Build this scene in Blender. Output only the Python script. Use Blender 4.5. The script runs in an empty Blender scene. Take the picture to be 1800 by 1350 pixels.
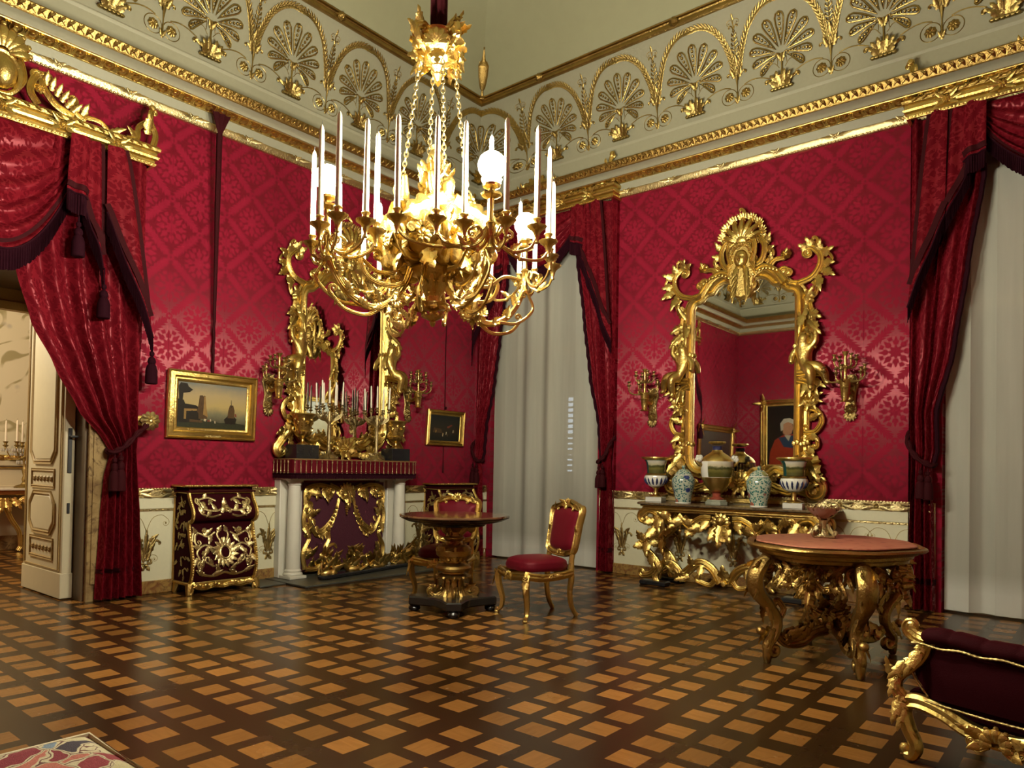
import bpy, math, random
from mathutils import Vector as V, Matrix
from math import sin, cos, pi, sqrt, atan2, radians
random.seed(7)
SC = bpy.context.scene
COL = SC.collection
# ------------------------------------------------------------------ mesh builder
class MB:
    def __init__(s): s.v=[]; s.f=[]; s.mi=[]; s.uv=None
    def add(s, vs, fs, mi=0):
        b=len(s.v); s.v.extend(vs); s.f.extend([tuple(b+i for i in q) for q in fs]); s.mi.extend([mi]*len(fs)); return b
    def box(s,x0,x1,y0,y1,z0,z1,mi=0,bev=0,P=None):
        if bev>0:
            b=bev
            vs=[];fs=[]
            def q(sx,sy,sz): return ((x0,x1)[sx],(y0,y1)[sy],(z0,z1)[sz])
            # 24-vertex chamfered box
            idx={}
            for sx in (0,1):
                for sy in (0,1):
                    for sz in (0,1):
                        c=q(sx,sy,sz); d=(b if sx==0 else -b, b if sy==0 else -b, b if sz==0 else -b)
                        idx[sx,sy,sz]=len(vs)
                        vs+= [(c[0],c[1]+d[1],c[2]+d[2]),(c[0]+d[0],c[1],c[2]+d[2]),(c[0]+d[0],c[1]+d[1],c[2])]
            I=lambda a,b_,c,k: idx[a,b_,c]+k
            for a in (0,1):
                fs.append((I(a,0,0,0),I(a,1,0,0),I(a,1,1,0),I(a,0,1,0)))
                fs.append((I(0,a,0,1),I(1,a,0,1),I(1,a,1,1),I(0,a,1,1)))
                fs.append((I(0,0,a,2),I(1,0,a,2),I(1,1,a,2),I(0,1,a,2)))
            for a in (0,1):
                for c in (0,1):
                    fs.append((I(a,c,0,0),I(a,c,1,0),I(a,c,1,1),I(a,c,0,1)))
                    fs.append((I(a,0,c,0),I(a,1,c,0),I(a,1,c,2),I(a,0,c,2)))
                    fs.append((I(0,a,c,1),I(1,a,c,1),I(1,a,c,2),I(0,a,c,2)))
            for a in (0,1):
                for c in (0,1):
                    for e in (0,1): fs.append((I(a,c,e,0),I(a,c,e,1),I(a,c,e,2)))
        else:
            vs=[(x,y,z) for x in (x0,x1) for y in (y0,y1) for z in (z0,z1)]
            fs=[(0,1,3,2),(4,6,7,5),(0,4,5,1),(2,3,7,6),(0,2,6,4),(1,5,7,3)]
        if P: vs=[tuple(P(*p)) for p in vs]
        s.add(vs,fs,mi)
    def tube(s,pts,r,n=8,prof=None,ref=None,caps=True,P=None,mi=0,closed=False):
        pts=[V(p) for p in pts]; m=len(pts)
        if not hasattr(r,'__len__'): r=[r]*m
        if prof is None: prof=[(cos(2*pi*i/n),sin(2*pi*i/n)) for i in range(n)]
        n=len(prof); vs=[]; last=None
        for i,p in enumerate(pts):
            a=pts[i-1] if (i>0 or closed) else p; b=pts[(i+1)%m] if (i<m-1 or closed) else p
            t=(b-a)
            if t.length<1e-9: t=V((0,0,1))
            t.normalize()
            if ref is not None:
                N=V(ref); A=t.cross(N)
                if A.length<1e-6: A=last or V((1,0,0))
                A.normalize(); B=A.cross(t)
            else:
                if last is None:
                    k=V((0,0,1)) if abs(t.z)<.9 else V((1,0,0)); A=t.cross(k).normalized()
                else:
                    A=last-t*last.dot(t)
                    if A.length<1e-6: A=t.orthogonal()
                    A.normalize()
                B=t.cross(A)
            last=A.copy()
            for (ca,cb) in prof:
                q=p+(A*ca+B*cb)*r[i]; vs.append((q.x,q.y,q.z))
        fs=[]
        for i in range(m if closed else m-1):
            i2=(i+1)%m
            for j in range(n):
                k=(j+1)%n; fs.append((i*n+j,i*n+k,i2*n+k,i2*n+j))
        if caps and not closed:
            fs.append(tuple(range(n-1,-1,-1))); fs.append(tuple((m-1)*n+j for j in range(n)))
        if P: vs=[tuple(P(*q)) for q in vs]
        s.add(vs,fs,mi)
    def lathe(s,prof,n=24,c=(0,0,0),lobes=0,amp=0.,lo=-1e9,hi=1e9,P=None,mi=0,arc=None,M=None):
        vs=[];fs=[];m=len(prof)
        full=arc is None; a0,a1=(0,2*pi) if full else arc; nn=n if full else n+1
        for (r,z) in prof:
            for j in range(nn):
                a=a0+(a1-a0)*j/n
                rr=r*(1+(amp*(abs(cos(a*lobes/2))-.5) if lobes and lo<=z<=hi else 0))
                vs.append((c[0]+rr*cos(a),c[1]+rr*sin(a),c[2]+z))
        for i in range(m-1):
            for j in range(n):
                k=(j+1)%nn; fs.append((i*nn+j,i*nn+k,(i+1)*nn+k,(i+1)*nn+j))
        if full:
            if prof[0][0]>1e-5: fs.append(tuple(range(nn-1,-1,-1)))
            if prof[-1][0]>1e-5: fs.append(tuple((m-1)*nn+j for j in range(nn)))
        if M is not None: vs=[tuple(M@V(q)) for q in vs]
        if P: vs=[tuple(P(*q)) for q in vs]
        s.add(vs,fs,mi)
    def ball(s,c,r,n=8,sc=(1,1,1),P=None,mi=0,h=None):
        h=h or max(4,n//2+1)
        vs=[(c[0],c[1],c[2]-r*sc[2])]
        for i in range(1,h):
            t=-pi/2+pi*i/h
            for j in range(n):
                a=2*pi*j/n; vs.append((c[0]+r*sc[0]*cos(t)*cos(a),c[1]+r*sc[1]*cos(t)*sin(a),c[2]+r*sc[2]*sin(t)))
        vs.append((c[0],c[1],c[2]+r*sc[2])); fs=[]
        for j in range(n): fs.append((0,1+(j+1)%n,1+j))
        for i in range(h-2):
            for j in range(n): a=1+i*n; fs.append((a+j,a+(j+1)%n,a+n+(j+1)%n,a+n+j))
        e=len(vs)-1; a=1+(h-2)*n
        for j in range(n): fs.append((e,a+j,a+(j+1)%n))
        if P: vs=[tuple(P(*q)) for q in vs]
        s.add(vs,fs,mi)
    def grid(s,fn,nu,nv,mi=0,cu=False,uvf=None,P=None):
        vs=[];fs=[]; uu=[]
        nn=nu if cu else nu+1
        for j in range(nv+1):
            for i in range(nn):
                p=fn(i/nu,j/nv); vs.append(tuple(P(*p)) if P else tuple(p))
                if uvf: uu.append(uvf(i/nu,j/nv))
        for j in range(nv):
            for i in range(nu):
                k=(i+1)%nn if cu else i+1
                fs.append((j*nn+i,j*nn+k,(j+1)*nn+k,(j+1)*nn+i))
        if uvf:
            if s.uv is None: s.uv=[(0,0,0)]*len(s.v)
            s.uv.extend(uu)
        elif s.uv is not None: s.uv.extend([(0,0,0)]*len(vs))
        s.add(vs,fs,mi)
    def prism(s,poly,z0,z1,P=None,mi=0,bev=0.,top_mi=None):
        n=len(poly)
        def off(d):
            if d==0: return poly
            out=[]
            A=sum(poly[i][0]*poly[(i+1)%n][1]-poly[(i+1)%n][0]*poly[i][1] for i in range(n)); sg=1 if A>0 else -1
            for i in range(n):
                a=V(poly[i-1]);b=V(poly[i]);c=V(poly[(i+1)%n])
                t1=(b-a).normalized() if (b-a).length>1e-9 else V((1,0)); t2=(c-b).normalized() if (c-b).length>1e-9 else t1
                nn=V((-(t1.y+t2.y),t1.x+t2.x)); L=nn.length
                if L<1e-6: nn=V((-t1.y,t1.x))
                else: nn/=L
                k=max(.5,nn.dot(V((-t1.y,t1.x)))); out.append(tuple(b+nn*(d*sg/k)))
            return out
        layers=[(0,z0),(0,z1)] if bev<=0 else [(bev,z0),(0,z0+bev),(0,z1-bev),(bev,z1)]
        vs=[];fs=[]
        for d,z in layers:
            vs+=[(x,y,z) for x,y in off(d)]
        for k in range(len(layers)-1):
            for i in range(n): j=(i+1)%n; fs.append((k*n+i,k*n+j,(k+1)*n+j,(k+1)*n+i))
        if P: vs=[tuple(P(*q)) for q in vs]
        b=s.add(vs,fs,mi)
        s.f.append(tuple(b+i for i in range(n-1,-1,-1))); s.f.append(tuple(b+(len(layers)-1)*n+i for i in range(n)))
        s.mi+= [mi, mi if top_mi is None else top_mi]
    def join(s,o,M=None,P=None):
        vs=o.v
        if M is not None: vs=[tuple(M@V(q)) for q in vs]
        if P: vs=[tuple(P(*q)) for q in vs]
        b=len(s.v); s.v.extend(vs); s.f.extend([tuple(b+i for i in q) for q in o.f]); s.mi.extend(o.mi)
        return s
    def build(s,name,mats,parent=None,ang=38,smooth=True):
        me=bpy.data.meshes.new(name); me.from_pydata(s.v,[],s.f)
        if not isinstance(mats,(list,tuple)): mats=[mats]
        for m in mats: me.materials.append(m)
        if len(mats)>1: me.polygons.foreach_set('material_index',s.mi)
        if smooth:
            me.polygons.foreach_set('use_smooth',[True]*len(s.f)); me.set_sharp_from_angle(angle=radians(ang))
        if s.uv is not None:
            uu=s.uv+[(0,0,0)]*(len(s.v)-len(s.uv))
            at=me.attributes.new('fuv','FLOAT_VECTOR','POINT'); at.data.foreach_set('vector',[c for q in uu for c in q])
        me.update()
        o=bpy.data.objects.new(name,me); COL.objects.link(o)
        if parent is not None: o.parent=parent
        return o
def tag(o,label,cat,group=None):
    o['label']=label; o['category']=cat
    if group: o['group']=group
    return o
def thing(name,label,cat,loc=(0,0,0),rz=0,group=None):
    o=bpy.data.objects.new(name,None); COL.objects.link(o); o.location=loc; o.rotation_euler=(0,0,rz); o.empty_display_size=.1
    return tag(o,label,cat,group)
def struct(name,mb,mat,parent=None,ang=38):
    o=mb.build(name,mat,parent,ang); o['kind']='structure'; return o
def copy_tree(o,parent=None):
    c=o.copy(); COL.objects.link(c); c.parent=parent
    for ch in [x for x in bpy.data.objects if x.parent==o]: copy_tree(ch,c)
    return c
# ------------------------------------------------------------------ 2-D curves
def cat(pts,k=6,closed=False):
    pts=[V(p) for p in pts]; n=len(pts); out=[]
    rng=range(n if closed else n-1)
    for i in rng:
        p1=pts[i];p2=pts[(i+1)%n]
        p0=pts[i-1] if (i>0 or closed) else p1*2-p2
        p3=pts[(i+2)%n] if (i+2<n or closed) else p2*2-p1
        for j in range(k):
            t=j/k; out.append(tuple(.5*((2*p1)+(p2-p0)*t+(2*p0-5*p1+4*p2-p3)*t*t+(3*p1-p0-3*p2+p3)*t**3)))
    if not closed: out.append(tuple(pts[-1]))
    return out
def spiral(p,t,r,d,turns=1.25,k=14,e=.12):
    """2-D volute continuing from point p with heading t, curling to side d"""
    t=V(t).normalized(); c=V(p)+V((-t.y,t.x))*(r*d); a0=atan2(p[1]-c.y,p[0]-c.x); out=[]
    m=int(k*turns)
    for i in range(1,m+1):
        f=i/m; rr=r*(1-(1-e)*f**.8); a=a0+d*2*pi*turns*f; out.append((c.x+rr*cos(a),c.y+rr*sin(a)))
    return out
def scroll(pts,ev=None,sv=None,k=6):
    """smooth 2-D path through pts; ev/sv = (radius, side[, turns]) volutes at end / start"""
    q=cat(pts,k)
    if ev: q=q+spiral(q[-1],V(q[-1])-V(q[-2]),*ev)
    if sv: q=list(reversed(spiral(q[0],V(q[0])-V(q[1]),*sv)))+q
    return q
FLATP=[(cos(2*pi*i/8),.75*sin(2*pi*i/8)) for i in range(8)]
RIBP=[(1,0),(.92,.45),(.62,.62),(.42,.42),(0,.72),(-.42,.42),(-.62,.62),(-.92,.45),(-1,0),(-.6,-.5),(.6,-.5)]
class Orn:
    """carved ornament drawn in local (u,v) with depth w, mapped by P(u,v,w)"""
    def __init__(s,mb,P,mir=1,mi=0,u0=0,v0=0,w0=0,k=1.):
        s.m=mb; s.k=k; s.mi=mi
        s.P=lambda u,v,w: P(u0+mir*k*u, v0+k*v, w0+k*w)
    def sc(s,pts,r0,r1=None,ev=None,sv=None,w=0.,w1=None,prof=RIBP,k=6,taper=None):
        q=scroll(pts,ev,sv,k); m=len(q); r1=r0 if r1 is None else r1; w1=w if w1 is None else w1
        rr=[r0+(r1-r0)*i/(m-1) for i in range(m)]
        if ev: 
            nv=int(14*(ev[2] if len(ev)>2 else 1.25))
            for i in range(nv): rr[m-nv+i]*=1-.62*(i+1)/nv
        if sv:
            nv=int(14*(sv[2] if len(sv)>2 else 1.25))
            for i in range(nv): rr[i]*=1-.62*(nv-i)/nv
        s.m.tube([(a,b,w+(w1-w)*i/(m-1)) for i,(a,b) in enumerate(q)],rr,prof=prof,ref=(0,0,1),P=s.P,mi=s.mi)
        if ev: e=q[-1]; s.m.ball((e[0],e[1],w1),max(r1*.75,ev[0]*.22),6,P=s.P,mi=s.mi)
        if sv: e=q[0]; s.m.ball((e[0],e[1],w),max(r0*.75,sv[0]*.22),6,P=s.P,mi=s.mi)
    def lf(s,u,v,ang,L,W,curl=.8,w=0.,lobes=5,ns=14,nt=3,bend=0.,lift=.25):
        """acanthus leaf: starts at (u,v), grows along ang (degrees) in plane, lifts off and curls over; bend = in-plane curvature"""
        ns=max(ns,int(lobes*2.6)); nt=max(nt,2)
        a=radians(ang); du=V((cos(a),sin(a))); path=[]; h=lift; p=V((u,v,w)); th=a
        for i in range(ns+1):
            path.append((p.copy(),th,h)); f=i/ns
            st=L/ns; p=p+V((cos(th)*cos(h),sin(th)*cos(h),sin(h)))*st
            th+=bend/ns; h+=-(curl*2.2)*f*f*3/ns+ (.9*curl/ns)
        vs=[];fs=[];cw=2*nt+1; fl=L*.07
        for i,(q,t,hh) in enumerate(path):
            f=i/ns; env=.30+.70*sin(pi*min(1,f*1.02+.14)**.9)
            if f>.88: env*=max(.10,(1-f)/.12)
            sr=abs(sin(pi*lobes*f+.5)); ww=W*.5*env*(.55+.45*sr**.7)
            T=V((cos(t)*cos(hh),sin(t)*cos(hh),sin(hh))); S=V((-sin(t),cos(t),0)); N=T.cross(S)
            for j in range(cw):
                x=(j-nt)/nt; ax=abs(x)
                d=W*.5*env*(.22-.40*ax**1.5-.16*(ax<.01)+.16*(sr-.5)*ax)
                vs.append(q+S*(ww*x)+T*(fl*(sr-.5)*ax)+N*d)
        for i in range(ns):
            for j in range(cw-1): a_=i*cw+j; fs.append((a_,a_+1,a_+cw+1,a_+cw))
        s.m.add([tuple(s.P(*q)) for q in vs],fs,s.mi)
    def ball(s,u,v,r,w=0.,n=7,sc=(1,1,1)): s.m.ball((u,v,w),r,n,sc,P=s.P,mi=s.mi)
    def ros(s,u,v,r,petals=8,w=0.,d=.35):
        """flower rosette"""
        def fn(a,b):
            th=2*pi*a; rr=r*b*(1-.16*(1-abs(cos(th*petals/2)))*b); h=d*r*(sin(pi*min(1,b*1.1))*(.55+.45*abs(cos(th*petals/2)))+.15*(1-b))
            return (u+rr*cos(th),v+rr*sin(th),w+h)
        s.m.grid(fn,petals*4,4,mi=s.mi,cu=True,P=s.P); s.ball(u,v,r*.22,w+d*r*.35,6)
    def shell(s,u,v,ang,R,n=9,spread=150,w=0.,r0=.25,tip=True):
        """fan of ribs"""
        for i in range(n):
            a=radians(ang+spread*(i/(n-1)-.5)); L=R*(1-.16*abs(2*i/(n-1)-1)**2); w_=R*radians(spread)/n*.62
            q=[(u+cos(a)*L*t,v+sin(a)*L*t,w+.16*R*sin(pi*min(1,t*.9))) for t in (r0,.4,.6,.78,.92,1.)]
            s.m.tube(q,[w_*.3,w_*.5,w_*.75,w_*.95,w_*.85,w_*.3],prof=FLATP,ref=(0,0,1),P=s.P,mi=s.mi)
            if tip: s.ball(u+cos(a)*L*1.02,v+sin(a)*L*1.02,w_*.55,w+.1*R,6)
    def spray(s,u,v,ang,L,n=3,W=None,curl=.9,w=0.,fan=70):
        W=W or L*.42
        for i in range(n):
            f=(i/(n-1)-.5) if n>1 else 0
            s.lf(u,v,ang+fan*f,L*(1-.3*abs(f)*2),W,curl,w,bend=-f*1.1)
def WA(u,v,w): return (u,-w,v)
def WB(u,v,w): return (-w,u,v)
def WC(u,v,w): return (-10.1+w,u,v)
def WD(u,v,w): return (u,-8.2+w,v)
def frameP(M): return lambda u,v,w: tuple(M@V((u,v,w)))
# ------------------------------------------------------------------ materials
class NT:
    def __init__(s,name):
        s.m=bpy.data.materials.new(name); s.m.use_nodes=True; s.t=s.m.node_tree; s.n=s.t.nodes; s.n.clear()
        s.out=s.n.new('ShaderNodeOutputMaterial')
    def N(s,typ,**k):
        n=s.n.new('ShaderNode'+typ)
        for a,b in k.items():
            if hasattr(n,a) and a not in ('Scale',): setattr(n,a,b)
            else: n.inputs[a].default_value=b
        return n
    def L(s,a,b): s.t.links.new(a,b)
    def put(s,x,sock):
        if isinstance(x,(int,float)): sock.default_value=x
        elif isinstance(x,(tuple,list)): sock.default_value=tuple(x)+((1,) if len(x)==3 and len(sock.default_value)==4 else ())
        else: s.L(x,sock)
    def M(s,op,a,b=0,c=None,clamp=False):
        n=s.n.new('ShaderNodeMath'); n.operation=op; n.use_clamp=clamp; s.put(a,n.inputs[0]); s.put(b,n.inputs[1])
        if c is not None: s.put(c,n.inputs[2])
        return n.outputs[0]
    def ss(s,x,a,b,o0=0.,o1=1.):
        n=s.n.new('ShaderNodeMapRange'); n.interpolation_type='SMOOTHSTEP'; s.put(x,n.inputs[0])
        for i,v in zip((1,2,3,4),(a,b,o0,o1)): s.put(v,n.inputs[i])
        return n.outputs[0]
    def mix(s,f,a,b,blend='MIX'):
        n=s.n.new('ShaderNodeMix'); n.data_type='RGBA'; n.blend_type=blend; s.put(f,n.inputs[0]); s.put(a,n.inputs[6]); s.put(b,n.inputs[7]); return n.outputs[2]
    def noise(s,vec,scale,det=3,rough=.55,out=0,dist=0.):
        n=s.n.new('ShaderNodeTexNoise'); n.inputs['Scale'].default_value=scale; n.inputs['Detail'].default_value=det; n.inputs['Roughness'].default_value=rough; n.inputs['Distortion'].default_value=dist
        if vec is not None: s.L(vec,n.inputs['Vector'])
        return n.outputs[out]
    def pos(s): return s.n.new('ShaderNodeNewGeometry').outputs['Position']
    def obj(s): return s.n.new('ShaderNodeTexCoord').outputs['Object']
    def attr(s,nm): n=s.n.new('ShaderNodeAttribute'); n.attribute_name=nm; return n.outputs['Vector']
    def sep(s,v): n=s.n.new('ShaderNodeSeparateXYZ'); s.L(v,n.inputs[0]); return n.outputs
    def comb(s,x,y,z): n=s.n.new('ShaderNodeCombineXYZ'); s.put(x,n.inputs[0]); s.put(y,n.inputs[1]); s.put(z,n.inputs[2]); return n.outputs[0]
    def scale(s,v,k): n=s.n.new('ShaderNodeVectorMath'); n.operation='MULTIPLY'; s.L(v,n.inputs[0]); n.inputs[1].default_value=k; return n.outputs[0]
    def bump(s,h,st=.3,d=.01): n=s.n.new('ShaderNodeBump'); n.inputs['Strength'].default_value=st; n.inputs['Distance'].default_value=d; s.L(h,n.inputs['Height']); return n.outputs[0]
    def pbr(s,col=None,rough=.5,metal=0.,bump=None,**k):
        b=s.n.new('ShaderNodeBsdfPrincipled')
        if col is not None: s.put(col,b.inputs['Base Color'])
        s.put(rough,b.inputs['Roughness']); s.put(metal,b.inputs['Metallic'])
        if bump is not None: s.L(bump,b.inputs['Normal'])
        for a,v in k.items(): s.put(v,b.inputs[a.replace('_',' ')])
        s.L(b.outputs[0],s.out.inputs[0]); s.b=b; return s.m
def C(h):
    h=h.lstrip('#'); c=[int(h[i:i+2],16)/255 for i in (0,2,4)]
    return tuple((x/12.92 if x<=.04045 else ((x+.055)/1.055)**2.4) for x in c)
def plain(name,col,rough=.5,metal=0.,ns=0.,nscale=20,var=.12,**k):
    t=NT(name); p=t.obj(); n=t.noise(p,nscale,4); f=t.M('MULTIPLY_ADD',n,var*2,1-var)
    c=t.mix(1.,col,t.comb(f,f,f),'MULTIPLY')
    return t.pbr(c,rough,metal,t.bump(n,ns,.01) if ns else None,**k)
def gold(name,col,r=.3,bs=.4,sc=60,r2=.16,carve=48):
    t=NT(name); p=t.obj(); n=t.noise(p,sc,4,.6); n2=t.noise(p,7,3)
    c=t.mix(t.ss(n2,.35,.7),tuple(x*.78 for x in col),col)
    nb=t.noise(p,carve,3,.55); return t.pbr(c,t.M('MULTIPLY_ADD',n,r2,r-r2*.4),1.,t.bump(nb,bs,.012))
GOLD=gold('gilded_wood',(.68,.485,.150),.34)
GOLDP=gold('pale_gilding',(.66,.54,.27),.38)
BRASS=gold('ormolu',(.72,.52,.175),.29,.3,90)
BRONZE=gold('aged_gilt_bronze',(.42,.31,.12),.38,.5,80,carve=80)
DGOLD=gold('old_dark_gilding',(.42,.275,.085),.36,.5,70,carve=55)
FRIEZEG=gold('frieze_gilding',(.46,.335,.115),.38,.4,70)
SILVG=gold('pale_gilt_bronze',(.50,.40,.21),.36,.5,90,carve=80)
# silk damask ------------------------------------------------------
def damask_fac(t,u,v,per):
    """figure mask of a diagonal lattice of leaf bands with a flower in every lozenge"""
    p=t.M('DIVIDE',t.M('ADD',u,v),per); q=t.M('DIVIDE',t.M('SUBTRACT',u,v),per)
    fr=lambda x: t.M('SUBTRACT',t.M('FRACT',t.M('ADD',x,100.5)),.5)
    a=fr(p); b=fr(q)
    # back to upright lozenge coords
    x=t.M('MULTIPLY',t.M('ADD',a,b),.5); y=t.M('MULTIPLY',t.M('SUBTRACT',a,b),.5)
    r=t.M('SQRT',t.M('ADD',t.M('MULTIPLY',x,x),t.M('MULTIPLY',y,y))); th=t.M('ARCTAN2',y,x)
    c8=t.M('COSINE',t.M('MULTIPLY',th,8)); c16=t.M('COSINE',t.M('MULTIPLY',th,24))
    lo=lambda e,w=.012: t.ss(e,-w,w)       # smooth step on signed field
    core=lo(t.M('SUBTRACT',t.M('MULTIPLY_ADD',c8,.022,.098),r))
    ring=t.M('MULTIPLY',lo(t.M('SUBTRACT',t.M('MULTIPLY_ADD',c8,.050,t.M('MULTIPLY_ADD',c16,.018,.195)),r)),lo(t.M('SUBTRACT',r,t.M('MULTIPLY_ADD',c8,-.01,.125))))
    ring=t.M('MULTIPLY',ring,lo(t.M('ADD',c8,.62),.2))
    dots=t.M('MULTIPLY',lo(t.M('SUBTRACT',.032,t.M('ABSOLUTE',t.M('SUBTRACT',r,.235)))),lo(t.M('SUBTRACT',t.M('MULTIPLY',c8,-1),.35),.2))
    def band(al,ac):
        d=t.M('SUBTRACT',.5,t.M('ABSOLUTE',ac))
        leafy=t.M('ABSOLUTE',t.M('SINE',t.M('MULTIPLY',t.M('SUBTRACT',t.M('ABSOLUTE',al),t.M('MULTIPLY',d,1.2)),2*pi*5)))
        env=t.ss(t.M('ABSOLUTE',al),.44,.34)
        w=t.M('MULTIPLY',t.M('MULTIPLY_ADD',leafy,.065,.045),env)
        return lo(t.M('SUBTRACT',w,d),.010)
    bd=t.M('MAXIMUM',band(a,b),band(b,a))
    aa=t.M('SUBTRACT',.5,t.M('ABSOLUTE',a)); bb=t.M('SUBTRACT',.5,t.M('ABSOLUTE',b))
    nr=t.M('SQRT',t.M('ADD',t.M('MULTIPLY',aa,aa),t.M('MULTIPLY',bb,bb)))
    node=t.M('MULTIPLY',lo(t.M('SUBTRACT',.085,nr)),lo(t.M('SUBTRACT',nr,.03)))
    return t.M('MAXIMUM',t.M('MAXIMUM',t.M('MAXIMUM',core,ring),dots),t.M('MAXIMUM',bd,node))
def damask(name,mode,per=.592,uo=0.,vo=0.,fig=(.250,.0115,.031),grd=(.150,.0045,.016),rg=.42,rf=.62,warp=.0,seam=True,spec=1.,aniso=True):
    t=NT(name)
    if mode=='fuv':
        vec=t.attr('fuv'); s=t.sep(vec); u,v=s[0],s[1]
    else:
        vec=t.pos(); s=t.sep(vec); u=s[0 if mode=='A' else 1]; v=s[2]
    nv=t.noise(vec,9,3); 
    wx=t.M('MULTIPLY',t.M('SUBTRACT',nv,.5),warp)
    u2=t.M('ADD',t.M('SUBTRACT',u,uo),wx); v2=t.M('SUBTRACT',t.M('SUBTRACT',v,vo),wx)
    f=damask_fac(t,u2,v2,per)
    n1=t.noise(vec,2.2,3); thread=t.noise(t.scale(vec,(1,1,.35)),140,2)
    k=t.M('MULTIPLY_ADD',n1,.5,.75)
    col=t.mix(f,grd,fig); col=t.mix(1.,col,t.comb(k,k,k),'MULTIPLY')
    if seam:
        sm=t.ss(t.M('ABSOLUTE',t.M('SUBTRACT',t.M('FRACT',t.M('DIVIDE',u2,.592)),.5)),.494,.499)
        col=t.mix(t.M('MULTIPLY',sm,.5),col,(.05,.002,.006))
    rough=t.M('MULTIPLY_ADD',f,rf-rg,t.M('MULTIPLY_ADD',n1,.10,rg-.05))
    bmp=t.bump(thread,.08,.002)
    t.pbr(col,rough,0.,bmp,Specular_IOR_Level=t.M('MULTIPLY_ADD',f,-spec*.85,spec))
    t.put((1,.34,.38),t.b.inputs['Specular Tint'])
    if mode!='fuv': t.put(.92,t.b.inputs['Anisotropic']); t.L(t.comb(*((1,0,0) if mode=='A' else (0,1,0))),t.b.inputs['Tangent'])
    return t.m
DAM_A=damask('crimson_silk_damask_left','A',uo=-4.601,vo=2.474)
DAM_B=damask('crimson_silk_damask_right','B',uo=-2.961,vo=2.823)
DAM_C=damask('crimson_curtain_silk','fuv',per=.50,fig=(.115,.0045,.0095),grd=(.165,.0065,.0135),rg=.36,rf=.6,warp=.10,seam=False,spec=.45)
VELVET=plain('dark_crimson_velvet',(.024,.0012,.003),.8,0,.2,200,.2,Specular_IOR_Level=.06,Sheen_Weight=.10,Sheen_Roughness=.35,Sheen_Tint=(.7,.03,.05))
VELVC=plain('crimson_chair_silk',(.085,.003,.008),.48,0,.12,120,.15,Specular_IOR_Level=.3,Specular_Tint=(1,.4,.45),Sheen_Weight=.10,Sheen_Roughness=.4,Sheen_Tint=(.9,.12,.18))
FRINGE=plain('purple_red_fringe',(.020,.0012,.0055),.85,0,.3,220,.3,Specular_IOR_Level=.12)
CORD=plain('dark_red_cord',(.034,.0018,.004),.8,0,.3,150,.25,Specular_IOR_Level=.15)
CREAM=plain('cream_painted_plaster',(.66,.62,.43),.55,0,.04,30,.05)
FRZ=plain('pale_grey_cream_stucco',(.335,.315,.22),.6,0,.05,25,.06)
OLIVE=plain('olive_painted_vault',(.335,.325,.20),.7,0,.05,6,.05)
WHITEM=plain('white_marble',(.66,.63,.54),.28,0,.02,5,.08)
DOORC=plain('cream_door_paint',(.62,.55,.38),.42,0,.03,12,.05)
TAN=plain('tan_door_moulding',(.36,.24,.085),.5,0,.2,60,.2)
BLACKW=plain('ebonised_wood',(.012,.010,.009),.22,0,.05,20,.2)
BLACKM=plain('black_marble',(.014,.014,.016),.2,0,.0,20,.2)
SLATE=plain('dark_slate',(.055,.055,.045),.4,0,.05,18,.2)
WAX=NT('candle_wax').pbr((.86,.80,.64),.5,0.,Subsurface_Weight=.15,Subsurface_Radius=(.02,.012,.006))
GLASSD=NT('night_window_glass').pbr((.02,.02,.025),.06)
DARK=plain('dark_metal',(.02,.02,.022),.45)
PORC=plain('white_glazed_porcelain',(.74,.72,.64),.16,0,0,10,.04,Coat_Weight=.5,Coat_Roughness=.08)
def mirror_mat():
    t=NT('old_mirror_glass'); n=t.noise(t.obj(),3,3)
    return t.pbr((.80,.80,.77),t.M('MULTIPLY_ADD',n,.03,.0,clamp=True),1.)
MIRROR=mirror_mat()
def marble(name,c1,c2,c3,sc=3,rough=.25,dist=2.5):
    t=NT(name); p=t.pos(); n=t.noise(p,sc,6,.6,dist=dist); n2=t.noise(p,sc*2.5,5,.65,dist=1.5)
    c=t.mix(t.ss(n,.3,.62),c1,c2); c=t.mix(t.M('MULTIPLY',t.ss(n2,.52,.66),.8),c,c3)
    return t.pbr(c,rough)
JASPER=marble('brown_ochre_marble',(.20,.125,.055),(.36,.25,.11),(.10,.055,.03),3.2)
BASEM=marble('ochre_red_marble_base',(.19,.075,.03),(.33,.20,.06),(.12,.06,.03),7)
TOPM=marble('brown_marble_top',(.085,.055,.03),(.16,.11,.06),(.04,.025,.015),8,.16)
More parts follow.
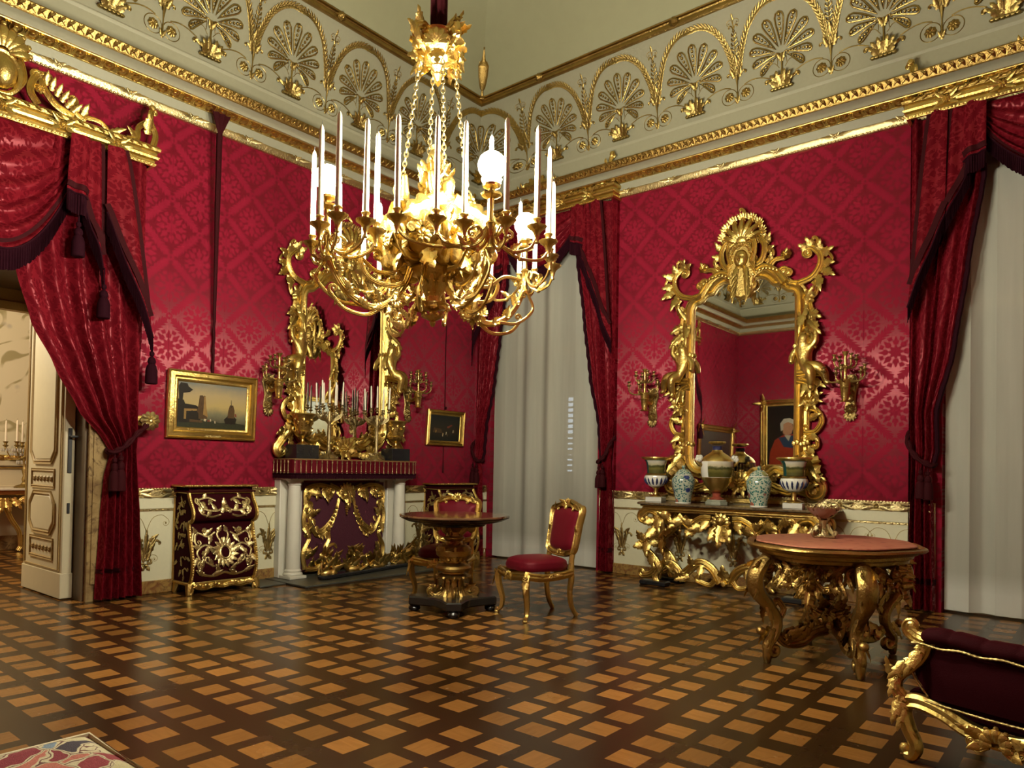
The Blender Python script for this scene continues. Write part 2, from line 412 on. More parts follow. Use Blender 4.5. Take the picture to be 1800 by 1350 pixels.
def parquet():
    t=NT('parquet_floor'); p=t.pos(); s=t.sep(p); S=.7603; g=(-4.867,-5.0575)
    def loc(x,g0):
        c=t.M('DIVIDE',t.M('SUBTRACT',x,g0-S*50.5),S); return t.M('MULTIPLY',t.M('SUBTRACT',t.M('FRACT',c),.5),S), t.M('FLOOR',c)
    du,iu=loc(s[0],g[0]); dv,iv=loc(s[1],g[1]); T=.2335
    def til(d):
        k=t.M('ROUND',t.M('MINIMUM',t.M('MAXIMUM',t.M('DIVIDE',d,T),-1),1)); e=t.M('ABSOLUTE',t.M('SUBTRACT',d,t.M('MULTIPLY',k,T)))
        return k,t.ss(e,.0795,.0765)
    ku,mu=til(du); kv,mv=til(dv); tile=t.M('MULTIPLY',mu,mv)
    wn=t.n.new('ShaderNodeTexWhiteNoise'); wn.noise_dimensions='3D'
    t.L(t.comb(t.M('MULTIPLY_ADD',iu,3.,ku),t.M('MULTIPLY_ADD',iv,3.,kv),0),wn.inputs['Vector']); rnd=wn.outputs['Value']
    g1=t.noise(t.scale(p,(3,26,1)),1.6,5,.6,dist=.6); g2=t.noise(t.scale(p,(26,3,1)),1.6,5,.6,dist=.6)
    gm=t.mix(t.M('GREATER_THAN',rnd,.5),g1,g2)
    light=t.mix(gm,(.175,.071,.013),(.31,.138,.034)); k=t.M('MULTIPLY_ADD',rnd,.4,.78); light=t.mix(1.,light,t.comb(k,k,k),'MULTIPLY')
    dk=t.mix(g1,(.017,.0068,.0018),(.042,.018,.005))
    big=t.noise(p,.8,3); kb=t.M('MULTIPLY_ADD',big,.7,.65); dk=t.mix(1.,dk,t.comb(kb,kb,kb),'MULTIPLY')
    col=t.mix(tile,dk,light)
    ln=t.M('MAXIMUM',t.ss(t.M('ABSOLUTE',du),S/2-.006,S/2-.002),t.ss(t.M('ABSOLUTE',dv),S/2-.006,S/2-.002))
    col=t.mix(t.M('MULTIPLY',ln,.55),col,(.012,.006,.003))
    wear=t.noise(p,2.2,4,.6)
    rough=t.M('MULTIPLY_ADD',wear,.12,.20)
    return t.pbr(col,rough,0.,None,Specular_IOR_Level=.34)
PARQ=parquet()
def sheer_mat():
    t=NT('white_sheer_cloth'); p=t.pos(); n=t.noise(t.scale(p,(1,1,.08)),14,3)
    d=t.n.new('ShaderNodeBsdfDiffuse'); t.put(t.mix(t.sep(t.attr('fuv'))[2],t.mix(n,(.52,.51,.43),(.68,.66,.57)),(.80,.79,.72)),d.inputs[0])
    tr=t.n.new('ShaderNodeBsdfTranslucent'); tr.inputs[0].default_value=(.6,.58,.52,1)
    tp=t.n.new('ShaderNodeBsdfTransparent')
    a=t.n.new('ShaderNodeMixShader'); a.inputs[0].default_value=.25; t.L(d.outputs[0],a.inputs[1]); t.L(tr.outputs[0],a.inputs[2])
    b=t.n.new('ShaderNodeMixShader'); t.L(t.attr('fuv'),t.n.new('ShaderNodeSeparateXYZ').inputs[0])
    f=t.sep(t.attr('fuv'))[2]; t.L(t.M('MULTIPLY_ADD',f,-.10,.14),b.inputs[0])
    t.L(a.outputs[0],b.inputs[1]); t.L(tp.outputs[0],b.inputs[2]); t.L(b.outputs[0],t.out.inputs[0]); return t.m
SHEER=sheer_mat()
def emis(name,col,st):
    t=NT(name); e=t.n.new('ShaderNodeEmission'); e.inputs[0].default_value=tuple(col)+(1,); e.inputs[1].default_value=st; t.L(e.outputs[0],t.out.inputs[0]); return t.m
# ------------------------------------------------------------------ room shell
XL,YF=-10.1,-8.2       # far ends of the left and right walls
DX0,DX1,DH=-6.95,-5.33,3.04   # doorway in the left wall
m=MB(); m.box(XL-.3,.6,YF-.3,0,-.1,0); m.box(-9,-2.4,0,5.2,-.1,0); struct('floor',m,PARQ)
m=MB(); m.box(XL-.2,DX0,0,1.25,0,6.9); m.box(DX1,.35,0,1.25,0,6.9); m.box(DX0,DX1,0,1.25,DH,6.9); struct('wall_left',m,DAM_A)
WIN=[(-2.17,-.33),(-7.87,-6.03)]; WH=4.45
m=MB(); ys=[YF-.2,WIN[1][0],WIN[1][1],WIN[0][0],WIN[0][1],0]
for a,b in ((0,1),(2,3),(4,5)): m.box(0,.35,ys[a],ys[b],0,6.9)
for a,b in WIN: m.box(0,.35,a,b,WH,6.9)
struct('wall_right',m,DAM_B)
m=MB(); m.box(XL-.2,XL,YF-.2,0,0,6.9); struct('wall_back',m,DAM_B)
m=MB(); m.box(XL-.2,.35,YF-.2,YF,0,6.9); struct('wall_front',m,DAM_A)
# rings that run round the whole room: profile (distance from wall, height)
def ring(m,prof,mi=0):
    vs=[];fs=[]
    for w,z in prof: vs+=[(XL+w,-w,z),(-w,-w,z),(-w,YF+w,z),(XL+w,YF+w,z)]
    for i in range(len(prof)-1):
        for k in range(4): j=(k+1)%4; fs.append((i*4+k,i*4+j,i*4+4+j,i*4+4+k))
    m.add(vs,fs,mi)
def cove(z): t=max(0,(z-5.44)/1.09); return .05+.26*t*t
m=MB()
ring(m,[(.0,4.85),(.05,4.852),(.075,4.915),(.08,4.93)])
ring(m,[(.225,4.968),(.235,4.975),(.25,4.995),(.285,5.012),(.33,5.018)])
ring(m,[(.37,5.105),(.36,5.115),(.10,5.135),(.085,5.40),(.10,5.42),(.10,5.432),(.052,5.436)])
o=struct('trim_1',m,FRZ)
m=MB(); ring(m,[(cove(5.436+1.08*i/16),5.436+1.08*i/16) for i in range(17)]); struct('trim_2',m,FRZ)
# gilded mouldings with carved repeats
def run_marks(fn,pitch):
    for x in [XL+.4+pitch*(i+.5) for i in range(int((-.4-XL)/pitch))]: fn(WA,x)
    for y in [-.4-pitch*(i+.5) for i in range(int((YF+.9+0.0-(-.4))/-pitch)+0)]: fn(WB,y)
m=MB(); ring(m,[(.0,4.775),(.03,4.775),(.04,4.785),(.045,4.80),(.06,4.82),(.06,4.845),(.04,4.852),(.0,4.852)])
def beads(P,x): m.ball((x,4.782,.034),.013,6,P=P)
run_marks(beads,.034)
def sprig(P,x):
    o=Orn(m,P)
    for s in (-1,1):
        o.lf(x,4.825,90-90*s+0,.17,.05,.2,.055,3,6,2); o.lf(x,4.826,90-60*s,.06,.035,.5,.06,3,5,2)
    o.ros(x,4.825,.03,6,.06)
run_marks(sprig,.62); struct('trim_3',m,GOLDP)
m=MB(); ring(m,[(.08,4.93),(.10,4.93),(.105,4.936),(.15,4.943),(.20,4.957),(.215,4.962),(.218,4.968),(.235,4.970)])
def egg(P,x):
    m.ball((x,4.944,.150),.036,8,(.85,.38,1.15),P=P)
    for s in (-1,1): m.tube([(x+s*.044,4.95,.20),(x+s*.05,4.945,.16),(x+s*.036,4.936,.118),(x,4.93,.104)],[.006,.009,.009,.006],5,P=P)
    m.tube([(x+.062,4.955,.205),(x+.062,4.94,.13)],[.011,.004],5,P=P)
run_marks(egg,.124); struct('trim_4',m,GOLD)
m=MB(); ring(m,[(.33,5.018),(.338,5.012),(.345,5.018),(.347,5.03),(.355,5.04),(.37,5.09),(.378,5.098),(.375,5.108),(.36,5.112)])
def leafm(P,x):
    m.tube([(x-.028,5.035,.35),(x-.012,5.06,.378),(x+.022,5.088,.386)],[.006,.016,.007],6,P=P)
    m.tube([(x+.03,5.035,.35),(x+.012,5.055,.372),(x-.012,5.085,.384)],[.005,.011,.005],5,P=P)
run_marks(leafm,.075); struct('trim_5',m,DGOLD)
# gilded bead between cove and vault
m=MB(); ring(m,[(.30,6.50),(.325,6.495),(.345,6.51),(.35,6.53),(.345,6.55),(.325,6.565),(.335,6.58),(.36,6.585),(.365,6.60),(.34,6.61)])
def knot(P,x): m.tube([(x-.045,6.545,.345),(x,6.545,.362),(x+.045,6.545,.345)],[.03,.055,.03],8,P=P)
run_marks(knot,1.96); struct('trim_6',m,DGOLD)
m=MB(); ring(m,[(.33,6.58),(.5,6.95),(.75,7.28),(1.1,7.55),(1.7,7.8),(2.5,7.95),(4.05,8.05)])
m.add([(XL+4.05,-4.05,8.05),(-4.05,-4.05,8.05),(-4.05,YF+4.05,8.05),(XL+4.05,YF+4.05,8.05)],[(0,1,2,3)]); struct('ceiling',m,OLIVE)
# stucco frieze ---------------------------------------------------
def frieze(m,P0,corner=False):
    """one bay: bowl, palmette, wreath arch, rosettes; local u in -.5...5 , v = height"""
    def P(u,v,w): return P0(u,v,w)
    for s in (1,-1):
        o=Orn(m,P,s)
        # acanthus bowl
        o.sc([(0.03,5.60),(.10,5.60),(.15,5.63)],.018,.012,ev=(.024,-1,.9),w=.02)
        for a,L in ((78,.17),(52,.17),(28,.15)): o.lf(.015,5.53,a,L,.10,1.1,.03,4,7,2)
        for x in (.02,.06,.095): o.ball(x,5.505+.1*x*x*10*.3,.028,.035,6,(1.1,.7,1))
        # running scroll to the double rosettes
        o.sc([(.14,5.66),(.24,5.70),(.34,5.71),(.42,5.69)],.006,.006,w=.006,prof=FLATP,k=4)
        o.ros(.405,5.595,.055,8,.008,.4)
        o.m.tube([(.405+.088*cos(a*2*pi/20),5.595+.088*sin(a*2*pi/20),.004) for a in range(20)],.004,4,P=o.P,closed=True,caps=False)
        o.lf(.49,5.50,60,.09,.04,.3,.006,3,4,1)
        # thin tendrils beside the stem
        o.sc([(.03,5.74),(.08,5.80),(.13,5.80)],.0035,.003,ev=(.028,1,1.3),w=.004,prof=FLATP,k=3)
        o.sc([(.05,5.78),(.05,5.86),(.10,5.90)],.0035,.003,ev=(.022,-1,1.3),w=.004,prof=FLATP,k=3)
        # palmette
        for k in range(0,6):
            a=radians(90-k*21); L=(.40,.395,.375,.345,.30,.25)[k]; c0=(.0+.012*cos(a),5.87+.012*sin(a)); hw=.047-.002*k
            if k==0 and s<0: continue
            d=V((cos(a),sin(a))); nn=V((-d.y,d.x)); bend=-.05*k/5
            def q(f,off): 
                p=V(c0)+d*(L*f)+nn*(off+bend*f*f*1.6); return (p.x,p.y)
            loop=[q(.2,0),q(.45,.42*hw),q(.7,.85*hw),q(.86,hw),q(.96,.7*hw),q(1,0),q(.96,-.7*hw),q(.86,-hw),q(.7,-.85*hw),q(.45,-.42*hw)]
            o.m.tube([(x,y,.012) for x,y in loop],.0085,5,P=o.P,closed=True,caps=False)
            for f in (.35,.47,.59,.71,.83,.93): x,y=q(f,0); o.ball(x,y,.007+.012*f,.012,6)
        o.lf(.0,5.80,60,.09,.05,.6,.02,3,5,1); o.sc([(.01,5.87),(.05,5.89),(.075,5.875)],.008,.006,ev=(.012,-1,.8),w=.012,k=3)
        # laurel arch
        path=cat([(.485,5.76),(.46,5.92),(.425,6.06),(.36,6.22),(.26,6.34),(.14,6.405),(0,6.42)],7)
        for i in range(2,len(path)-1,2):
            p=path[i]; t=V(path[min(i+1,len(path)-1)])-V(path[i-1]); a=math.degrees(atan2(t.y,t.x))
            for e in (-1,1): o.lf(p[0],p[1],a+e*24,.088,.034,.2,.004,2,5,2,lift=.15)
        o.m.tube([(x,y,.003) for x,y in path],.0045,4,P=o.P)
        o.lf(.47,5.78,110,.11,.05,.7,.02,3,5,1); o.sc([(.46,5.80),(.42,5.84),(.395,5.83)],.009,.007,ev=(.014,1,.9),w=.015,k=3)
        # half of the torch between two arches
        for k in range(5):
            v=6.02+.045*k; o.m.tube([(.5-.004,v,.01),(.5-.028-.008*sin(k),v+.018,.014),(.5-.03-.008*sin(k),v+.04,.012)],[.005,.010,.006],5,P=o.P)
        o.ball(.5,6.26,.016,.01,6); o.lf(.497,5.90,88,.12,.05,.4,.01,3,5,1)
        o.sc([(.5,6.27),(.48,6.31),(.455,6.31)],.006,.005,ev=(.012,1,.8),w=.01,k=3)
        o.sc([(.5,6.31),(.485,6.37),(.45,6.37)],.003,.003,ev=(.03,1,1.2),w=.004,prof=FLATP,k=3)
    m.tube([P(0,5.62,.03),P(0,5.74,.015),P(0,5.88,.012)],[.014,.008,.016],6)
    m.tube([P(.5,5.52,.01),P(.5,5.68,.01),P(.5,5.8,.02)],[.006,.006,.018],6)
    m.tube([P(.5,6.0,.008),P(.5,6.25,.008),P(.5,6.4,.006)],[.009,.006,.003],5)
    Orn(m,P).lf(.5,6.37,90,.06,.03,.2,.006,2,4,1)
def bayA(c): return lambda u,v,w: (c+u*.98,-(cove(v)+w),v+.0)
def bayB(c): return lambda u,v,w: (-(cove(v)+w),c-u*1.005,v)
def bayC(c): return lambda u,v,w: (XL+cove(v)+w,c+u,v)
def bayK(u,v,w):
    c=cove(v)
    if u>0: return (-(c+w),-(c+u/.5*(.974-c)),v)
    return (-(c+u/-.5*(.87-c)),-(c+w),v)
fa=MB()
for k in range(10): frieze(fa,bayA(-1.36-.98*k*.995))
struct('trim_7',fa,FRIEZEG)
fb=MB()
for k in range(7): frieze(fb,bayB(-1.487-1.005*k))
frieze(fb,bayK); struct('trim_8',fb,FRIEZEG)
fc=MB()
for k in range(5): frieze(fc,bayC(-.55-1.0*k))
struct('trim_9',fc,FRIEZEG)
# painted amphora in the angle of the vault
am=MB()
d0=V((-.352,-.352,6.585)); ax=(V((-.66,-.66,7.20))-d0).normalized(); nrm=V((-1,-1,0)).normalized(); nrm=(nrm-ax*nrm.dot(ax)).normalized(); sd=ax.cross(nrm)
MA=Matrix(((sd.x,nrm.x,ax.x,d0.x),(sd.y,nrm.y,ax.y,d0.y),(sd.z,nrm.z,ax.z,d0.z),(0,0,0,1)))
MA=MA@Matrix.Diagonal((1.15,.45,.80,1))
am.lathe([(.0,0),(.055,.0),(.06,.02),(.03,.035),(.016,.06),(.013,.13),(.03,.16),(.055,.26),(.075,.36),(.082,.50),(.085,.515),(.08,.53),(.05,.57),(.025,.61),(.016,.68),(.014,.76),(.03,.80),(.04,.81),(.02,.815),(.006,.82),(.006,1.15)],14,M=MA)
for s in (-1,1):
    am.tube([tuple(MA@V((s*x,0,z))) for x,z in cat([(.045,.56),(.05,.60),(.085,.68),(.095,.76),(.07,.80),(.02,.795)],4)],.010,6)
    am.tube([tuple(MA@V((s*x,0,z))) for x,z in ((.08,.53),(.11,.55),(.15,.575))],.005,5); am.ball(tuple(MA@V((s*.155,0,.58))),.015,6)
aP=frameP(MA@Matrix(((1,0,0,0),(0,0,1,0),(0,1,0,0),(0,0,0,1))))
ao=Orn(am,aP)
for i in range(13):
    a=random.uniform(20,160); r=random.uniform(.05,.17); ao.lf(.0+cos(radians(a))*r*.9,.88+sin(radians(a))*r,random.uniform(0,360),.055,.055,.3,.02,2,4,1)
struct('trim_10',am,DGOLD)
# ------------------------------------------------------------------ dado
segA=[(XL,DX0-.27),(DX1+.27,-.02)]; segB=[(-5.98,-2.22),(-.28,-.02)]
def dado(seg,P,nm,k0):
    pan=MB(); base=MB(); rail=MB(); pnt=MB()
    for a,b in seg:
        pan.box(a,b,.125,.83,0,.02,P=P); pan.box(a,b,.835,.955,0,.034,P=P,bev=.004)
        base.box(a,b,0,.128,0,.035,P=P,bev=.006)
        rail.box(a,b,.95,1.04,0,.03,P=P); rail.box(a,b,.944,.958,0,.045,P=P,bev=.004); rail.box(a,b,.812,.836,0,.026,P=P)
        n=int((b-a)/.03)
        for i in range(n):
            x=a+(i+.5)*.03; rail.ball((x,1.033,.036),.013,5,P=P)
            if i%2==0: rail.ball((x,.824,.028),.014,5,(1.3,.6,.8),P=P)
        n=max(1,int((b-a)/.34))
        for i in range(n):
            x=a+(i+.5)*(b-a)/n; o=Orn(rail,P)
            for s in (-1,1):
                for e in (0,1): o.lf(x,.99,90-90*s+(e*2-1)*15,.15,.05,.25,.03,3,6,1)
                o.sc([(x+s*.02,.97),(x+s*.08,.965),(x+s*.12,.985)],.006,.005,ev=(.014,s,1),w=.034,k=3)
            o.ros(x,.99,.03,6,.035,.5)
    struct('trim_%d'%k0,pan,CREAM); struct('baseboard_'+nm,base,BASEM); struct('trim_%d'%(k0+1),rail,GOLDP)
def panel_vase(m,P,u):
    """painted gilt vase of leaves on a dado panel"""
    for s in (1,-1):
        o=Orn(m,P,s,u0=u,k=1.12)
        for a,L,x,z in ((84,.17,.0,.31),(66,.15,.015,.33),(70,.12,.03,.38)): o.lf(x,z,a,L,.05,.5,.002,3,6,1,lift=.05)
        o.sc([(.015,.29),(.035,.36),(.05,.43),(.085,.465),(.12,.45)],.016,.008,ev=(.013,-1,.9),w=.001,prof=FLATP)
        o.sc([(.012,.27),(.05,.27),(.04,.31)],.012,.008,w=.001,prof=FLATP,k=4)
        o.lf(.03,.46,40,.10,.05,.4,.002,3,5,1,lift=.05); o.lf(.0,.25,-50,.06,.05,.3,.002,2,4,1,lift=.05)
        o.sc([(.02,.30),(.05,.34),(.085,.335)],.0025,.002,ev=(.032,-1,1.4),w=.001,prof=FLATP,k=3)
        o.sc([(.0,.55),(.05,.66),(.13,.69),(.19,.65)],.0025,.002,ev=(.04,-1,1.2),w=.001,prof=FLATP,k=4)
    m.ball(P(u,.28,.004),.02,6); Orn(m,P,u0=u).lf(0,.45,90,.2,.05,.3,.003,4,7,1,lift=.05)
dado(segA,lambda u,v,w: WA(u,v,w),'left',11); dado(segB,lambda u,v,w: WB(u,v,w),'right',13)
pv=MB()
for u in (-4.78,-3.43,-1.10,-.35): panel_vase(pv,lambda a,b,w: WA(a,b,w+.02),u)
for u in (-2.56,-3.35,-4.0,-4.65,-5.2,-5.62): panel_vase(pv,lambda a,b,w: WB(a,b,w+.02),u)
struct('trim_15',pv,BRONZE)
dado([(YF,0)],WC,'back',16); dado([(XL,0)],WD,'front',18)
# ------------------------------------------------------------------ doorway, door leaf, next room
m=MB()
for a,b in ((DX1,DX1+.27),(DX0-.27,DX0)): m.box(a,b,-.06,0,0,DH+.22); m.box(a+.03,b-.03,-.075,-.055,.16,DH+.2)
m.box(DX0,DX1,-.06,0,DH,DH+.22); m.box(DX0-.001,DX0,0,1.25,0,DH); 
struct('trim_20',m,JASPER)
m=MB(); m.box(DX1-.022,DX1-.004,.0,1.25,0,DH-.02); m.box(DX0+.004,DX0+.02,0,1.25,0,DH-.02); m.box(DX0+.02,DX1-.022,0,1.25,DH-.03,DH-.004); struct('trim_21',m,plain('brown_soffit',(.10,.06,.025),.5))
m=MB(); m.box(DX0-.1,DX1+.02,1.20,1.30,2.80,2.88); m.box(DX0-.1,DX1+.02,1.22,1.28,2.88,3.02); struct('trim_22',m,TAN)
# door leaf: stands open inside the thick wall
t=bpy.data.objects.new('door_1',None); COL.objects.link(t); t['kind']='structure'
lx0,lx1,ly0,ly1=-5.452,-5.362,.20,1.22
m=MB(); m.box(lx0,lx1,ly0,ly1,.012,2.98,bev=.006); m.box(lx0-.012,lx1+.006,ly0-.006,ly1+.004,.012,.245,bev=.004)
leaf=struct('door_leaf',m,DOORC,t)
def DP(u,v,w): return (lx0-w,ly0+u,v)
m=MB()
def frame2(m,P,u0,u1,v0,v1,ch,bw,w1):
    q=[(u0+ch,v0),(u1-ch,v0),(u1,v0+ch),(u1,v1-ch),(u1-ch,v1),(u0+ch,v1),(u0,v1-ch),(u0,v0+ch)] if ch else [(u0,v0),(u1,v0),(u1,v1),(u0,v1)]
    m.tube([(a,b,0) for a,b in q],bw,prof=[(-1,0),(-1,.5),(-.4,.9),(.2,.5),(1,.8),(1,0)],ref=(0,0,1),closed=True,caps=False,P=P)
for (u0,u1,v0,v1,ch) in ((.20,.84,1.28,2.72,.10),(.20,.84,.60,.98,.10),(.22,.82,1.04,1.20,0),(.22,.82,.36,.54,0),(.06,.97,.27,2.92,0)): frame2(m,DP,u0,u1,v0,v1,ch,.022 if ch else .016,.02)
for vv in (1.12,.45):
    for i in range(6): Orn(m,DP).ros(.30+.09*i,vv,.033,5,.004,.4)
m.build('panel_moulding',TAN,leaf)
m=MB()
for (u0,u1,v0,v1,ch) in ((.225,.815,1.305,2.695,.09),(.225,.815,.625,.955,.09)):
    q=[(u0+ch,v0),(u1-ch,v0),(u1,v0+ch),(u1,v1-ch),(u1-ch,v1),(u0+ch,v1),(u0,v1-ch),(u0,v0+ch)]
    m.prism(q,.0,.012,P=DP,bev=.008)
m.build('raised_panel',DOORC,leaf)
m=MB(); m.box(-5.425,-5.39,ly0-.012,ly0-.004,1.18,1.60,bev=.003); m.tube([(-5.407,ly0-.008,1.52),(-5.407,ly0-.06,1.52),(-5.36,ly0-.065,1.52)],.011,8); m.box(-5.42,-5.395,ly0-.010,ly0-.004,.80,.90,bev=.003); m.build('door_lock',DARK,leaf)
# next room seen through the doorway
RY=4.92
NWALL=NT('floral_painted_wall')
def nwall():
    t=NWALL; p=t.pos(); s=t.sep(p); 
    n=t.noise(p,1.1,2,.5,out=1); w=t.n.new('ShaderNodeVectorMath'); w.operation='MULTIPLY_ADD'; t.L(n,w.inputs[0]); w.inputs[1].default_value=(1.1,1.1,1.1); t.L(p,w.inputs[2])
    wa=t.n.new('ShaderNodeTexWave'); wa.wave_type='RINGS'; wa.rings_direction='SPHERICAL'; wa.inputs['Scale'].default_value=.9; wa.inputs['Distortion'].default_value=6; wa.inputs['Detail'].default_value=1.5; wa.inputs['Detail Scale'].default_value=.9; t.L(w.outputs[0],wa.inputs[0])
    line=t.ss(t.M('ABSOLUTE',t.M('SUBTRACT',wa.outputs['Fac'],.5)),.17,.07)
    br=t.ss(t.noise(p,2.6,2),.40,.50)
    vo=t.n.new('ShaderNodeTexVoronoi'); vo.inputs['Scale'].default_value=5.2; t.L(p,vo.inputs['Vector'])
    fl=t.M('MULTIPLY',t.ss(vo.outputs['Distance'],.34,.18),t.ss(t.noise(p,1.4,1),.55,.62))
    c=t.mix(t.M('MULTIPLY',t.M('MULTIPLY',line,br),.75),(.66,.62,.44),(.24,.21,.07))
    c=t.mix(t.M('MULTIPLY',fl,.6),c,t.mix(t.noise(p,.9,1),(.16,.22,.33),(.45,.36,.20)))
    return t.pbr(c,.6)
nwall(); NWALL=NWALL.m
m=MB(); m.box(-9.2,-2.2,RY,RY+.2,0,4.6); struct('wall_next_room',m,NWALL)
m=MB(); m.box(-9.2,-2.2,RY-.03,RY,0,.20); struct('baseboard_next_room',m,JASPER)
m=MB(); m.box(-9.2,-2.2,RY-.02,RY,.2,1.28); m.box(-9.2,-2.2,RY-.05,RY,1.20,1.28,bev=.01); m.box(-9.2,-2.2,RY-.035,RY,.86,.92,bev=.006); struct('trim_23',m,DOORC)
m=MB(); m.box(-9.2,-2.2,RY-.045,RY,1.28,1.36,bev=.01); m.box(-9.2,-2.2,RY-.052,RY,1.165,1.185,bev=.003)
for i in range(30): Orn(m,lambda a,b,w: (a,RY-.04-w,b)).lf(-8.8+.22*i,1.32,0,.2,.08,.3,.01,4,6,1)
struct('trim_24',m,GOLD)
m=MB(); m.box(-9.2,-9,1.25,RY,0,4.6); m.box(-2.4,-2.2,1.25,RY,0,4.6); struct('wall_next_room_sides',m,DOORC)
m=MB(); m.box(-9.2,-2.2,1.25,RY+.2,4.6,4.7); struct('ceiling_next_room',m,CREAM)
# ------------------------------------------------------------------ windows behind the sheers
for k,(a,b) in enumerate(WIN):
    t=bpy.data.objects.new('window_%d'%(k+1),None); COL.objects.link(t); t['kind']='structure'
    m=MB(); 
    for y0,y1,z0,z1 in ((a,a+.09,.02,WH),(b-.09,b,.02,WH),((a+b)/2-.06,(a+b)/2+.06,.02,WH),(a,b,-.003,.16),(a,b,WH-.1,WH),(a,b,2.9,3.0),(a,b,1.5,1.56)): m.box(.18,.25,y0,y1,z0,z1,bev=.006)
    struct('window_frame',m,DOORC,t)
    m=MB(); m.box(.21,.215,a+.05,b-.05,.1,WH-.06); g=struct('window_glass',m,NT('clear_pane').pbr((.9,.95,.95),.02,0.,Transmission_Weight=1.,IOR=1.02),t)
    m=MB()                                             # louvred shutters with a few open chinks
    sl=(a+b)/2-.33 if k==0 else -99
    zz=-.004
    while zz<WH:
        top=zz+.075
        op= k==0 and 1.2<zz<2.3
        if op: m.box(.285,.30,a,sl,zz,top); m.box(.285,.30,sl+.09,b,zz,top); m.box(.285,.30,sl,sl+.09,zz+(.05 if zz>1.75 else .022),top)
        else: m.box(.285,.30,a,b,zz,top)
        zz=top
    struct('window_shutter',m,plain('grey_shutter',(.06,.06,.055),.6),t)
# ------------------------------------------------------------------ draperies
def lerp_rows(rows,z):
    for i in range(len(rows)-1):
        a,b=rows[i],rows[i+1]
        if a[0]>=z>=b[0]:
            t=(a[0]-z)/(a[0]-b[0]+1e-9); t=t*t*(3-2*t)*.35+t*.65
            return [a[k]+(b[k]-a[k])*t for k in range(len(a))]
    return list(rows[-1] if z<rows[-1][0] else rows[0])
def foldf(x):
    x=x%1.0; y=.5-.5*cos(2*pi*x); return y**.75
def curtain(m,P,rows,nf,width,fu0=0.,nz=70,seed=0,ns=None):
    """rows: (z, uL, uR, w, amp)"""
    R=random.Random(seed); ph=[R.uniform(-.18,.18) for _ in range(nf+2)]; ss=[R.uniform(-.03,.03) for _ in range(nf+2)]
    z0,z1=rows[0][0],rows[-1][0]; ns=ns or nf*16
    kn=[0.]+sorted((i+R.uniform(-.30,.30))/nf for i in range(1,nf))+[1.]; hs=[R.uniform(.6,1.15) for _ in range(nf)]
    def fn(a,b):
        z=z0+(z1-z0)*b; _,uL,uR,w,am=lerp_rows(rows,z)
        i=0
        while i<nf-1 and a>kn[i+1]: i+=1
        k=(a-kn[i])/(kn[i+1]-kn[i])
        u=uL+(uR-uL)*(a+.02*sin(2*pi*k)/nf)
        d=am*hs[i]*(.5-.5*cos(2*pi*k))**.85*1.1 + .012*sin(a*31+b*4)*(.4+.6*sin(pi*k)) + .010*sin(b*9+i*2.)*sin(pi*k)
        return (u,z,w+d)
    m.grid(fn,ns,nz,P=P,uvf=lambda a,b: (fu0+a*width,z0+(z1-z0)*b,0))
def tassel(m,P,u,v,w,L=.26,r=.04):
    k=L/.26
    M=Matrix(((1,0,0,u),(0,0,1,v),(0,1,0,w),(0,0,0,1)))
    m.lathe([(.006*k,0),(.006*k,-.02*k),(.016*k,-.03*k),(.016*k,-.05*k),(.008*k,-.06*k),(.02*k,-.07*k),(r*.7,-.085*k),(r*.75,-.10*k),(r*.55,-.115*k),(r*.8,-.13*k),(r,-.16*k),(r*1.05,-.255*k),(r*.9,-.26*k)],16,M=M,P=P,lobes=16,amp=.12,lo=-L,hi=-.115*k)
def fringe(m,P,path,L,n_per=90,w=.0,down=True,seed=1):
    """hanging fringe under a polyline of (u,v,w)"""
    R=random.Random(seed); acc=[0]
    q=[V(p) for p in path]
    for i in range(1,len(q)): acc.append(acc[-1]+(q[i]-q[i-1]).length)
    T=acc[-1]; n=max(6,int(T*n_per)); vs=[];fs=[]
    def at(s):
        for i in range(1,len(q)):
            if acc[i]>=s: f=(s-acc[i-1])/(acc[i]-acc[i-1]+1e-9); return q[i-1].lerp(q[i],f)
        return q[-1].copy()
    for i in range(n+1):
        p=at(T*i/n); l=L*(1+R.uniform(-.05,.06)); b=.006*(1 if i%2 else -1)
        for f in (0,.12,.5,1): vs.append((p.x+R.uniform(-.002,.002)*f,p.y-l*f,p.z+b*(1 if f>0 else 0)+R.uniform(-.003,.003)*f))
    for i in range(n):
        for k in range(3): fs.append((i*4+k,i*4+4+k,i*4+5+k,i*4+1+k))
    m.add([tuple(P(*v)) for v in vs],fs)
    m.tube([(p.x,p.y,p.z+.004) for p in q],.009,6,P=P)
